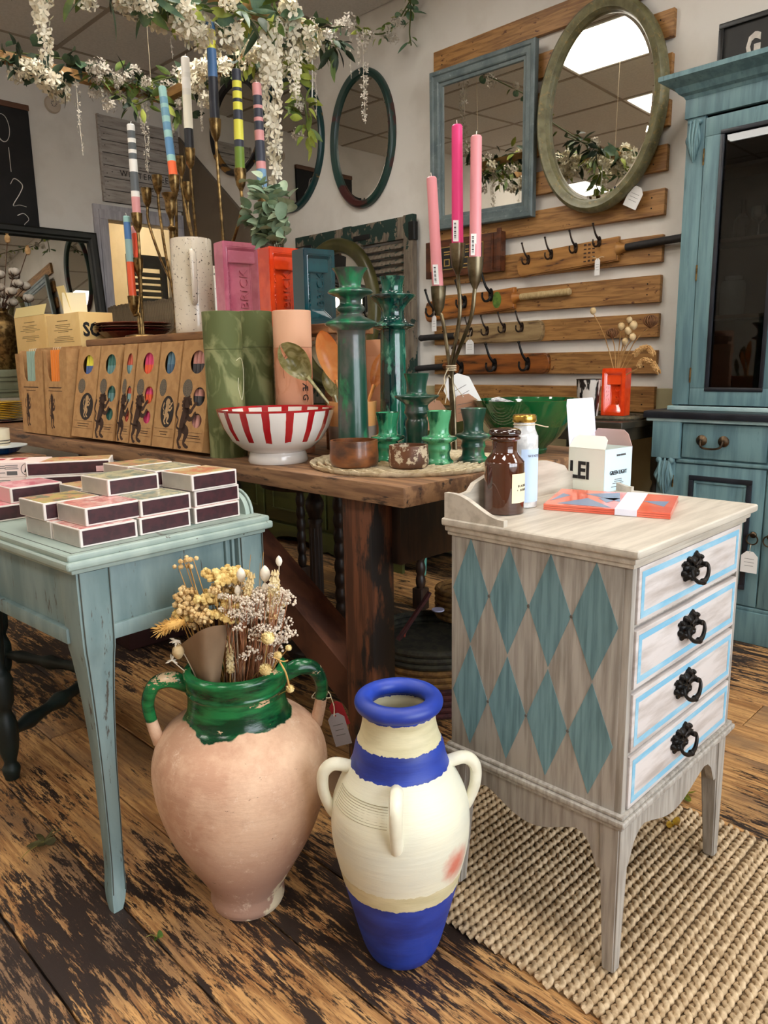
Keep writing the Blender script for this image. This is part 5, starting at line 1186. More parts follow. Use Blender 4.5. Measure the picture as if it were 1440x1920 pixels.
# single baluster candlestick
gb = ox(1.62, 318, 363); t = thing('brass_candlestick', 'single brass baluster candlestick with flared goblet socket, empty', 'candlestick', (gb.x, gb.y, RZ)); h_ = gb.z-RZ
bm = B(); lathe(bm, [(q.x, q.y) for q in cr([V(a) for a in ((.05, 0), (.052, .008), (.03, .02), (.012, .04), (.009, .1), (.015, .14), (.009, .17), (.012, h_-.16), (.009, h_-.14), (.018, h_-.125), (.008, h_-.115), (.010, h_-.09), (.02, h_-.06), (.021, h_-.03), (.030, h_-.006), (.032, h_))], 3)], c=(gb.x, gb.y, RZ), n=28)
obj('stem', bm, brass, t)
bm = B(); lathe(bm, [(0, -.004), (.0265, -.004), (.0265, .0012), (0, .001)], c=(gb.x, gb.y, RZ+h_), n=28); obj('drip_pan', bm, M('dark_brass', (60, 44, 24), rough=.4, metal=.9), t)
# --- terracotta plates, ribbed planter
pcn = ox(1.74, 252, 622); pcn = V((1.74, pcn.y, RZ))
tray = []
for i, (r_, h_, col, lab) in enumerate(((.165, .038, (92, 28, 26), 'glossy maroon bowl at the bottom of the plate stack on the riser'), (.175, .016, (96, 30, 28), 'second maroon plate in the stack on the riser'), (.175, .012, (150, 122, 100), 'grey brown plate in the stack on the riser'), (.178, .016, (146, 72, 54), 'rust coloured plate on top of the stack on the riser'))):
    z = RZ+(.0, .034, .049, .060)[i]; t = thing('ceramic_plate', lab, 'plate', (pcn.x, pcn.y, z), group='plate stack on the riser')
    bm = B(); lathe(bm, [(0, 0), (r_*.6, 0), (r_*.72, h_*.25), (r_, h_), (r_-.004, h_+.002), (r_*.7, h_*.25+.006), (0, .006)], c=(pcn.x, pcn.y, z), n=44); obj('dish', bm, glz('plate_glaze_%d' % i, col, tuple(int(c*.8) for c in col)), t)
    bm = B(); lathe(bm, [(r_*.5, -.002), (r_*.6, -.002), (r_*.6, .002), (r_*.5, .002)], c=(pcn.x, pcn.y, z+.002), n=36); obj('foot_ring', bm, MATS['plate_glaze_%d' % i], t)
rp = ox(2.2, 272, 605); t = thing('ribbed_planter', 'grey brown ribbed trough standing behind the terracotta plates', 'planter', (2.2, rp.y, 1.03)); rbm = M('bark_grey', (136, 120, 94), (96, 82, 64), sc=12, st=(5, 5, 1), rough=.8)
bm = B(); y0, y1 = ox(2.2, 335, 600).y, ox(2.2, 207, 600).y; zt = ox(2.2, 270, 566).z
box(bm, 2.2, 2.42, y0, y1, .95, zt-.01); obj('trough', bm, rbm, t)
n_ = 44
bm = B(); box(bm, -.008, .008, -.009, .009, .95, zt, bev=.003, seg=1); rme = mesh(bm, rbm, 'rib')
for i in range(n_): inst('rib', rme, t, Matrix.Translation((2.195, y0+(y1-y0)*(i+.5)/n_, random.uniform(-.006, .004))))
ft = thing('side_stand', 'plain dark stand behind the table supporting the ribbed trough', 'stand', (2.3, (y0+y1)/2, 0)); bm = B(); box(bm, 2.19, 2.43, y0, y1, .91, .95, bev=.003); obj('top', bm, dark_wood, ft)
for xx in (2.2, 2.39):
    for yy in (y0+.01, y1-.04): bm = B(); box(bm, xx, xx+.03, yy, yy+.03, 0, .91, bev=.002); obj('leg', bm, dark_wood, ft)
# --- cream boxes with black lettering
ck = M('cream_yellow_card', (240, 206, 140), (234, 198, 130), sc=8, rough=.7); ckl = M('pale_yellow_card', (248, 228, 160), rough=.7)
cz0 = 1.16
for (lab, pa, pb, wd, ht, rz_) in (('cream yellow open-topped carton with small print, left of the pair', ox(1.62, 33, 655), None, .30, .155, R(2)), ('cream yellow carton lettered SOLEI with raised lid, right of the pair', ox(1.56, 90, 655), None, .30, .155, R(-2))):
    t = thing('printed_carton', lab, 'box', pa, 0)
    d = .16
    if 'left' in lab: x0, y1_ = 1.60, ox(1.6, 31, 640).y; y0_ = ox(1.6, 88, 640).y
    else: x0, y1_ = 1.52, ox(1.52, 91, 640).y; y0_ = ox(1.52, 152, 640).y
    zt = ox(x0, 60, 600).z
    zt = ox(x0, 90, 592).z if 'right' in lab else ox(x0, 60, 592).z
    zb = zt-.19
    bm = B(); box(bm, x0, x0+d, y0_, y1_, zb, zt, bev=.002); obj('carton', bm, ck, t)
    yc = (y0_+y1_)/2; ww = (y1_-y0_)
    bm = B(); lines(bm, FX((x0-.0006, yc, zt)), -ww*.33, ww*.33, [-.05-.008*i for i in range(5)]+[-.104-.008*i for i in range(4)], h=.002, jit=.6); lines(bm, FX((x0-.0006, yc, zt)), -ww*.18, ww*.18, [-.032], h=.003, jit=.1)
    obj('small_print', bm, M('brown_print', (112, 84, 48), rough=.8), t, smooth=False)
    if 'left' in lab:
        bm = B(); plate(bm, rect(-ww/2, 0, ww/2, .055), th=.0012, Mx=FX((x0, yc, zt)) @ Matrix.Rotation(R(-18), 4, 'X')); obj('flap', bm, ckl, t)
    else:
        bm = B(); plate(bm, rect(-.055, 0, .03, .135), th=.0012, Mx=FX((x0+.06, yc+.05, zt)) @ Matrix.Rotation(R(12), 4, 'X')); obj('flap', bm, ckl, t)
        bm = B(); plate(bm, rect(0, 0, .11, .10), th=.0012, Mx=frame((x0+.03, yc+.045, zt), (.75, -.66, 0), (0, 0, 1))); obj('flap', bm, M('off_white_card', (244, 234, 200), rough=.7), t)
        # right hand face, turned towards the window
        text('SOLEI', .085, ink, t, FY((x0+.10, y0_-.0008, zb+.11)), sx=.8, bold=.003)
    sbx = thing('kraft_carton', 'plain kraft carton supporting a cream yellow printed carton behind the candle boxes', 'box', (x0+.08, (y0_+y1_)/2, TZ)); bm = B(); box(bm, x0-.02, x0+.17, y0_+.006, y1_-.006, TZ, zb-.001, bev=.003); obj('carton', bm, kraft, sbx); bm = B(); box(bm, x0+.06, x0+.09, y0_+.004, y1_-.004, zb-.0012, zb-.0002); obj('tape', bm, M('parcel_tape', (150, 108, 66), rough=.3), sbx)
    if 'left' in lab: sbx['label'] = 'plain kraft carton under the left cream yellow carton, behind the candle boxes'
    else: sbx['label'] = 'plain kraft carton under the SOLEI carton, behind the candle boxes'
# the riser ends short of these cartons
# ------------------------------------------------------------------ candle boxes along the table edge
def ribbon(bm, pts, wd, Mx):
    """flat tapering stroke in local XY"""
    pts = [V((x, y, 0)) for x, y in pts]; pts = cr(pts, 5); m = len(pts); L_, Rr = [], []
    for i, p in enumerate(pts):
        d = (pts[min(i+1, m-1)]-pts[max(i-1, 0)]).normalized(); nrm = V((-d.y, d.x, 0)); f = i/(m-1)*(len(wd)-1); a = min(int(f), len(wd)-2); w_ = wd[a]+(wd[a+1]-wd[a])*(f-a)
        L_.append(bm.verts.new(Mx @ (p+nrm*w_))); Rr.append(bm.verts.new(Mx @ (p-nrm*w_)))
    for i in range(m-1): bm.faces.new((L_[i], Rr[i], Rr[i+1], L_[i+1]))
def lion(bm, Mx, s):
    """rampant lion in profile facing right, height about s, built from overlapping flat strokes"""
    P = lambda pts, r: ribbon(bm, [(x*s, y*s) for x, y in pts], [q*s for q in r], Mx)
    e = lambda cx, cy, rx, ry, rot=0: plate(bm, ell(cx*s, cy*s, rx*s, ry*s, 14, rot), th=0, Mx=Mx)
    P([(-.08, -.16), (-.06, .0), (.0, .14), (.04, .26)], [.10, .105, .13, .10])            # trunk
    for i in range(11): a = .6+i*.46; e(.02+.125*cos(a), .34+.13*sin(a), .055, .035, a)     # mane
    e(.02, .34, .12, .12); e(.12, .37, .075, .055, -.2); e(.175, .335, .035, .025); e(.01, .475, .03, .04)
    P([(.06, .22), (.17, .2), (.24, .27), (.30, .33)], [.06, .045, .035, .04]); e(.315, .345, .05, .035, .8)
    P([(.04, .12), (.16, .06), (.25, .08), (.31, .15)], [.06, .045, .035, .04]); e(.32, .165, .05, .035, .8)
    P([(-.06, -.1), (.09, -.18), (.05, -.31), (.03, -.40), (.13, -.45)], [.10, .085, .05, .035, .04]); e(.15, -.455, .06, .03)
    P([(-.12, -.12), (-.13, -.26), (-.18, -.36), (-.12, -.46)], [.085, .06, .035, .035]); e(-.09, -.475, .06, .028)
    P([(-.15, -.14), (-.27, -.1), (-.24, .04), (-.34, .14), (-.29, .27)], [.02, .022, .02, .022, .035]); e(-.28, .30, .035, .06, -.3)
def cyl_col(bm, p, q, r): tube(bm, [p, q], r, n=12)
lean = R(11)
brown_p = M('brown_print_ink', (62, 38, 24), rough=.85); gd = M('grey_sticker', (112, 100, 84), (80, 72, 62), sc=60, st=(.4, 6, 6), rough=.7)
CB = [  # label bits, y_left, y_right, x_bottom, window colours (upper, lower) or open candles, dark oval print
 ('open-topped kraft box of sage green dinner candles', 45, 87, 'open', [(150, 178, 164)]),
 ('open-topped kraft box of orange dinner candles', 89, 133, 'open', [(240, 136, 46)]),
 ('kraft candle box, one window with yellow and blue candles', 135, 174, 'oval', [(226, 216, 72), (70, 96, 150)]),
 ('kraft candle box, three windows with teal green candles', 175, 213, 'lion', [(56, 112, 104), (104, 148, 150)]),
 ('kraft candle box, three windows with coral and pale blue candles', 218, 241, 'lion', [(220, 104, 84), (138, 176, 178)]),
 ('kraft candle box, three windows with hot pink and orange candles', 243, 283, 'lion', [(226, 70, 122), (236, 96, 60)]),
 ('kraft candle box, one window with grey blue candles', 285, 324, 'oval', [(92, 128, 148), (70, 100, 128)]),
 ('kraft candle box, three windows with dusty pink and charcoal candles', 326, 387, 'lion', [(206, 148, 140), (66, 66, 72)]),
]
XB = 1.195
for i, (lab, xl, xr, kind, cols) in enumerate(CB):
    yl, yr = ox(XB, xl, 826+(xl-133)*.12).y, ox(XB, xr, 826+(xr-133)*.12).y-.0
    if kind == 'open': yl, yr = yl-.002, yr+.002
    w_ = yl-yr-.003; hh = .335; dd = .062; th = 0.0012
    if xr == 387: w_ -= .02; yr += .02
    yc = (yl+yr)/2; ln = R(3) if kind == 'open' else lean
    Mx = frame((XB+dd*sin(ln)*0, yc, TZ+.0015), (0, -1, 0), (sin(ln), 0, cos(ln)))      # local X to the right, Y up the front, Z out to the viewer
    Mx = Mx
    t = thing('candle_box', lab+' leaning at the table edge' if kind != 'open' else lab+' at the table edge', 'box', (XB, yc, TZ), group=None)
    hw = w_/2
    lift = dd*sin(ln)
    Mx = Matrix.Translation((0, 0, lift)) @ Mx
    wins = []
    if kind == 'open':
        n0 = hh*.63
        outer = [(-hw, 0), (hw, 0), (hw, hh*.97), (hw*.5, hh*.99), (hw*.38, hh*.93), (hw*.38, n0+.006), (hw*.30, n0), (-hw*.42, n0), (-hw*.62, n0+.02), (-hw*.72, hh*.93), (-hw*.8, hh*.985), (-hw, hh*.98)]
        bm = B(); plate(bm, outer, th=th, Mx=Mx)
    else:
        wins = [(0 if kind == 'oval' else .12*hw*2*.4, hh*.80, hw*.50, hh*.105)]
        if kind == 'lion': wins += [(hw*.42, hh*.49, hw*.40, hh*.085), (hw*.42, hh*.275, hw*.34, hh*.065)]
        bm = B(); plate(bm, rect(-hw, 0, hw, hh), holes=[ell(a, b, c_, d_, 20) for a, b, c_, d_ in wins], th=th, Mx=Mx)
    o_ = obj('front', bm, kraft, t, ang=20)
    bm = B(); box(bm, -hw, -hw+.0012, 0, hh, -dd, -.0001, Mx=Mx); box(bm, hw-.0012, hw, 0, hh, -dd, -.0001, Mx=Mx); box(bm, -hw+.0012, hw-.0012, 0, hh+(.012 if kind == 'open' else 0), -dd, -dd+.0012, Mx=Mx); box(bm, -hw+.0012, hw-.0012, 0, .0012, -dd+.0012, -.0001, Mx=Mx)
    if kind != 'open': box(bm, -hw+.0012, hw-.0012, hh-.0012, hh, -dd+.0012, -.0001, Mx=Mx)
    obj('carton', bm, kraft, t)
    # candles inside
    nc = 4 if kind == 'open' else 3; rr = min(.0115, (w_-.006)/nc/2)
    for k in range(nc):
        xx = (k-(nc-1)/2)*rr*2.02*(1.0 if kind != 'open' else .92) - (hw*.16 if kind == 'open' else 0)
        top = hh-.004 if kind == 'open' else hh-.02
        zz = -rr-.004
        if len(cols) == 1: segs = [(0.002, top, cols[0])]
        elif kind == 'oval': segs = [(.002, hh*.79, cols[1]), (hh*.79, top, cols[0])]
        else: segs = [(.002, hh*.33, cols[0]), (hh*.33, hh*.50, cols[1]), (hh*.50, hh*.56, cols[0]), (hh*.56, hh*.79, cols[1]), (hh*.79, top, cols[0])]
        for a, b, c_ in segs:
            bm = B(); tube(bm, [Mx @ V((xx, a, zz)), Mx @ V((xx, b, zz))], rr, n=12); obj('candle', bm, M('wax_%d_%d_%d' % c_, c_, rough=.35), t)
        if kind == 'open':
            bm = B(); tube(bm, [Mx @ V((xx, top, zz)), Mx @ V((xx+.004, top+.008, zz+.002)), Mx @ V((xx+.010, top+.010, zz))], .0012, n=5); obj('wick', bm, M('wick_white', (230, 226, 214)), t)
    # print
    bm = B(); Pm = Mx @ Matrix.Translation((0, 0, th+.0002))
    if kind == 'open':
        lion(bm, Pm @ Matrix.Translation((-hw*.42, hh*.28, 0)) @ Matrix.Diagonal((.62, 1, 1, 1)), hh*.40); lines(bm, Pm, -hw*.75, hw*.6, [hh*.56, hh*.555, hh*.52], h=.0022, jit=.5)
    elif kind == 'lion':
        lion(bm, Pm @ Matrix.Translation((-hw*.40, hh*.255, 0)) @ Matrix.Diagonal((min(1, hw*2/.125), 1, 1, 1)), hh*.49)
        lines(bm, Pm, -hw*.2, hw*.85, [hh*.135, hh*.115], h=.0022, jit=.5); lines(bm, Pm, -hw*.9, hw*.9, [hh*.165, hh*.085], h=.0009, jit=.02)
    else:
        lines(bm, Pm, -hw*.55, hw*.6, [hh*.15, hh*.125], h=.0022, jit=.5); lines(bm, Pm, -hw*.9, hw*.9, [hh*.18, hh*.10], h=.0009, jit=.02)
    obj('print', bm, brown_p, t, smooth=False)
    if kind != 'open':
        bm = B(); plate(bm, ell(-hw*.42, hh*.565, hw*.34, hh*.082, 20), th=.0004, Mx=Pm); obj('round_sticker', bm, gd, t, smooth=False)
    if kind == 'oval':
        bm = B(); plate(bm, ell(hw*.2, hh*.34, hw*.62, hh*.15, 28), th=.0004, Mx=Pm); od = obj('dark_oval', bm, M('dark_print', (34, 24, 20), rough=.8), t, smooth=False)
        bm = B(); lion(bm, Pm @ Matrix.Translation((hw*.2, hh*.34, .0005)), hh*.24); obj('pale_lion', bm, M('pale_print', (196, 160, 116), rough=.8), od, smooth=False)
    else:
        pass

# ------------------------------------------------------------------ salad-server tubes
def marble(name, c1, c2, c3_=None): return M(name, c1, c2, sc=13, st=(1, 1, .5), lo=.45, hi=.68, rough=.75, dist=1.6, det=3, spec=.3)
gtube = marble('swirled_olive_card', (92, 100, 60), (138, 142, 98)); ptube = marble('swirled_peach_card', (232, 172, 140), (214, 146, 110))
pt = [(1.262, 1.905, .055, gtube, 'green swirled card tube with looped line drawing, nearest the candle boxes'), (1.43, 1.98, .0545, gtube, 'plain green swirled card tube, second in the row of three'), (1.455, 1.825, .0565, ptube, 'peach swirled card tube lettered in black, right of the green tubes')]
for k, (x_, y_, r_, m_, lab) in enumerate(pt):
    hgt = ox(x_, (430, 489, 556, 596)[k], (583, 583, 582, 590)[k]).z-TZ
    t = thing('card_tube', lab, 'tube', (x_, y_, TZ))
    bm = B(); lathe(bm, [(0, 0), (r_, 0), (r_, hgt*.745), (0, hgt*.745)], c=(x_, y_, TZ), n=36); obj('body', bm, m_, t)
    bm = B(); lathe(bm, [(0, hgt*.747), (r_+.0008, hgt*.747), (r_+.0008, hgt-.001), (r_-.001, hgt), (0, hgt)], c=(x_, y_, TZ), n=36); obj('lid', bm, m_ if k != 2 else M('plain_peach_card', (236, 184, 150), rough=.6), t)
    if k in (0, 2):
        a0 = math.atan2(-y_, -x_)+(R(38) if k == 0 else R(10)); bm = B()
        loop = [(0, .26), (.35, .28), (.6, .22), (.66, .12), (.5, .02), (.3, -.06), (.15, -.02), (.05, .05), (.1, .12)] if k == 0 else [(-.7, .1), (-.75, .22), (-.5, .3), (-.1, .31), (.25, .27), (.45, .15), (.55, -.1)]
        tube(bm, [V((x_+(r_+.0006)*cos(a0+u), y_+(r_+.0006)*sin(a0+u), TZ+hgt*.45+v*.35)) for u, v in loop], .0008, n=5, k=6); obj('line_drawing', bm, M('cream_line', (224, 220, 190), rough=.6) if k == 0 else M('brown_line', (150, 92, 62), rough=.6), t)
    if k == 2:
        a0 = math.atan2(-y_, -x_)+R(34)
        for j, chh in enumerate('ÆGE'):
            p_ = V((x_+(r_+.001)*cos(a0), y_+(r_+.001)*sin(a0), ox(1.42, 581, 727).z-j*.030)); nrm = V((cos(a0), sin(a0), 0)); tx = V((-sin(a0), cos(a0), 0))
            text(chh, .028, ink, t, frame(p_, (0, 0, -1), tx), name='lettering')
# ------------------------------------------------------------------ bowls
def bowl_bands():
    m, N, L, b = newmat('white_bowl_red_stripes'); v = coords(N, L, False); sp_ = N.new('ShaderNodeSeparateXYZ'); L.new(v, sp_.inputs[0])
    at = N.new('ShaderNodeMath'); at.operation = 'ARCTAN2'; L.new(sp_.outputs[1], at.inputs[0]); L.new(sp_.outputs[0], at.inputs[1])
    ml = N.new('ShaderNodeMath'); ml.operation = 'MULTIPLY_ADD'; ml.inputs[1].default_value = 16/(2*pi); ml.inputs[2].default_value = 20.2; L.new(at.outputs[0], ml.inputs[0])
    nn = N.new('ShaderNodeMath'); nn.operation = 'MULTIPLY_ADD'; nn.inputs[1].default_value = .12; L.new(noise(N, L, v, 14, (1, 1, 1), 3), nn.inputs[0]); L.new(ml.outputs[0], nn.inputs[2])
    fr_ = N.new('ShaderNodeMath'); fr_.operation = 'FRACT'; L.new(nn.outputs[0], fr_.inputs[0])
    lt = N.new('ShaderNodeMath'); lt.operation = 'LESS_THAN'; lt.inputs[1].default_value = .33; L.new(fr_.outputs[0], lt.inputs[0])
    zz = N.new('ShaderNodeMath'); zz.operation = 'MULTIPLY_ADD'; zz.inputs[1].default_value = .03; L.new(noise(N, L, v, 9), zz.inputs[0]); L.new(sp_.outputs[2], zz.inputs[2])
    g1 = N.new('ShaderNodeMath'); g1.operation = 'GREATER_THAN'; g1.inputs[1].default_value = .078; L.new(zz.outputs[0], g1.inputs[0])
    mu = N.new('ShaderNodeMath'); mu.operation = 'MULTIPLY'; L.new(lt.outputs[0], mu.inputs[0]); L.new(g1.outputs[0], mu.inputs[1])
    g2 = N.new('ShaderNodeMath'); g2.operation = 'GREATER_THAN'; g2.inputs[1].default_value = .1425; L.new(sp_.outputs[2], g2.inputs[0])
    mx_ = N.new('ShaderNodeMath'); mx_.operation = 'MAXIMUM'; L.new(mu.outputs[0], mx_.inputs[0]); L.new(g2.outputs[0], mx_.inputs[1])
    red = mix(N, L, rng(N, L, noise(N, L, v, 16, (1, 1, .3), 4), .3, .75), lin((186, 30, 36)), lin((150, 16, 24)))
    L.new(mix(N, L, mx_.outputs[0], lin((230, 222, 214)), red), b.inputs['Base Color']); b.inputs['Roughness'].default_value = .16; b.inputs['Coat Weight'].default_value = .4
    return m
bwc = (1.275, 1.683)
t = thing('striped_bowl', 'white footed bowl with painted red stripes at the table edge', 'bowl', bwc+(TZ,)); bm = B()
vessel(bm, [(.08, 0), (.083, .006), (.079, .024), (.076, .03), (.098, .04), (.126, .064), (.146, .098), (.158, .132), (.162, .148)], th=.006, c=bwc+(TZ,), n=64, k=0, wob=.004); obj('body', bm, bowl_bands(), t, ang=50)
brn = M('brown_studio_glaze', (130, 78, 42), (70, 44, 32), sc=16, st=(1, 1, 2), lo=.35, hi=.7, rough=.3, coat=.2)
brn2 = M('flaked_brown_glaze', (104, 66, 44), (80, 52, 38), sc=7, rough=.4, c3=(196, 180, 154), sc3=34, st3=(1, 1, 1), lo3=.53, hi3=.58)
mat_z = TZ+.009
for (x_, y_, r_, h_, mm, lab) in ((1.283, 1.38, .0605, .068, brn, 'plain brown glazed pot on the woven mat, larger of the two'), (1.346, 1.252, .0485, .058, brn2, 'small brown pot with flaking pale glaze on the woven mat')):
    t = thing('tealight_pot', lab, 'pot', (x_, y_, mat_z)); bm = B()
    vessel(bm, [(q.x, q.y) for q in cr([V(a) for a in ((r_*.72, 0), (r_*.95, .006), (r_*1.02, h_*.35), (r_, h_*.7), (r_*.985, h_))], 4)], th=.006, c=(x_, y_, mat_z), n=36, wob=.008); obj('body', bm, mm, t, ang=50)
# woven mat
wmat = thing('woven_mat', 'round cream woven straw placemat under the green candlesticks', 'placemat', (1.46, 1.365, TZ)); pm = M('cream_straw', (226, 212, 180), (200, 182, 146), sc=60, rough=.9, bump=.4)
for i in range(13):
    r_ = .012+i*.0198; bm = B(); n_ = max(16, int(r_*420))
    tube(bm, [V((1.46+(r_+.0025*(j % 2))*cos(2*pi*j/n_), 1.365+(r_+.0025*(j % 2))*sin(2*pi*j/n_), TZ+.0045+.001*(j % 3))) for j in range(n_+1)], [.0092, .0096], n=6, flat=.46); obj('straw_coil', bm, pm, wmat, ang=60)
# green glazed candlesticks
grn = M('tamegroute_green_glaze', (52, 136, 96), (10, 58, 42), sc=26, st=(1, 1, .45), bump=.25, bsc=30, lo=.43, hi=.57, rough=.14, coat=.5, c3=(44, 40, 36), sc3=18, st3=(1, 1, .6), lo3=.6, hi3=.7)
grnd = M('tamegroute_dark_glaze', (22, 66, 52), (84, 84, 80), sc=11, st=(1, 1, .6), lo=.42, hi=.6, rough=.28, coat=.3, c3=(30, 122, 78), sc3=10, st3=(1, 1, .5), lo3=.54, hi3=.66, bump=.25, bsc=30)
def cstick(label, x_, y_, prof, z=None, mm=grn, wob=.012):
    z = mat_z if z is None else z
    t = thing('ceramic_candlestick', label, 'candlestick', (x_, y_, z)); bm = B()
    top = prof[-1]; pr = [(q.x, q.y) for q in cr([V(a) for a in prof], 4)]
    lathe(bm, [(0, 0)]+pr+[(top[0]*.8, top[1]-.002), (top[0]*.62, top[1]-.012), (top[0]*.55, top[1]-.04), (0, top[1]-.04)], c=(x_, y_, z), n=36, wob=wob); obj('body', bm, mm, t, ang=50)
def S_(pr, k, s): return [(r*s, h*k) for r, h in pr]
tall1 = [(.049, 0), (.0475, .05), (.045, .2), (.042, .345), (.046, .36), (.068, .374), (.066, .382), (.044, .392), (.029, .402), (.036, .412), (.037, .42), (.029, .43), (.032, .445), (.057, .457), (.058, .463), (.05, .468), (.030, .472), (.031, .49), (.038, .51), (.047, .522)]
tall2 = [(.045, 0), (.045, .06), (.0435, .2), (.041, .36), (.044, .375), (.062, .383), (.061, .389), (.046, .397), (.036, .408), (.034, .432), (.045, .452), (.062, .47), (.063, .478), (.034, .483), (.0305, .5), (.033, .515), (.037, .532)]
def hz(x_, px_, py_): return ox(x_, px_, py_).z-mat_z
k1 = hz(1.366, 660, 503)/.522; k2 = hz(1.60, 743, 518)/.532
cstick('tallest green glazed candlestick with grey worn column, front left on the mat', 1.366, 1.47, [(r*(.86 if h < .35 else .98), h*k1) for r, h in tall1], mm=grnd)
cstick('tall green glazed candlestick with wide upper saucer, behind the mid height one', 1.60, 1.545, [(r*(.9 if h < .37 else 1.0), h*k2) for r, h in tall2], mm=M('tamegroute_deep_glaze', (18, 88, 70), (8, 42, 42), sc=20, st=(1, 1, .45), lo=.42, hi=.58, rough=.12, coat=.5, c3=(84, 140, 116), sc3=26, lo3=.62, hi3=.74, bump=.25, bsc=30))
mid = [(.040, 0), (.036, .02), (.03, .06), (.032, .11), (.028, .125), (.036, .14), (.034, .15), (.034, .165), (.06, .185), (.061, .192), (.03, .196), (.028, .22), (.035, .25), (.037, .256)]
cstick('mid height green glazed candlestick with one wide saucer, centre of the mat', 1.485, 1.35, S_(mid, hz(1.485, 778, 700)/.256, .92), mm=grnd)
short = [(.040, 0), (.041, .008), (.033, .016), (.031, .03), (.035, .04), (.033, .048), (.035, .055), (.049, .063), (.049, .071), (.03, .077), (.028, .1), (.033, .122), (.036, .138)]
cstick('short green candlestick at the left, between the two brown pots', 1.42, 1.395, S_(short, hz(1.42, 728, 773)/.138, .88), mm=grn)
cstick('short bright green candlestick in the middle, right of the flaked pot', 1.455, 1.247, S_(short, hz(1.455, 822, 770)/.138, .88), mm=M('tamegroute_bright_glaze', (84, 164, 116), (18, 84, 56), sc=26, st=(1, 1, .45), lo=.42, hi=.6, rough=.14, coat=.5, bump=.25, bsc=30))
cstick('short dark green candlestick with a chip, rightmost on the mat', 1.55, 1.212, S_(short, hz(1.55, 883, 765)/.138, .92), mm=grnd)
# pewter candelabrum with pink candles
pw = [ox(1.71, 822, 537), ox(1.70, 858, 457), ox(1.69, 891, 483)]; pbase = V((1.70, ox(1.70, 853, 850).y, TZ))
pt_ = ox(1.70, 846, 690)
t = thing('candelabrum', 'three-stemmed dull brass candelabrum tied with twine, holding pink candles', 'candlestick', pbase)
bm = B(); lathe(bm, [(0, 0), (.055, 0), (.057, .004), (.05, .008), (0, .010)], c=pbase, n=30); obj('base', bm, pewter, t)
for i, (p_, via) in enumerate(zip(pw, ((830, 600), (862, 590), (882, 600)))):
    bot = p_-V((0, 0, .082)); o_ = V((0, .006*(1-i), .0)); v_ = ox(p_.x, *via)
    bm = B(); tube(bm, [pbase+V((0, 0, .006))+o_*.4, pbase.lerp(pt_, .6)+o_*.8, pt_+o_, v_, bot+V((0, 0, .006))], .0055, n=8, k=7); cup(bm, p_, .0225, .082); obj('arm', bm, pewter, t)
bm = B()
for i in range(3): tube(bm, [pt_+V((.012*cos(a), .015*sin(a), .006*i-.006)) for a in (2*pi*j/14 for j in range(15))], .002, n=5)
tube(bm, [pt_+V((-.012, 0, 0)), pt_+V((-.02, .01, -.03)), pt_+V((-.016, .004, -.07)), pt_+V((-.02, .006, -.10))], .0015, n=5, k=3); obj('twine', bm, twine_m, t)
PK, HP = (224, 146, 152), (222, 58, 122)
for p_, tip, col, lab in ((pw[0], ox(1.71, 809, 332), PK, 'dusty pink candle in left socket of the dull brass candelabrum'), (pw[1], ox(1.70, 857, 234), HP, 'hot pink candle in middle socket of the dull brass candelabrum'), (pw[2], ox(1.69, 893, 254), PK, 'dusty pink candle in right socket of the dull brass candelabrum')):
    c_ = candle(lab, p_-V((0, 0, .03)), tip, .0162, [(1, col)])
    d = (tip-p_).normalized(); s0 = p_+d*.004; out = V((-.72, -.68, 0)); sd = V((RT.x, RT.y, 0)).normalized()
    bm = B(); Mx = frame(s0+out*.0155-sd*.006, sd, d)
    plate(bm, rect(-.0075, 0, .0075, .055), th=.0004, Mx=Mx); st_ = obj('barcode_label', bm, white_card, c_, smooth=False)
    bm = B()
    for k in range(12): plate(bm, rect(-.005, .006+k*.0036, .001, .006+k*.0036+.0009*(1+k % 3)), th=.0002, Mx=Mx @ Matrix.Translation((0, 0, .0005)))
    obj('barcode', bm, ink, st_, smooth=False)
for (px_, py_, a, w_, h_, mt, lab) in ((848, 705, 28, .085, .12, white_card, 'large white card tag tied to the dull brass candelabrum'), (815, 750, -8, .075, .09, M('brown_tag', (168, 124, 96), rough=.8), 'brown card tag hanging at left of the dull brass candelabrum'), (868, 740, 10, .085, .075, M('brown_tag', (0, 0, 0)), 'brown card tag hanging behind the rightmost short candlestick')):
    p0 = ox(1.68 if w_ < .08 else 1.74, px_, py_); tg = thing('price_tag', lab, 'tag', p0)
    bm = B(); tube(bm, [pt_+V((-.01, 0, -.02)), pt_.lerp(p0, .6)+V((-.008, 0, -.01)), p0+V((0, 0, -.004))], .0012, n=5, k=3); obj('string', bm, twine_m, tg)
    tagcard(frame(p0, sd, (0, 0, 1)) @ Matrix.Rotation(R(a), 4, 'Z'), w_, h_, tg, mt)
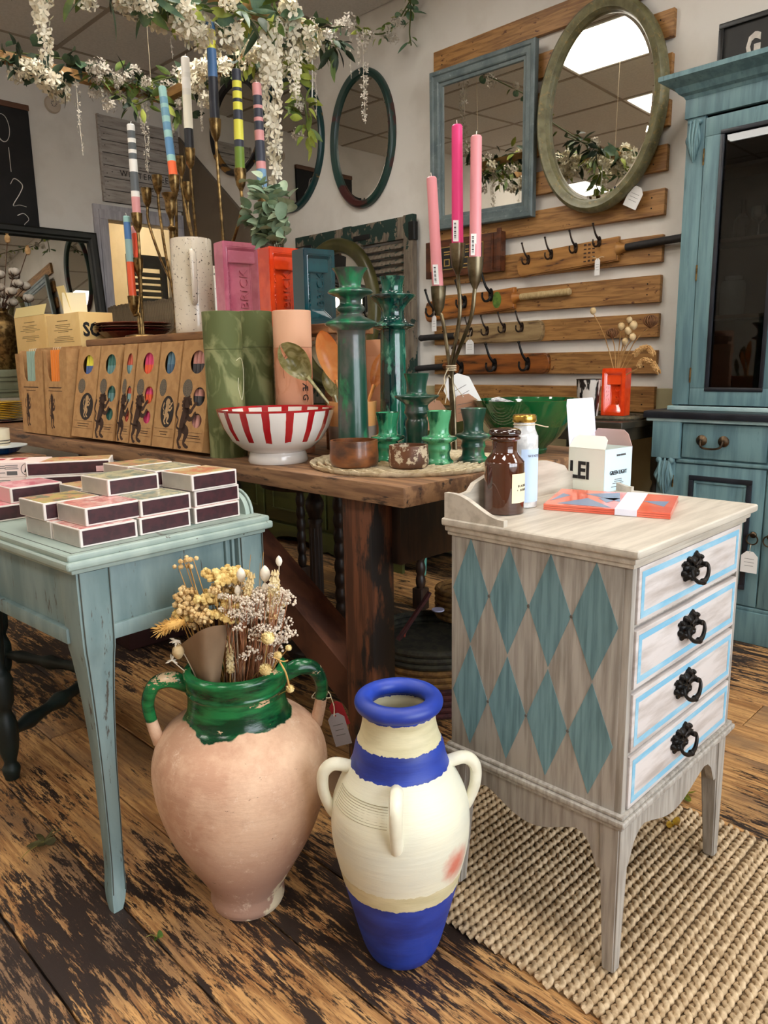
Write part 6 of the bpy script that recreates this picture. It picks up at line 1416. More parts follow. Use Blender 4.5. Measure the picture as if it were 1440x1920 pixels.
# large green bowl with cloth
gbc = (1.86, 1.255); gg = M('bottle_green_bowl_glaze', (16, 92, 44), (8, 60, 30), sc=5, lo=.3, hi=.75, rough=.06, coat=.8)
t = thing('green_bowl', 'large glossy bottle green bowl at the end of the table', 'bowl', gbc+(TZ,)); bm = B()
vessel(bm, [(q.x, q.y) for q in cr([V(a) for a in ((.055, 0), (.058, .01), (.06, .02), (.095, .05), (.13, .095), (.152, .14), (.158, .155))], 4)], th=.008, c=gbc+(TZ,), n=56); obj('body', bm, gg, t, ang=50)
t = thing('tea_towel', 'folded grey checked tea towel lying in the large green bowl', 'towel', gbc+(TZ+.12,)); chk = M('grey_check_cloth', (206, 206, 206), (92, 94, 98), sc=30, st=(1, 2.2, 1), lo=.5, hi=.54, rough=.95)
bm = B(); p0 = ox(1.80, 945, 752)
for i in range(3): box(bm, -.05, .05, -.045+.004*i, .045-.004*i, i*.009, i*.009+.008, bev=.0035, Mx=Matrix.Translation(p0-V((0, 0, .025))) @ Matrix.Rotation(R(25), 4, 'Z') @ Matrix.Rotation(R(18), 4, 'X'))
obj('fold', bm, chk, t)
# pot of salad servers
pc_ = (1.53, 1.65); t = thing('utensil_pot', 'pot with orange upper band holding resin serving spoons', 'pot', pc_+(TZ,)); bm = B()
vessel(bm, [(.066, 0), (.07, .004), (.074, .155)], th=.005, c=pc_+(TZ,), n=36); obj('body', bm, bands('orange_over_grey_glaze', 2, [(.085, (150, 136, 128)), (9, (240, 172, 96))], rough=.3, noise_amt=.001), t)
def spoon(label, tip, foot, wd, ln, mat, notch=False, facing=None):
    tip, foot = V(tip), V(foot); d = (tip-foot).normalized(); t = thing('serving_spoon', label, 'spoon', foot)
    fc = V(facing) if facing else V((-.7, -.7, .1)); fc = (fc-d*fc.dot(d)).normalized(); sdx = d.cross(fc)
    Mx = Matrix.Translation(tip-d*ln) @ Matrix((sdx, d, fc)).transposed().to_4x4()
    bm = B(); n1, n2 = 18, 8; top, = [[]],
    g = []
    for i in range(n1+1):
        u = i/n1; hw = wd/2*max(.08, sin(pi*(.04+.94*u))**.62*(.82+.3*u)*(1 if u < .98 else .6)); row = []
        for j in range(n2+1):
            s = (j/n2-.5)*2; row.append(bm.verts.new(Mx @ V((hw*s, u*ln, -.28*wd*(1-s*s)*sin(pi*u)**.7+.06*ln*(u-.5)**2))))
        g.append(row)
    for i in range(n1):
        for j in range(n2):
            if notch and i >= n1-6 and j in (2,): continue
            bm.faces.new((g[i][j], g[i][j+1], g[i+1][j+1], g[i+1][j]))
    ex = bmesh.ops.solidify(bm, geom=bm.faces[:], thickness=.0035)
    bmesh.ops.recalc_face_normals(bm, faces=bm.faces[:]); obj('spoon_head', bm, mat, t, ang=60)
    bm = B(); tube(bm, [foot, foot.lerp(tip-d*ln, .6), tip-d*ln*.93], [.0055, .006, .009], n=10, k=4, flat=.7); obj('shank', bm, mat, t); return t
resin_g = M('olive_resin', (188, 182, 132), (140, 134, 80), sc=24, lo=.35, hi=.7, rough=.2, dist=2, det=3); resin_o = M('orange_resin', (242, 178, 110), (232, 152, 80), sc=18, lo=.3, hi=.8, rough=.25, dist=1.5, det=3)
inpot = V(pc_+(TZ+.02,))
spoon('olive resin salad server with a notch, leaning out over the bowl', ox(1.35, 527, 645), ox(1.47, 622, 757)+V((.0, .0, -.01)), .082, .125, resin_g, True)
spoon('orange resin serving spoon leaning left in the utensil pot', ox(1.44, 602, 620), inpot+V((.01, -.01, 0)), .068, .155, resin_o)
spoon('orange resin serving fork leaning right behind the tall green candlesticks', ox(1.66, 722, 660), inpot+V((-.01, -.02, .02)), .05, .12, resin_o)
spoon('small olive resin spoon standing in the utensil pot', ox(1.50, 612, 690), inpot+V((0, .015, 0)), .05, .09, resin_g)
pkb = ox(1.7, 700, 640); t = thing('peach_card_box', 'tall peach card box leaning behind the tall green candlestick', 'box', (1.72, pkb.y, TZ)); bm = B(); box(bm, 1.70, 1.74, ox(1.7, 725, 700).y, ox(1.7, 683, 700).y, TZ, ox(1.7, 690, 638).z, bev=.002); obj('carton', bm, M('peach_card', (226, 168, 130), (216, 154, 116), sc=5, rough=.6), t)
bm = B(); box(bm, 1.699, 1.741, ox(1.7, 726, 700).y-.001, ox(1.7, 682, 700).y+.001, ox(1.7, 690, 638).z-.05, ox(1.7, 690, 638).z+.001, bev=.002); obj('lid', bm, M('peach_card', (0, 0, 0)), t)
# brick vase on the dark table behind, with dried heads; horn cup; yellow glass; coaster
cst = V((3.06, 1.61, .865)); t = thing('rope_coaster', 'round dark rope mat under the orange brick vase on the side table', 'mat', cst)
rpm = M('dark_rope', (96, 84, 60), (64, 56, 40), sc=50, rough=.9, bump=.4)
for i in range(7): bm = B(); r_ = .02+i*.018; tube(bm, [cst+V((r_*cos(a), r_*sin(a), .008)) for a in (2*pi*j/40 for j in range(41))], .0095, n=6, flat=.8); obj('rope_coil', bm, rpm, t)
cc = V((2.99, ox(2.99, 1126, 772).y, .881))
brick('orange brick vase of dried seed heads on the side table by the cabinet', cc, R(-86), .104, .064, .20, MATS['orange_glaze'])
vtop = cc+V((.035, -.05, .2)); df = thing('dried_seedheads', 'dried seed heads and wheat in the orange brick vase by the cabinet', 'dried flowers', vtop-V((0, 0, .06))); bs = B(); random.seed(4)
dry = M('dried_straw_stem', (190, 150, 96), (164, 122, 70), sc=20, rough=.85); dryb = M('dried_brown_head', (134, 92, 56), (104, 68, 40), sc=20, rough=.9); dryp = M('dried_pale_pod', (206, 180, 136), (180, 150, 104), sc=20, rough=.85)
def pod(bm, e, r, h): lathe(bm, [(0, -h*.5), (r*.5, -h*.42), (r, -h*.05), (r*.8, h*.3), (r*.4, h*.42), (r*.5, h*.5), (0, h*.46)], n=12, c=e, k=2)
def spider(bm, e, r):
    for i in range(16):
        a, b = 2*pi*i/16, random.uniform(.3, 1.2); tube(bm, [e+V((0, 0, -r*.8)), e+V((r*cos(a)*.9, r*sin(a)*.9, -r*.1)), e+V((r*cos(a)*.75, r*sin(a)*.75, r*.5)), e+V((r*.15*cos(a), r*.15*sin(a), r*.8))], .0022, n=4, k=3)
for (x_, y_, kind, r_) in ((1112, 583, 'pod', .013), (1148, 625, 'spider', .026), (1220, 603, 'spider', .032), (1165, 612, 'pod', .015), (1178, 620, 'pod', .015), (1188, 610, 'pod', .016), (1172, 640, 'pod', .013), (1186, 632, 'pod', .014), (1180, 600, 'pod', .012)):
    e = ox(3.0, x_, y_); tube(bs, [vtop-V((0, 0, .05)), vtop.lerp(e, .5)+V((0, 0, .008)), e-V((0, 0, r_*.6))], .0022, n=5, k=3); bm = B()
    if kind == 'pod': pod(bm, e, r_, r_*2.4); obj('seed_pod', bm, dryp, df)
    else: spider(bm, e, r_); lathe(bm, [(0, -r_*.7), (r_*.55, 0), (0, r_*.6)], n=10, c=e, k=3); obj('scabious_head', bm, dryb, df)
def wheat(bm, pts, n=14, r=.0055):
    pts = cr(pts, 6)
    for i in range(n):
        p_ = pts[min(len(pts)-1, int(i/(n-1)*(len(pts)-1)))]; q_ = pts[min(len(pts)-1, int(i/(n-1)*(len(pts)-1))+1)] if i < n-1 else p_+(pts[-1]-pts[-2]); d = (q_-p_).normalized() if (q_-p_).length > 1e-6 else V((0, 0, 1)); s = d.orthogonal().normalized()
        for k in range(4): o_ = (Matrix.Rotation(pi/2*k+i*.8, 3, d) @ s); tube(bm, [p_, p_+o_*r*1.1+d*r*.8, p_+o_*r*.9+d*r*2.4], [r*.5, r*.7, r*.1], n=5)
for pts in (((1197, 690), (1205, 676), (1222, 680), (1232, 694)), ((1187, 668), (1200, 655), (1214, 652), (1222, 660))):
    pp = [ox(2.98, *q) for q in pts]; bm = B(); wheat(bm, pp, 16, .008); obj('wheat_ear', bm, dry, df); tube(bs, [vtop-V((0, 0, .05)), pp[0]], .002, n=5)
obj('stem', bs, dry, df)
hc = V((2.95, ox(2.95, 1102, 770).y, .866)); t = thing('horn_cup', 'black and white mottled horn beaker beside the orange brick vase', 'beaker', hc); bm = B(); vessel(bm, [(.040, 0), (.043, .006), (.052, .17)], th=.004, c=hc, n=28); obj('body', bm, M('mottled_horn', (40, 36, 34), (200, 194, 186), sc=40, st=(1, 1, .25), lo=.5, hi=.55, rough=.2), t)
bm = B(); lathe(bm, [(.05, .168), (.053, .168), (.053, .172), (.05, .172)], c=hc, n=28); obj('rim', bm, M('horn_rim', (30, 27, 25), rough=.25), t)
yc_ = V((2.85, ox(2.85, 1085, 772).y, .866)); t = thing('ribbed_tumbler', 'small yellow ribbed tumbler beside the horn beaker', 'tumbler', yc_); bm = B(); vessel(bm, [(.034, 0), (.036, .004), (.037, .085)], th=.003, c=yc_, n=30); obj('body', bm, M('mustard_glaze', (232, 176, 40), (214, 150, 26), sc=20, rough=.3), t)
bm = B()
for i in range(7): tube(bm, [yc_+V((.0372*cos(a), .0372*sin(a), .01+i*.0115)) for a in (2*pi*j/24 for j in range(25))], .0016, n=5)
obj('rib', bm, M('mustard_glaze', (0, 0, 0)), t)

# ------------------------------------------------------------------ on top of the painted chest
CT = .8195
am = M('amber_glass', (74, 32, 10), (58, 22, 6), sc=3, rough=.04, coat=1.0, spec=.7)
ac = V((1.232, .884, CT)); t = thing('amber_jar', 'amber apothecary jar with cream label on the painted chest', 'jar', ac); bm = B()
lathe(bm, [(q.x, q.y) for q in cr([V(a) for a in ((0, 0), (.036, 0), (.0395, .006), (.040, .02), (.040, .094), (.0385, .105), (.030, .116), (.0255, .124), (.0255, .142), (.0265, .146), (.031, .148), (.031, .152), (.027, .155))], 3)], c=ac, n=44); obj('body', bm, am, t, ang=50)
bm = B(); lathe(bm, [(q.x, q.y) for q in cr([V(a) for a in ((0, .1555), (.027, .1555), (.032, .158), (.032, .163), (.027, .168), (.012, .170), (0, .169))], 3)], c=ac, n=40); obj('stopper', bm, M('dark_amber_glass', (40, 18, 10), rough=.05, coat=1), t, ang=50)
def wrap(parent, c, r, a0, a1, z0, z1, mat, nm='paper_label'):
    bm = B(); n_ = 10; lo_, hi_ = [], []
    for i in range(n_+1): a = a0+(a1-a0)*i/n_; lo_.append(bm.verts.new((c.x+r*cos(a), c.y+r*sin(a), c.z+z0))); hi_.append(bm.verts.new((c.x+r*cos(a), c.y+r*sin(a), c.z+z1)))
    for i in range(n_): bm.faces.new((lo_[i], lo_[i+1], hi_[i+1], hi_[i]))
    bmesh.ops.recalc_face_normals(bm, faces=bm.faces[:]); bmesh.ops.solidify(bm, geom=bm.faces[:], thickness=.0003); bmesh.ops.recalc_face_normals(bm, faces=bm.faces[:]); return obj(nm, bm, mat, parent)
aw = math.atan2(-ac.y, -ac.x); wrap(t, ac, .0407, aw+R(22), aw+R(92), .024, .082, M('cream_label', (236, 222, 186), rough=.7))
def around(body, size, parent, c, r, ac_, z, mat, sp=1.0):
    n_ = len(body); da = size*.62*sp/r
    for i, ch_ in enumerate(body):
        if ch_ == ' ': continue
        a = ac_+(i-(n_-1)/2)*da; p_ = V((c.x+r*cos(a), c.y+r*sin(a), c.z+z)); text(ch_, size, mat, parent, frame(p_, (-sin(a), cos(a), 0), (0, 0, 1)), ext=.0002)
around('BLACKB', .0065, t, ac, .0413, aw+R(58), .0575, ink, 1.1); around('+ BERRY', .0065, t, ac, .0413, aw+R(58), .049, ink, 1.1)
wc = V((1.312, .893, CT)); t = thing('salt_jar', 'clear jar of white bath salts with gold lid and pale blue label', 'jar', wc); bm = B()
lathe(bm, [(q.x, q.y) for q in cr([V(a) for a in ((0, 0), (.026, 0), (.0285, .004), (.029, .012), (.029, .135), (.027, .15), (.0225, .162), (.0215, .172), (.0215, .178))], 3)], c=wc, n=40); obj('body', bm, M('white_salts_in_glass', (222, 222, 220), (198, 198, 198), sc=50, rough=.08, coat=.8), t, ang=50)
bm = B(); lathe(bm, [(0, .176), (.0235, .176), (.0245, .178), (.0245, .188), (.0225, .191), (0, .191)], c=wc, n=36); obj('lid', bm, M('gold_lid', (212, 172, 84), rough=.25, metal=1), t)
aw2 = math.atan2(-wc.y, -wc.x); wrap(t, wc, .0296, aw2-R(10), aw2+R(105), .012, .122, M('pale_blue_label', (192, 212, 240), rough=.7)); around('WINTER', .0075, t, wc, .0301, aw2+R(52), .108, grey_ink, 1.25)
bm = B(); tube(bm, [wc+V((.0225*cos(a), .0225*sin(a), .171)) for a in (2*pi*j/20 for j in range(21))], .0012, n=5); tube(bm, [wc+V((.015, -.017, .171)), wc+V((.028, -.03, .166)), wc+V((.034, -.036, .165))], .0012, n=5, k=3); obj('string', bm, twine_m, t)
# white carton GREEN LIGHT, turned a little
gz = CT; pA, pB, pC = oz(gz, 1132, 924), oz(gz, 1067, 914), oz(gz, 1182, 914)
e1, e2 = (pB-pA), (pC-pA); rzb = math.atan2(e2.y, e2.x); wX, wY = e2.length, e1.length
h_ = .098; t = thing('printed_carton', 'white carton lettered GREEN LIGHT with its flaps open, on the painted chest', 'box', pA, rzb); Mw = wm(t)
wcard = M('pale_mint_card', (228, 234, 224), (222, 228, 216), sc=3, rough=.6); bcard = M('ice_blue_card', (204, 230, 240), rough=.6)
bm = B(); box(bm, 0, wX, 0, .001, 0, h_, Mx=Mw); obj('blue_side', bm, bcard, t)
bm = B(); box(bm, 0, .001, .001, wY, 0, h_, Mx=Mw); box(bm, wX-.001, wX, .001, wY, 0, h_, Mx=Mw); box(bm, .001, wX-.001, wY-.001, wY, 0, h_, Mx=Mw); box(bm, .001, wX-.001, .001, wY, 0, .001, Mx=Mw); obj('carton', bm, wcard, t)
def flap(pts, Mx, mat): bm = B(); plate(bm, pts, th=.0008, Mx=Mx); obj('flap', bm, mat, t)
fl = lambda w_, h2: [(0, 0), (w_, 0), (w_-.004, h2*.75), (w_-.014, h2), (.014, h2), (.004, h2*.75)]
flap(fl(wY, .034), Mw @ frame((0, wY, h_), (0, -1, 0), (.55, 0, .83)), wcard)
flap(fl(wY, .042), Mw @ frame((wX, wY, h_), (0, -1, 0), (-.35, 0, .93)), M('blush_card', (222, 186, 178), rough=.6))
flap([(0, 0), (wX, 0), (wX, .098), (wX-.004, .112), (.004, .112), (0, .098)], Mw @ frame((0, wY-.0005, h_), (1, 0, 0), (.0, .12, .99)), M('lilac_white_card', (226, 224, 240), rough=.6))
text('LEI', .056, ink, t, Mw @ frame((-.0008, wY*.68, h_*.45), (0, -1, 0), (0, 0, 1)), sx=.82, bold=.0016)
text('GREEN LIGHT', .0135, ink, t, Mw @ frame((wX*.5, -.0008, h_*.43), (1, 0, 0), (0, 0, 1)), sx=.8); text('SOLEI STUDIOS', .0065, grey_ink, t, Mw @ frame((wX*.58, -.0008, h_*.84), (1, 0, 0), (0, 0, 1)), sx=.8)
bm = B(); lines(bm, Mw @ frame((wX*.5, -.0006, 0), (1, 0, 0), (0, 0, 1)), -wX*.3, wX*.3, [h_*.27, h_*.225, h_*.18, h_*.10], h=.0016, jit=.6); obj('small_print', bm, grey_ink, t, smooth=False)
# packet of napkins
nz = CT; q4 = [oz(nz+.006, *p_) for p_ in ((1019, 950), (1053, 921), (1272, 935), (1257, 968))]
cn = sum(q4, V())/4; t = thing('napkin_packet', 'flat coral red patterned packet with white paper band on the painted chest', 'packet', (cn.x, cn.y, nz))
cor = M('coral_print', (226, 96, 72), (236, 118, 92), sc=9, rough=.25, coat=.5); gry = M('grey_blue_print', (118, 134, 160), rough=.4)
bl_ = lambda u, v, z: q4[0].lerp(q4[3], u).lerp(q4[1].lerp(q4[2], u), v)*1.0+V((0, 0, z))
def quadbox(bm, u0, u1, v0, v1, z0, z1):
    vs = [bm.verts.new(V((p_.x, p_.y, z))) for z in (z0, z1) for p_ in (bl_(u0, v0, 0), bl_(u1, v0, 0), bl_(u1, v1, 0), bl_(u0, v1, 0))]
    for f in ((3, 2, 1, 0), (4, 5, 6, 7), (0, 1, 5, 4), (1, 2, 6, 5), (2, 3, 7, 6), (3, 0, 4, 7)): bm.faces.new([vs[i] for i in f])
for k in range(3): bm = B(); quadbox(bm, 0, 1, 0, 1, nz+.0042*k, nz+.0042*k+.0036); bmesh.ops.recalc_face_normals(bm, faces=bm.faces[:]); obj('napkin', bm, cor, t, smooth=False)
zt = nz+.0121
bm = B()
for tri in (((.1, .08), (.55, .05), (.30, .5)), ((.25, .75), (.52, .95), (.58, .4)), ((.75, .55), (.93, .30), (.95, .62)), ((.02, .2), (.14, .6), (.06, .7)), ((.38, .55), (.56, .62), (.48, .3))):
    vs = [bm.verts.new(bl_(u, v, 0)*1.0) for u, v in tri]
    for v in vs: v.co.z = zt+.0002
    f = bm.faces.new(vs); f.normal_update()
    if f.normal.z < 0: f.normal_flip()
obj('pattern', bm, gry, t, smooth=False)
bm = B(); quadbox(bm, .58, .75, -.012, 1.012, nz+.0006, zt+.0012); bmesh.ops.recalc_face_normals(bm, faces=bm.faces[:]); obj('paper_band', bm, M('white_band', (228, 226, 240), rough=.5), t, smooth=False)
# ------------------------------------------------------------------ boxes on the writing table
art_pal = [((214, 150, 120), (196, 178, 110), (120, 128, 104)), ((222, 150, 142), (230, 196, 186), (196, 110, 108)), ((176, 170, 140), (208, 200, 160), (120, 140, 124)), ((210, 176, 120), (224, 200, 150), (206, 120, 90)), ((222, 142, 150), (236, 178, 180), (214, 110, 124)), ((188, 60, 58), (216, 120, 90), (110, 100, 70))]
arts = [M('cover_art_%d' % i, a, b, sc=26, lo=.45, hi=.55, rough=.3, coat=.3, c3=c, sc3=34, st3=(1, 1, 1), lo3=.54, hi3=.57, rnd=True, dist=1.2) for i, (a, b, c) in enumerate(art_pal)]
mwhite = M('box_white_card', (226, 216, 208), rough=.5); mend = M('box_grey_end', (176, 170, 160), (160, 154, 146), sc=9, rough=.35, coat=.3); strk = M('striker_maroon', (66, 28, 34), (52, 22, 28), sc=60, rough=.45, coat=.2)
MBH = .0356
def matchbox(label, x, y, z, rz=R(3), L=.121, D=.115, art=0, H=MBH, endm=None):
    t = thing('matchbox', label, 'box', (x, y, z), rz); Mw = wm(t)
    bm = B(); box(bm, 0, L, 0, D, 0, H, bev=.0008, Mx=Mw, seg=1); obj('sleeve', bm, mwhite, t, smooth=False)
    bm = B(); plate(bm, rect(.004, .004, L-.004, D-.004), th=.0004, Mx=Mw @ FZ((0, 0, H))); obj('cover_print', bm, arts[art], t, smooth=False)
    bm = B(); plate(bm, rect(.005, .0035, L-.005, H-.0035), th=.0004, Mx=Mw @ FY((0, 0, 0))); obj('striker', bm, strk, t, smooth=False)
    bm = B(); plate(bm, rect(-D+.004, .002, -.004, H-.002), th=.0004, Mx=Mw @ FX((0, 0, 0))); obj('drawer_end', bm, endm or mend, t, smooth=False)
    return t
Z0 = WZ+.0008; Zk = lambda k: Z0+k*(MBH+.0008)
mbs = [
 ('giant matchbox at the front corner of the writing table, bottom layer', .61, 1.466, 0, 1), ('giant matchbox in bottom layer, second along the table front', .745, 1.478, 0, 1), ('giant matchbox in bottom layer at right end of table front', .886, 1.490, 0, 1),
 ('giant matchbox with pink flamingo toned cover, upper layer at the front corner', .632, 1.482, 1, 1), ('giant matchbox with pale coral cover, upper layer second along the front', .752, 1.483, 1, 2), ('giant matchbox in middle of the three-high stack at right', .891, 1.494, 1, 1), ('giant matchbox with coral and sage cover on top of the three-high stack', .884, 1.490, 2, 3),
 ('giant matchbox in bottom layer behind the front corner box', .603, 1.592, 0, 1), ('giant matchbox with orange floral cover behind the front corner box, upper layer', .598, 1.608, 1, 0), ('giant matchbox in bottom layer in second row', .737, 1.604, 0, 2), ('giant matchbox in upper layer of second row, under the lone sage topped box', .735, 1.606, 1, 3), ('giant matchbox with sage green cover lying alone on the third layer', .728, 1.577, 2, 2),
 ('giant matchbox in bottom layer, second row right', .872, 1.622, 0, 2), ('giant matchbox in middle layer, second row right', .870, 1.622, 1, 2), ('giant matchbox with yellow sage cover on top layer, second row right', .866, 1.62, 2, 2),
 ('giant matchbox in bottom layer, third row right', .868, 1.748, 0, 3), ('giant matchbox in middle layer, third row right', .867, 1.748, 1, 3), ('giant matchbox with lilac and coral cover on top layer, third row right', .862, 1.748, 2, 0),
 ('giant matchbox with yellow cover in upper layer between pink and sage boxes', .74, 1.742, 1, 3), ('giant matchbox in bottom layer under the yellow covered box', .74, 1.742, 0, 3),
 ('giant matchbox with pink cover at left edge, lower of the pink pair', .572, 1.875, 0, 4), ('giant matchbox with pale pink cover, upper of the pink pair', .628, 1.885, 1, 4)]
for lab, x, y, k, a in mbs: matchbox(lab, x*.958, y*.958, Zk(k)-(.0008 if 0 else 0), art=a, rz=R(3+random.uniform(-1.2, 1.2) if k else 3), endm=M('pink_box_end', (220, 170, 170), rough=.5) if a == 4 else None)
redm = M('red_box_card', (150, 26, 34), (130, 20, 30), sc=6, rough=.35)
def flatbox(label, x, y, z, rz, L, D, H, body, top, nm='puzzle_box'):
    t = thing(nm, label, 'box', (x, y, z), rz); Mw = wm(t); bm = B(); box(bm, 0, L, 0, D, 0, H, bev=.001, seg=1, Mx=Mw); obj('carton', bm, body, t, smooth=False)
    bm = B(); plate(bm, rect(.004, .004, L-.004, D-.004), th=.0004, Mx=Mw @ FZ((0, 0, H))); obj('cover_print', bm, top, t, smooth=False); return t, Mw
creamc = M('cream_print_card', (232, 210, 200), rough=.6); rdi = M('red_print', (172, 34, 44), rough=.7)
def cornered(P, rz, L): return P-V((cos(rz), sin(rz), 0))*L        # origin from the near right-hand corner
rA = R(-42); pA_ = oz(Zk(2), 76, 893)
o_ = cornered(pA_+V((-.012, .012, 0)), rA, .27)
flatbox('white puzzle box at the bottom of the pile beneath the one marked A', o_.x, o_.y, Zk(0), rA, .27, .11, MBH, creamc, creamc)
o_ = cornered(pA_+V((-.02, .012, 0)), rA, .27); t1, Mw = flatbox('lower white and red printed puzzle box beneath the one marked A', o_.x, o_.y, Zk(1), rA, .27, .11, MBH, creamc, creamc)
def puz_print(t, Mw, L, H, a_mark):
    bm = B()
    for i in range(7): plate(bm, rect(.01+i*.016, .012, .01+i*.016+.012*random.uniform(.6, 1), H-.006-.004*random.random()), th=.0003, Mx=Mw @ FY((0, -.0002, 0)))
    obj('red_lettering', bm, rdi, t, smooth=False); bm = B(); lines(bm, Mw @ FY((0, -.0002, 0)), .15, .19, [H*.75, H*.62, H*.3], h=.0018); lines(bm, Mw @ FY((0, -.0002, 0)), L-.085, L-.05, [H*.8, H*.68, H*.56], h=.0016); plate(bm, rect(L-.08, .005, L-.055, H*.4), th=.0003, Mx=Mw @ FY((0, -.0002, 0)))
    obj('small_print', bm, grey_ink, t, smooth=False)
    if a_mark:
        text('A', .021, ink, t, Mw @ FY((L-.03, -.0004, H*.5)), bold=.0008)
        bm = B(); plate(bm, ell(L-.03, H*.5, .0155, .0155, 26), holes=[ell(L-.03, H*.5, .0143, .0143, 26)], th=.0004, Mx=Mw @ FY((0, -.0002, 0))); obj('printed_ring', bm, ink, t, smooth=False)
puz_print(t1, Mw, .27, MBH, False)
o_ = cornered(pA_, rA+R(3), .27); t2, Mw = flatbox('white puzzle box with red lettering and a circled A on its side', o_.x, o_.y, Zk(2), rA+R(3), .27, .105, MBH*1.05, creamc, creamc); puz_print(t2, Mw, .27, MBH*1.05, True)
bm = B()
for i in range(4): plate(bm, rect(.03+i*.05, .05, .03+i*.05+.035, .08+.01*(i % 2)), th=.0003, Mx=Mw @ FZ((0, 0, MBH*1.05+.0004)))
obj('cover_lettering', bm, rdi, t2, smooth=False)
pr_ = oz(Zk(1), 150, 907)
for k, lab in enumerate(('dark red box at the bottom of the red pile on the writing table', 'dark red box with gilt script on its side, on top of the red pile')):
    t, Mw = flatbox(lab, pr_.x+.004*k, pr_.y, Zk(k), R(3), .085, .13, MBH, redm, arts[5])
    if k:
        bm = B(); tube(bm, [Mw @ V((-.0006, .062-.0045*i, MBH*(.5+.28*sin(i*1.9)))) for i in range(12)], .0011, n=4, k=3); obj('gilt_script', bm, M('cream_script', (226, 200, 180), rough=.6), t)
        bm = B(); plate(bm, rect(-.10, .01, -.075, .026), th=.0004, Mx=Mw @ FX((0, 0, 0))); obj('price_sticker', bm, white_card, t, smooth=False)
rB = R(-30); pb_ = oz(Zk(2), 204, 887)
for k in range(3):
    o_ = cornered(pb_+V((.003*k, .0, 0)), rB, .2)
    t, Mw = flatbox(('long maroon sided box at the bottom of the back pile', 'long maroon sided box in the middle of the back pile', 'long maroon sided box with coral cover on top of the back pile')[k], o_.x, o_.y, Zk(k), rB, .2, .10, MBH, mwhite, arts[3])
    bm = B(); plate(bm, rect(.004, .0035, .196, MBH-.0035), th=.0004, Mx=Mw @ FY((0, 0, 0))); sk = obj('striker', bm, strk, t, smooth=False)
    if k == 2: bm = B(); plate(bm, rect(.165, .006, .185, .020), th=.0006, Mx=Mw @ FY((0, 0, 0))); obj('price_sticker', bm, M('pink_sticker', (226, 180, 178), rough=.6), t, smooth=False)
# board, blue dish and striped cup at the far left
bz = WZ+.002
q1, q2 = oz(.812, 82, 852), oz(.812, 0, 872); t = thing('wooden_board', 'brown wooden board at the back left of the writing table', 'board', (q1.x-.2, q1.y, WZ)); bm = B()
Mx = Matrix.Translation((q1.x, q1.y, 0)) @ Matrix.Rotation(R(8), 4, 'Z'); box(bm, -.42, 0, -.02, .24, WZ+.001, .812, bev=.004, Mx=Mx); obj('board', bm, table_m, t)
bm = B()
for i in range(3): box(bm, -.41, -.01, .04+.07*i, .042+.07*i, .8115, .8124, Mx=Mx)
obj('groove', bm, M('sign_gap', (0, 0, 0)), t)
dc = oz(.812, 4, 852)+V((0, .05, 0)); t = thing('blue_dish', 'shallow blue dish on the wooden board at far left', 'dish', (dc.x, dc.y, .812)); bm = B(); vessel(bm, [(.055, 0), (.058, .004), (.095, .022), (.105, .028)], th=.005, c=(dc.x, dc.y, .8125), n=36); obj('body', bm, glz('blue_dish_glaze', (20, 74, 120), (14, 54, 96)), t)
bm = B(); lathe(bm, [(.1, .026), (.105, .026), (.1055, .0295), (.1, .0295)], c=(dc.x, dc.y, .8125), n=36); obj('rim', bm, M('white_rim', (206, 214, 214), rough=.3), t)
t = thing('striped_cup', 'cream cup with black pinstripes standing in the blue dish', 'cup', (dc.x, dc.y, .818)); bm = B(); vessel(bm, [(.036, 0), (.046, .01), (.05, .085)], th=.004, c=(dc.x, dc.y, .8195), n=32); obj('body', bm, M('cream_glaze', (226, 216, 190), (216, 204, 176), sc=8, rough=.3), t)
for z in (.018, .03, .04): bm = B(); lathe(bm, [(.0468+z*.045, 0), (.0472+z*.045, 0), (.0472+z*.045, .003), (.0468+z*.045, .003)], c=(dc.x, dc.y, .8195+z), n=32); obj('pinstripe', bm, ink, t)
# yellow and maroon plates at the far end of the table
yc_ = ox(1.36, 2, 812); yp = V((1.36, yc_.y, TZ)); random.seed(2)
yme = None
for i in range(12):
    z = TZ+.0005+i*.0085; col = 'maroon' if i < 2 else 'yellow'
    lab = '%s plate in the stack behind the first candle box, %s' % (col, 'bottom of the pile' if i == 0 else 'second from the bottom' if i == 1 else 'topmost' if i == 11 else 'one of the like ones between')
    t = thing('ceramic_plate', lab, 'plate', (yp.x+random.uniform(-.003, .003), yp.y, z), group='yellow and maroon plate stack')
    bm = B(); lathe(bm, [(0, 0), (.07, 0), (.115, .007), (.118, .008), (.116, .0095), (.07, .003), (0, .003)], c=t.location, n=40); obj('dish', bm, glz('mustard_plate', (226, 180, 36), (204, 152, 24)) if i > 1 else glz('maroon_plate', (84, 26, 26), (70, 20, 20)), t)

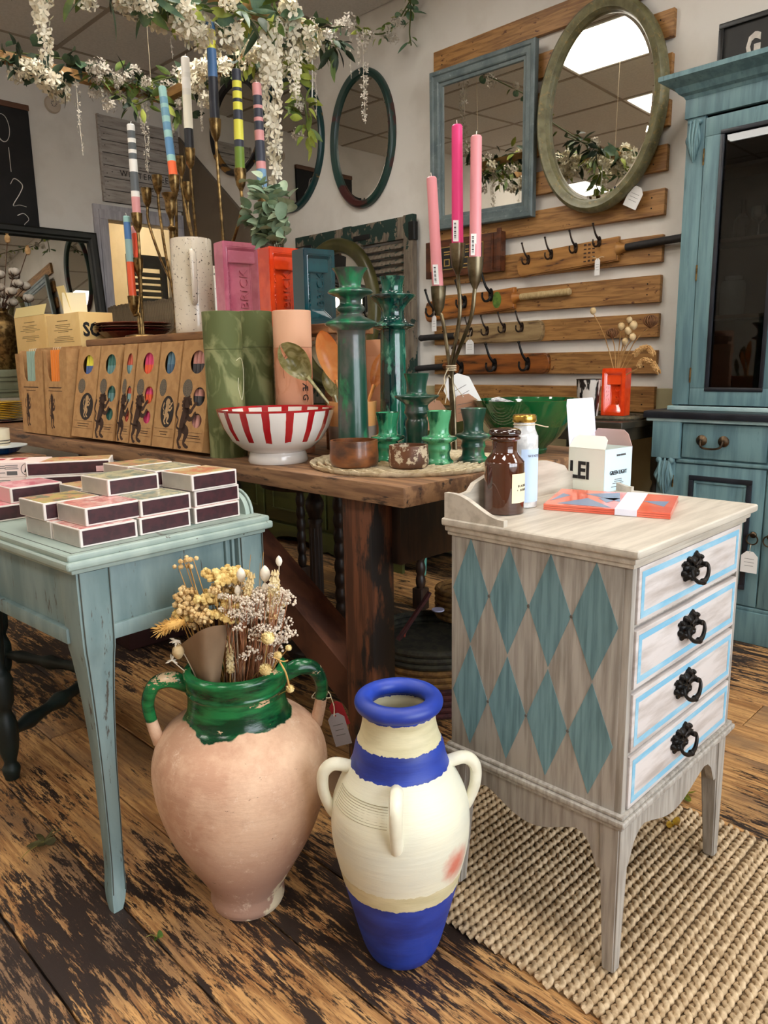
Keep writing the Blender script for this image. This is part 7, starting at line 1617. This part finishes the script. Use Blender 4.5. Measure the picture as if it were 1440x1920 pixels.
# ------------------------------------------------------------------ fallen leaves on the floor
def fallen(label, p, size, mat, rz, z=0.002, lobes=5, elong=1.0):
    t = thing('fallen_leaf', label, 'leaf', (p.x, p.y, z)); bm = B(); out = []; n_ = lobes*8
    for i in range(n_):
        a = 2*pi*i/n_; r_ = size*(.36+.64*abs(cos(a*lobes/2))**.9)*(1 if abs(a-pi) > .3 else .6)
        out.append((r_*cos(a)*elong, r_*sin(a)*.8))
    Mx = Matrix.Translation((p.x, p.y, z+.002)) @ Matrix.Rotation(rz, 4, 'Z'); c = bm.verts.new(Mx @ V((0, 0, .002)))
    vs = [bm.verts.new(Mx @ V((x, y, .004+.006*sin(3*math.atan2(y, x))+.01*(x*x+y*y)/size/size*.5))) for x, y in out]
    for i in range(n_): bm.faces.new((c, vs[i], vs[(i+1) % n_]))
    bmesh.ops.solidify(bm, geom=bm.faces[:], thickness=.0006); bmesh.ops.recalc_face_normals(bm, faces=bm.faces[:]); obj('blade', bm, mat, t, ang=70)
    bm = B(); tube(bm, [Mx @ V((0, 0, .003)), Mx @ V((size*.9*elong, 0, .006)), Mx @ V((size*1.5*elong, .006, .004))], [.0013, .0009, .0007], n=5, k=3); obj('petiole', bm, M('leaf_stalk', (150, 140, 70), rough=.7), t)
fallen('green fallen leaf on the boards behind the right front leg of painted chest', oz(0, 1280, 1492), .04, M('green_leaf_skin', (88, 124, 40), (150, 150, 50), sc=20, lo=.45, hi=.6, rough=.6), R(20))
fallen('yellow fallen leaf lying on the jute rug', oz(.017, 1262, 1548), .026, M('yellow_leaf_skin', (206, 168, 44), (170, 128, 34), sc=20, lo=.45, hi=.6, rough=.6), R(80), z=.017, lobes=4)
fallen('grey green lobed leaf on the floor at far left', oz(0, 82, 1583), .036, M('grey_leaf_skin', (122, 116, 72), (98, 92, 56), sc=20, lo=.45, hi=.6, rough=.7), R(200), lobes=7, elong=1.3)
fallen('tiny green leaf scrap on the floor in front of terracotta amphora', oz(0, 295, 1763), .014, M('green_leaf_skin', (0, 0, 0)), R(120), lobes=3)

# ------------------------------------------------------------------ dried flowers in the terracotta amphora
FH = V((cos(YAW), sin(YAW), 0))
def at(dist, x, y): d = ray(x, y); return EYE+d*(dist/d.dot(FH))
JD = V(J1+(0,)).dot(FH); random.seed(21)
mouth = V(J1+(.46,)); side = V((RT.x, RT.y, 0)).normalized()
bq = thing('dried_bouquet', 'bunch of dried flowers and grasses wrapped in brown paper in the terracotta amphora', 'dried flowers', mouth)
stemm = [M('straw_pink_stem', (176, 120, 84), (140, 88, 58), sc=20, rough=.85), M('straw_gold_stem', (206, 164, 96), (176, 132, 70), sc=20, rough=.85), M('straw_white_stem', (220, 200, 172), rough=.85)]
def root(x): return mouth+side*((x-440)/990*.8)+V((random.uniform(-.02, .02), random.uniform(-.02, .02), random.uniform(-.03, .03)))
sbm = [B(), B(), B()]
def stem(k, e, x0=None, r=.0013):
    b_ = root(x0 if x0 else e and 440+(e-mouth).dot(side)*600); tube(sbm[k], [b_, b_.lerp(e, .55)+V((random.uniform(-.006, .006), random.uniform(-.006, .006), .006)), e], [r*1.2, r, r*.7], n=4, k=3)
yar = M('yarrow_yellow', (228, 202, 134), (200, 166, 98), sc=40, rough=.95, bump=.5); yarp = M('pale_tan_bloom', (222, 192, 138), (196, 160, 104), sc=40, rough=.95, bump=.5); wht = M('dried_white_bloom', (236, 226, 208), (214, 200, 178), sc=40, rough=.95); buff = M('buff_wheat', (226, 206, 160), (202, 174, 120), sc=30, rough=.9)
def bobbles(n_, rx, rz, r0):
    bm = B()
    for i in range(n_):
        a, u = random.uniform(0, 2*pi), random.random()**.5; r_ = r0*random.uniform(.6, 1.2)
        bmesh.ops.create_icosphere(bm, subdivisions=1, radius=r_, matrix=Matrix.Translation((rx*u*cos(a), rx*u*sin(a), rz*random.uniform(-.5, .6)*(1-u*.5))))
    return bm
HD = {'yarrow': mesh(bobbles(46, .026, .012, .0058), yar, 'yarrow_head'), 'tan': mesh(bobbles(34, .021, .034, .0062), yarp, 'tan_bloom'), 'pale': mesh(bobbles(30, .02, .022, .0045), wht, 'pale_bloom'), 'berry': mesh(bobbles(5, .009, .006, .0055), yarp, 'berry_cluster'), 'limo': mesh(bobbles(24, .018, .024, .0034), M('limonium_cream', (222, 206, 186), (196, 176, 154), sc=40, rough=.95), 'limonium_spray')}
def head(k, x, y, d=0, s=1.0, st=1, x0=None):
    e = at(JD+d, x, y); stem(st, e, x0)
    inst({'yarrow': 'yarrow_head', 'tan': 'tan_bloom', 'pale': 'pale_bloom', 'berry': 'berry_cluster', 'limo': 'limonium_spray'}[k], HD[k], bq, Matrix.Translation(e) @ Matrix.Rotation(random.uniform(0, 6), 4, 'Z') @ Matrix.Rotation(random.uniform(-.4, .4), 4, 'X') @ Matrix.Scale(s, 4))
for x, y, d in ((402, 1076, .04), (428, 1072, .05), (445, 1080, .03), (415, 1085, .02), (386, 1122, 0), (420, 1128, .02), (440, 1132, 0), (408, 1152, -.01), (425, 1158, -.02), (350, 1152, .01), (398, 1118, .05)): head('yarrow', x, y, d)
for x, y, d in ((347, 1125, .02), (360, 1132, .03), (352, 1142, 0), (376, 1150, -.02), (385, 1160, -.03), (365, 1165, 0), (340, 1158, .02), (412, 1105, .05), (430, 1112, .03), (350, 1112, .02)): head('tan', x, y, d, random.uniform(.75, 1))
for x, y, d in ((450, 1120, .0), (470, 1112, .02), (480, 1125, .03), (462, 1135, .0), (495, 1140, .0), (455, 1150, -.03), (440, 1145, -.03), (478, 1150, -.02)): head('pale', x, y, d, random.uniform(.6, .9), 2)
for x, y in ((345, 1052), (352, 1047), (362, 1048), (354, 1062), (334, 1062)): head('berry', x, y, .02, .9, 1, 400)
for i in range(46): head('limo', random.gauss(510, 18), random.uniform(1105, 1215), random.uniform(-.04, .05), random.uniform(.7, 1.1), 0)
# dense brown stems and small dried florets
for i in range(150):
    x = random.uniform(425, 525); y = random.uniform(1110, 1180); stem(0 if random.random() < .75 else 2, at(JD+random.uniform(-.05, .05), x+random.uniform(-8, 8), y), 440+(x-440)*.75, .0011)
for i in range(60): head('limo', random.uniform(430, 520), random.uniform(1110, 1240), random.uniform(-.055, .02), random.uniform(.4, .9), 0)
for i in range(40): head(random.choice(('pale', 'tan', 'pale')), random.uniform(395, 525), random.uniform(1090, 1165), random.uniform(-.03, .06), random.uniform(.35, .6), 1)
# wheat ears, poppy pods, round everlastings, foxtail
for (x, y, x2, y2) in ((520, 1130, 516, 1080), (507, 1128, 512, 1092), (462, 1128, 470, 1085), (432, 1262, 431, 1215), (505, 1150, 513, 1108)):
    a, b = at(JD-.02, x, y), at(JD-.02, x2, y2); bm = B(); wheat(bm, [a, a.lerp(b, .5), b], 11, .0052); obj('wheat_ear', bm, buff, bq); stem(1, a)
for (x, y, h_) in ((523, 1052, .022), (497, 1076, .034), (497, 1104, .026), (452, 1078, .03), (446, 1108, .024), (468, 1160, .022), (482, 1180, .03)):
    e = at(JD, x, y); bm = B(); lathe(bm, [(0, -h_*.5), (h_*.16, -h_*.4), (h_*.3, -h_*.05), (h_*.22, h_*.28), (h_*.08, h_*.46), (0, h_*.52)], n=10, c=e, k=2); obj('poppy_pod', bm, wht, bq); stem(2, e-V((0, 0, h_*.45)))
ev = M('everlasting_yellow', (230, 210, 150), (204, 176, 116), sc=60, rough=.9, bump=.5)
for (x, y, r_) in ((502, 1197, .0145), (498, 1256, .0135), (521, 1229, .009), (544, 1292, .009), (541, 1215, .007)):
    e = at(JD-.07, x, y); bm = B()
    for j in range(70):                                    # papery bracts all round a ball
        zz = 1-2*(j+.5)/70; a = j*2.39996; d = V(((1-zz*zz)**.5*cos(a), (1-zz*zz)**.5*sin(a), zz)); s = d.orthogonal().normalized()*r_*.22; u = d.cross(s)
        p_ = [e+d*r_*.75+s, e+d*r_*.98+u*.9+V((0, 0, r_*.1)), e+d*r_*.75-s, e+d*r_*.7-u]
        bm.faces.new([bm.verts.new(q_) for q_ in p_])
    bmesh.ops.create_icosphere(bm, subdivisions=2, radius=r_*.8, matrix=Matrix.Translation(e)); obj('everlasting', bm, ev, bq); stem(1, e, 505)
a, b = at(JD-.02, 346, 1166), at(JD-.04, 300, 1182); bm = B(); pts = cr([a, a.lerp(b, .5)+V((0, 0, .003)), b], 12)
tube(bm, pts, [.005, .0095, .009, .002], n=10)
for p_ in pts:
    for i in range(9): d = V((random.gauss(0, 1), random.gauss(0, 1), random.gauss(0, 1))).normalized(); tube(bm, [p_+d*.006, p_+d*.016+(b-a).normalized()*.006], [.0009, .0003], n=3)
obj('foxtail', bm, M('foxtail_gold', (214, 168, 92), (180, 132, 60), sc=30, rough=.9), bq); stem(1, a)
for (x, y) in ((330, 1200), (322, 1238)):
    e = at(JD-.03, x, y); bm = B()
    for i in range(9): d = V((random.gauss(0, 1), random.gauss(0, 1), random.gauss(0, 1))).normalized(); tube(bm, [e, e+d*.008, e+d*.014], [.001, .0022, .0005], n=4)
    obj('white_star_flower', bm, wht, bq); stem(2, e)
e = at(JD-.03, 334, 1222); bm = B(); pod(bm, e, .012, .03); obj('seed_pod', bm, dryp, bq)
for (x, y) in ((470, 1040), (494, 1035), (488, 1055), (530, 1118), (524, 1122)): stem(1, at(JD, x, y), None, .0007)
for i, b_ in enumerate(sbm): stuff(obj('stem', b_, stemm[i], bq))
# paper cone
pp = [(341, 1212), (356, 1192), (386, 1168), (426, 1177), (429, 1228), (408, 1272), (384, 1270), (352, 1240)]
bm = B(); rows_ = []
tl, tr, bl2, br2 = (338, 1210), (428, 1172), (372, 1275), (412, 1280)
for i in range(9):
    v = i/8; row = []
    for j in range(15):
        u = j/14; x = (tl[0]*(1-u)+tr[0]*u)*(1-v)+(bl2[0]*(1-u)+br2[0]*u)*v; y = (tl[1]*(1-u)+tr[1]*u-12*sin(pi*u))*(1-v)+(bl2[1]*(1-u)+br2[1]*u)*v
        row.append(bm.verts.new(at(JD-.025-.055*sin(pi*u)*(1-.3*v)+.004*sin(9*u+4*v), x, y)))
    rows_.append(row)
for i in range(8):
    for j in range(14): bm.faces.new((rows_[i][j], rows_[i+1][j], rows_[i+1][j+1], rows_[i][j+1]))
bmesh.ops.solidify(bm, geom=bm.faces[:], thickness=.0008); bmesh.ops.recalc_face_normals(bm, faces=bm.faces[:]); obj('paper_wrap', bm, M('brown_wrapping_paper', (172, 142, 110), (158, 128, 98), sc=5, rough=.8, bump=.1), bq, ang=50)
bm = B(); tube(bm, [at(JD-.08, 524, 1240), at(JD-.09, 536, 1262), at(JD-.11, 543, 1290)], .0018, n=5, k=4); tube(bm, [at(JD-.08, 512, 1232), at(JD-.08, 530, 1240), at(JD-.08, 540, 1238)], .0012, n=5, k=4); obj('trailing_stem', bm, stemm[1], bq)

# ------------------------------------------------------------------ hanging frame and flower garlands
HZ = 2.4
beam = M('hanging_beam_wood', (176, 134, 80), (146, 106, 60), sc=5, st=(8, 1, 8), rough=.6)
hf = thing('hanging_rack', 'rectangular wooden beam frame hung from the ceiling above the table, wound with garlands', 'hanging frame', (1.2, 3.0, HZ))
FXA, FXB, FYA, FYB = .1, 2.09, 2.49, 3.55
for q in ((FXA, FXB, FYA-.022, FYA+.022), (FXA, FXB, FYB-.022, FYB+.022), (FXA-.022, FXA+.022, FYA, FYB), (FXB-.022, FXB+.022, FYA+.023, FYB-.023)):
    bm = B(); box(bm, q[0], q[1], q[2], q[3], HZ-.02, HZ+.02, bev=.003); obj('beam', bm, beam, hf)
for xx in (FXA+.1, FXB-.06):
    for yy in (FYA, FYB): bm = B(); tube(bm, [V((xx, yy, HZ+.02)), V((xx, yy, CZ))], .0012, n=6); obj('cord', bm, twine_m, hf)
lg_d = M('silk_leaf_dark', (52, 72, 46), (34, 52, 36), sc=14, rough=.6, rnd=True, lo=.4, hi=.6); lg_g = M('silk_leaf_green', (112, 132, 58), (82, 104, 44), sc=14, rough=.6, rnd=True, lo=.4, hi=.6); lg_l = M('silk_leaf_lime', (168, 178, 74), (132, 146, 56), sc=14, rough=.6, rnd=True, lo=.4, hi=.6)
lg_e = M('silk_eucalyptus', (104, 132, 98), (72, 102, 78), sc=14, rough=.6, rnd=True, lo=.4, hi=.6)
petal = M('silk_petal_ivory', (240, 234, 214), (226, 216, 190), sc=20, rough=.75, lo=.4, hi=.6); petal_d = M('silk_petal_grey', (206, 198, 184), (186, 176, 160), sc=20, rough=.75, lo=.4, hi=.6)
GL = {'rd': leaf_mesh(lg_d, .06, .052, True), 're': leaf_mesh(lg_e, .08, .068, True), 'pd': leaf_mesh(lg_d, .085, .032), 'pg': leaf_mesh(lg_g, .085, .034), 'pl': leaf_mesh(lg_l, .075, .034), 'long': leaf_mesh(lg_e, .13, .026)}
def floret(bm, c, s, n=None):
    n = n or V((random.gauss(0, 1), random.gauss(0, 1), random.gauss(-.2, .8))).normalized(); q = n.to_track_quat('Z', 'Y').to_matrix(); a0 = random.random()*pi
    k = bm.verts.new(c)
    for i in range(4):
        a = a0+pi/2*i; P = [c+q @ V((s*r_*cos(a+da), s*r_*sin(a+da), z)) for r_, da, z in ((.6, -.5, s*.18), (1.02, -.22, s*.3), (1.02, .22, s*.3), (.6, .5, s*.18))]
        bm.faces.new([k]+[bm.verts.new(p_) for p_ in P])
def cluster_mesh(n, r, s, mat):
    bm = B()
    for i in range(n):
        d = V((random.gauss(0, 1), random.gauss(0, 1), random.gauss(0, .8))).normalized()*r*random.uniform(.4, 1); floret(bm, d, s*random.uniform(.7, 1.1), d.normalized())
    return mesh(bm, mat, 'blossom', 80)
def strand_mesh(L_, r0, r1, n, s, mat):
    bm = B()
    for i in range(n):
        u = (i+random.random())/n; r_ = r0+(r1-r0)*u; a = random.random()*2*pi
        floret(bm, V((r_*cos(a), r_*sin(a), -L_*u)), s*(1-.45*u), V((cos(a), sin(a), random.uniform(-.6, .4))).normalized())
    tube(bm, [V((0, 0, 0)), V((.004, 0, -L_*.5)), V((0, .003, -L_*1.03))], .0015, n=4)
    return mesh(bm, mat, 'blossom_strand', 80)
CL = [cluster_mesh(20, .046, .03, petal), cluster_mesh(17, .04, .029, petal), cluster_mesh(20, .038, .02, petal_d)]
ST = {'big': strand_mesh(.50, .028, .014, 92, .032, petal), 'mid': strand_mesh(.26, .03, .012, 46, .03, petal), 'thin': strand_mesh(.34, .022, .006, 42, .015, petal_d), 'sparse': strand_mesh(.26, .010, .004, 16, .011, petal_d)}
def garland(label, path, leaves, nleaf, nblos, spread, blos=0, strands=(), ls=1.0, sag=0):
    pts = cr(path, 10); t = thing('flower_garland', label, 'garland', pts[0])
    bm = B(); tube(bm, pts, .004, n=5); obj('vine', bm, M('vine_green', (84, 92, 48), rough=.8), t)
    for i in range(nleaf):
        k = random.randrange(len(pts)-1); c = pts[k].lerp(pts[k+1], random.random()); d = V((random.gauss(0, 1), random.gauss(0, 1), random.gauss(-.25, .8))).normalized()
        inst('leaf', GL[random.choice(leaves)], t, Matrix.Translation(c+d*random.uniform(.005, spread*.5)) @ look(d+V((0, 0, -.25)), random.uniform(-1.5, 1.5)) @ Matrix.Scale(ls*random.uniform(.7, 1.1), 4))
    for i in range(nblos):
        k = random.randrange(len(pts)-1); c = pts[k].lerp(pts[k+1], random.random())+V((random.gauss(0, 1), random.gauss(0, 1), random.gauss(-.4, .7)))*spread*.45
        inst('blossom', CL[2] if blos == 2 else random.choice(CL[:2]), t, Matrix.Translation(c) @ Matrix.Rotation(random.uniform(0, 6), 4, 'Z') @ Matrix.Scale(random.uniform(.6, 1.0), 4))
    for p_, k, s in strands: inst('blossom_strand', ST[k], t, Matrix.Translation(p_) @ Matrix.Rotation(random.uniform(0, 6), 4, 'Z') @ Matrix.Scale(s, 4))
    return t
random.seed(14)
NY = FYA-.04
g1 = [oy(NY, x, y) for x, y in ((-160, -150), (60, -75), (190, -30), (300, 0), (400, 20), (470, 25), (530, 45), (575, 55))]
garland('thick bright garland of ivory blossom and green leaves along the near beam', g1, ['re', 're', 'pg', 'pl', 'pl', 'long', 'pd'], 160, 52, .13, 0, [(oy(NY-.02, 505, 60), 'big', 1.04), (oy(NY-.02, 548, 40), 'mid', .95), (oy(NY, 75, -20), 'mid', .78), (oy(NY, 318, 28), 'sparse', .5)])
garland('dark leaved end of far beam garland with a drooping chain of white blossom', [oy(FYB-.05, x, y) for x, y in ((-60, 95), (10, 112), (50, 130), (95, 150), (130, 165))], ['rd', 'rd', 'pd'], 46, 17, .07, 0, ls=.9)
garland('round leaved eucalyptus garland lying on top of the far beam', [oy(FYB, x, y) for x, y in ((-40, 95), (40, 100), (100, 108), (160, 118), (175, 135))], ['rd', 'rd', 're'], 40, 0, .10)
garland('grey white blossom garland along the far beam with hanging green leaf sprays', [oy(FYB-.04, x, y) for x, y in ((165, 138), (215, 148), (260, 160), (300, 150), (340, 140))], ['pg', 'pd', 'pg'], 66, 26, .09, 2, [(oy(FYB-.06, 142, 150), 'sparse', 1.15), (oy(FYB-.06, 268, 190), 'thin', .9), (oy(FYB-.06, 345, 160), 'sparse', .6)])
garland('spray of yellow green leaves hanging below the far beam corner', [oy(FYB-.1, x, y) for x, y in ((228, 178), (255, 195), (280, 185), (300, 190), (335, 200), (340, 225))], ['pg', 'pl', 'pd'], 34, 3, .11, 2, ls=.95)
garland('mixed leaf and blossom garland along the right hand beam', [ox(FXB, x, y) for x, y in ((335, 165), (370, 140), (420, 125), (460, 110), (500, 95), (540, 75))], ['pg', 'pd', 'pl', 'pd'], 100, 26, .12, 0, [(ox(FXB, 440, 130), 'thin', .55), (ox(FXB, 375, 170), 'thin', .5)])
garland('trailing spray of lime leaves hanging at the near right corner of the frame', [ox(FXB+.02, x, y) for x, y in ((545, 80), (560, 120), (555, 160), (570, 190), (575, 225), (578, 255))], ['pl', 'pg', 'pl'], 52, 3, .08, 2, [(ox(FXB+.05, 590, 120), 'sparse', .7)], ls=.95)
garland('dark pointed leaf spray between the frame corner and the oxblood oval mirror', [ox(2.25, x, y) for x, y in ((560, 55), (590, 65), (625, 75), (630, 90))], ['pd', 'pd', 'pg'], 40, 3, .11, 2)
g3 = [ox(xx, x, y) for xx, x, y in ((2.2, 575, 62), (2.5, 625, 52), (2.8, 660, 48), (3.0, 690, 62), (3.15, 720, 62), (3.25, 745, 40), (3.3, 770, 0))]
garland('thin vine of pale leaves and small white flowers reaching to the wall', g3, ['pl', 'pg', 're'], 40, 7, .06, 2, [(ox(2.9, 680, 55), 'thin', 1.25), (ox(2.85, 656, 60), 'sparse', .8)], ls=.6)
garland('short hanging trail of slim green leaves high on the right wall', [ox(3.3, x, y) for x, y in ((768, -30), (770, 20), (768, 60), (771, 85))], ['pg', 'pg', 'long'], 13, 0, .03, ls=.75)
garland('blossom and leaf garland along the left hand beam, left of frame', [V((FXA, y, HZ+.02)) for y in (2.5, 2.8, 3.1, 3.5)], ['pg', 're', 'pd'], 50, 16, .1, 0, [(V((FXA, 2.7, HZ)), 'mid', 1)])
bm = B(); pt2 = [ox(2.15, 585, 105), ox(2.15, 586, 150), ox(2.15, 585, 193)]
t = thing('pull_cord', 'thin white pull cord with toggle hanging near the frame corner', 'cord', pt2[0]); tube(bm, [pt2[0]+V((-.02, .01, .06)), pt2[0], pt2[1], pt2[2]], .003, n=6); obj('cord', bm, white_card, t); bm = B(); lathe(bm, [(0, -.012), (.006, -.01), (.006, .004), (.003, .012), (0, .012)], n=10, c=pt2[2]); obj('toggle', bm, white_card, t)
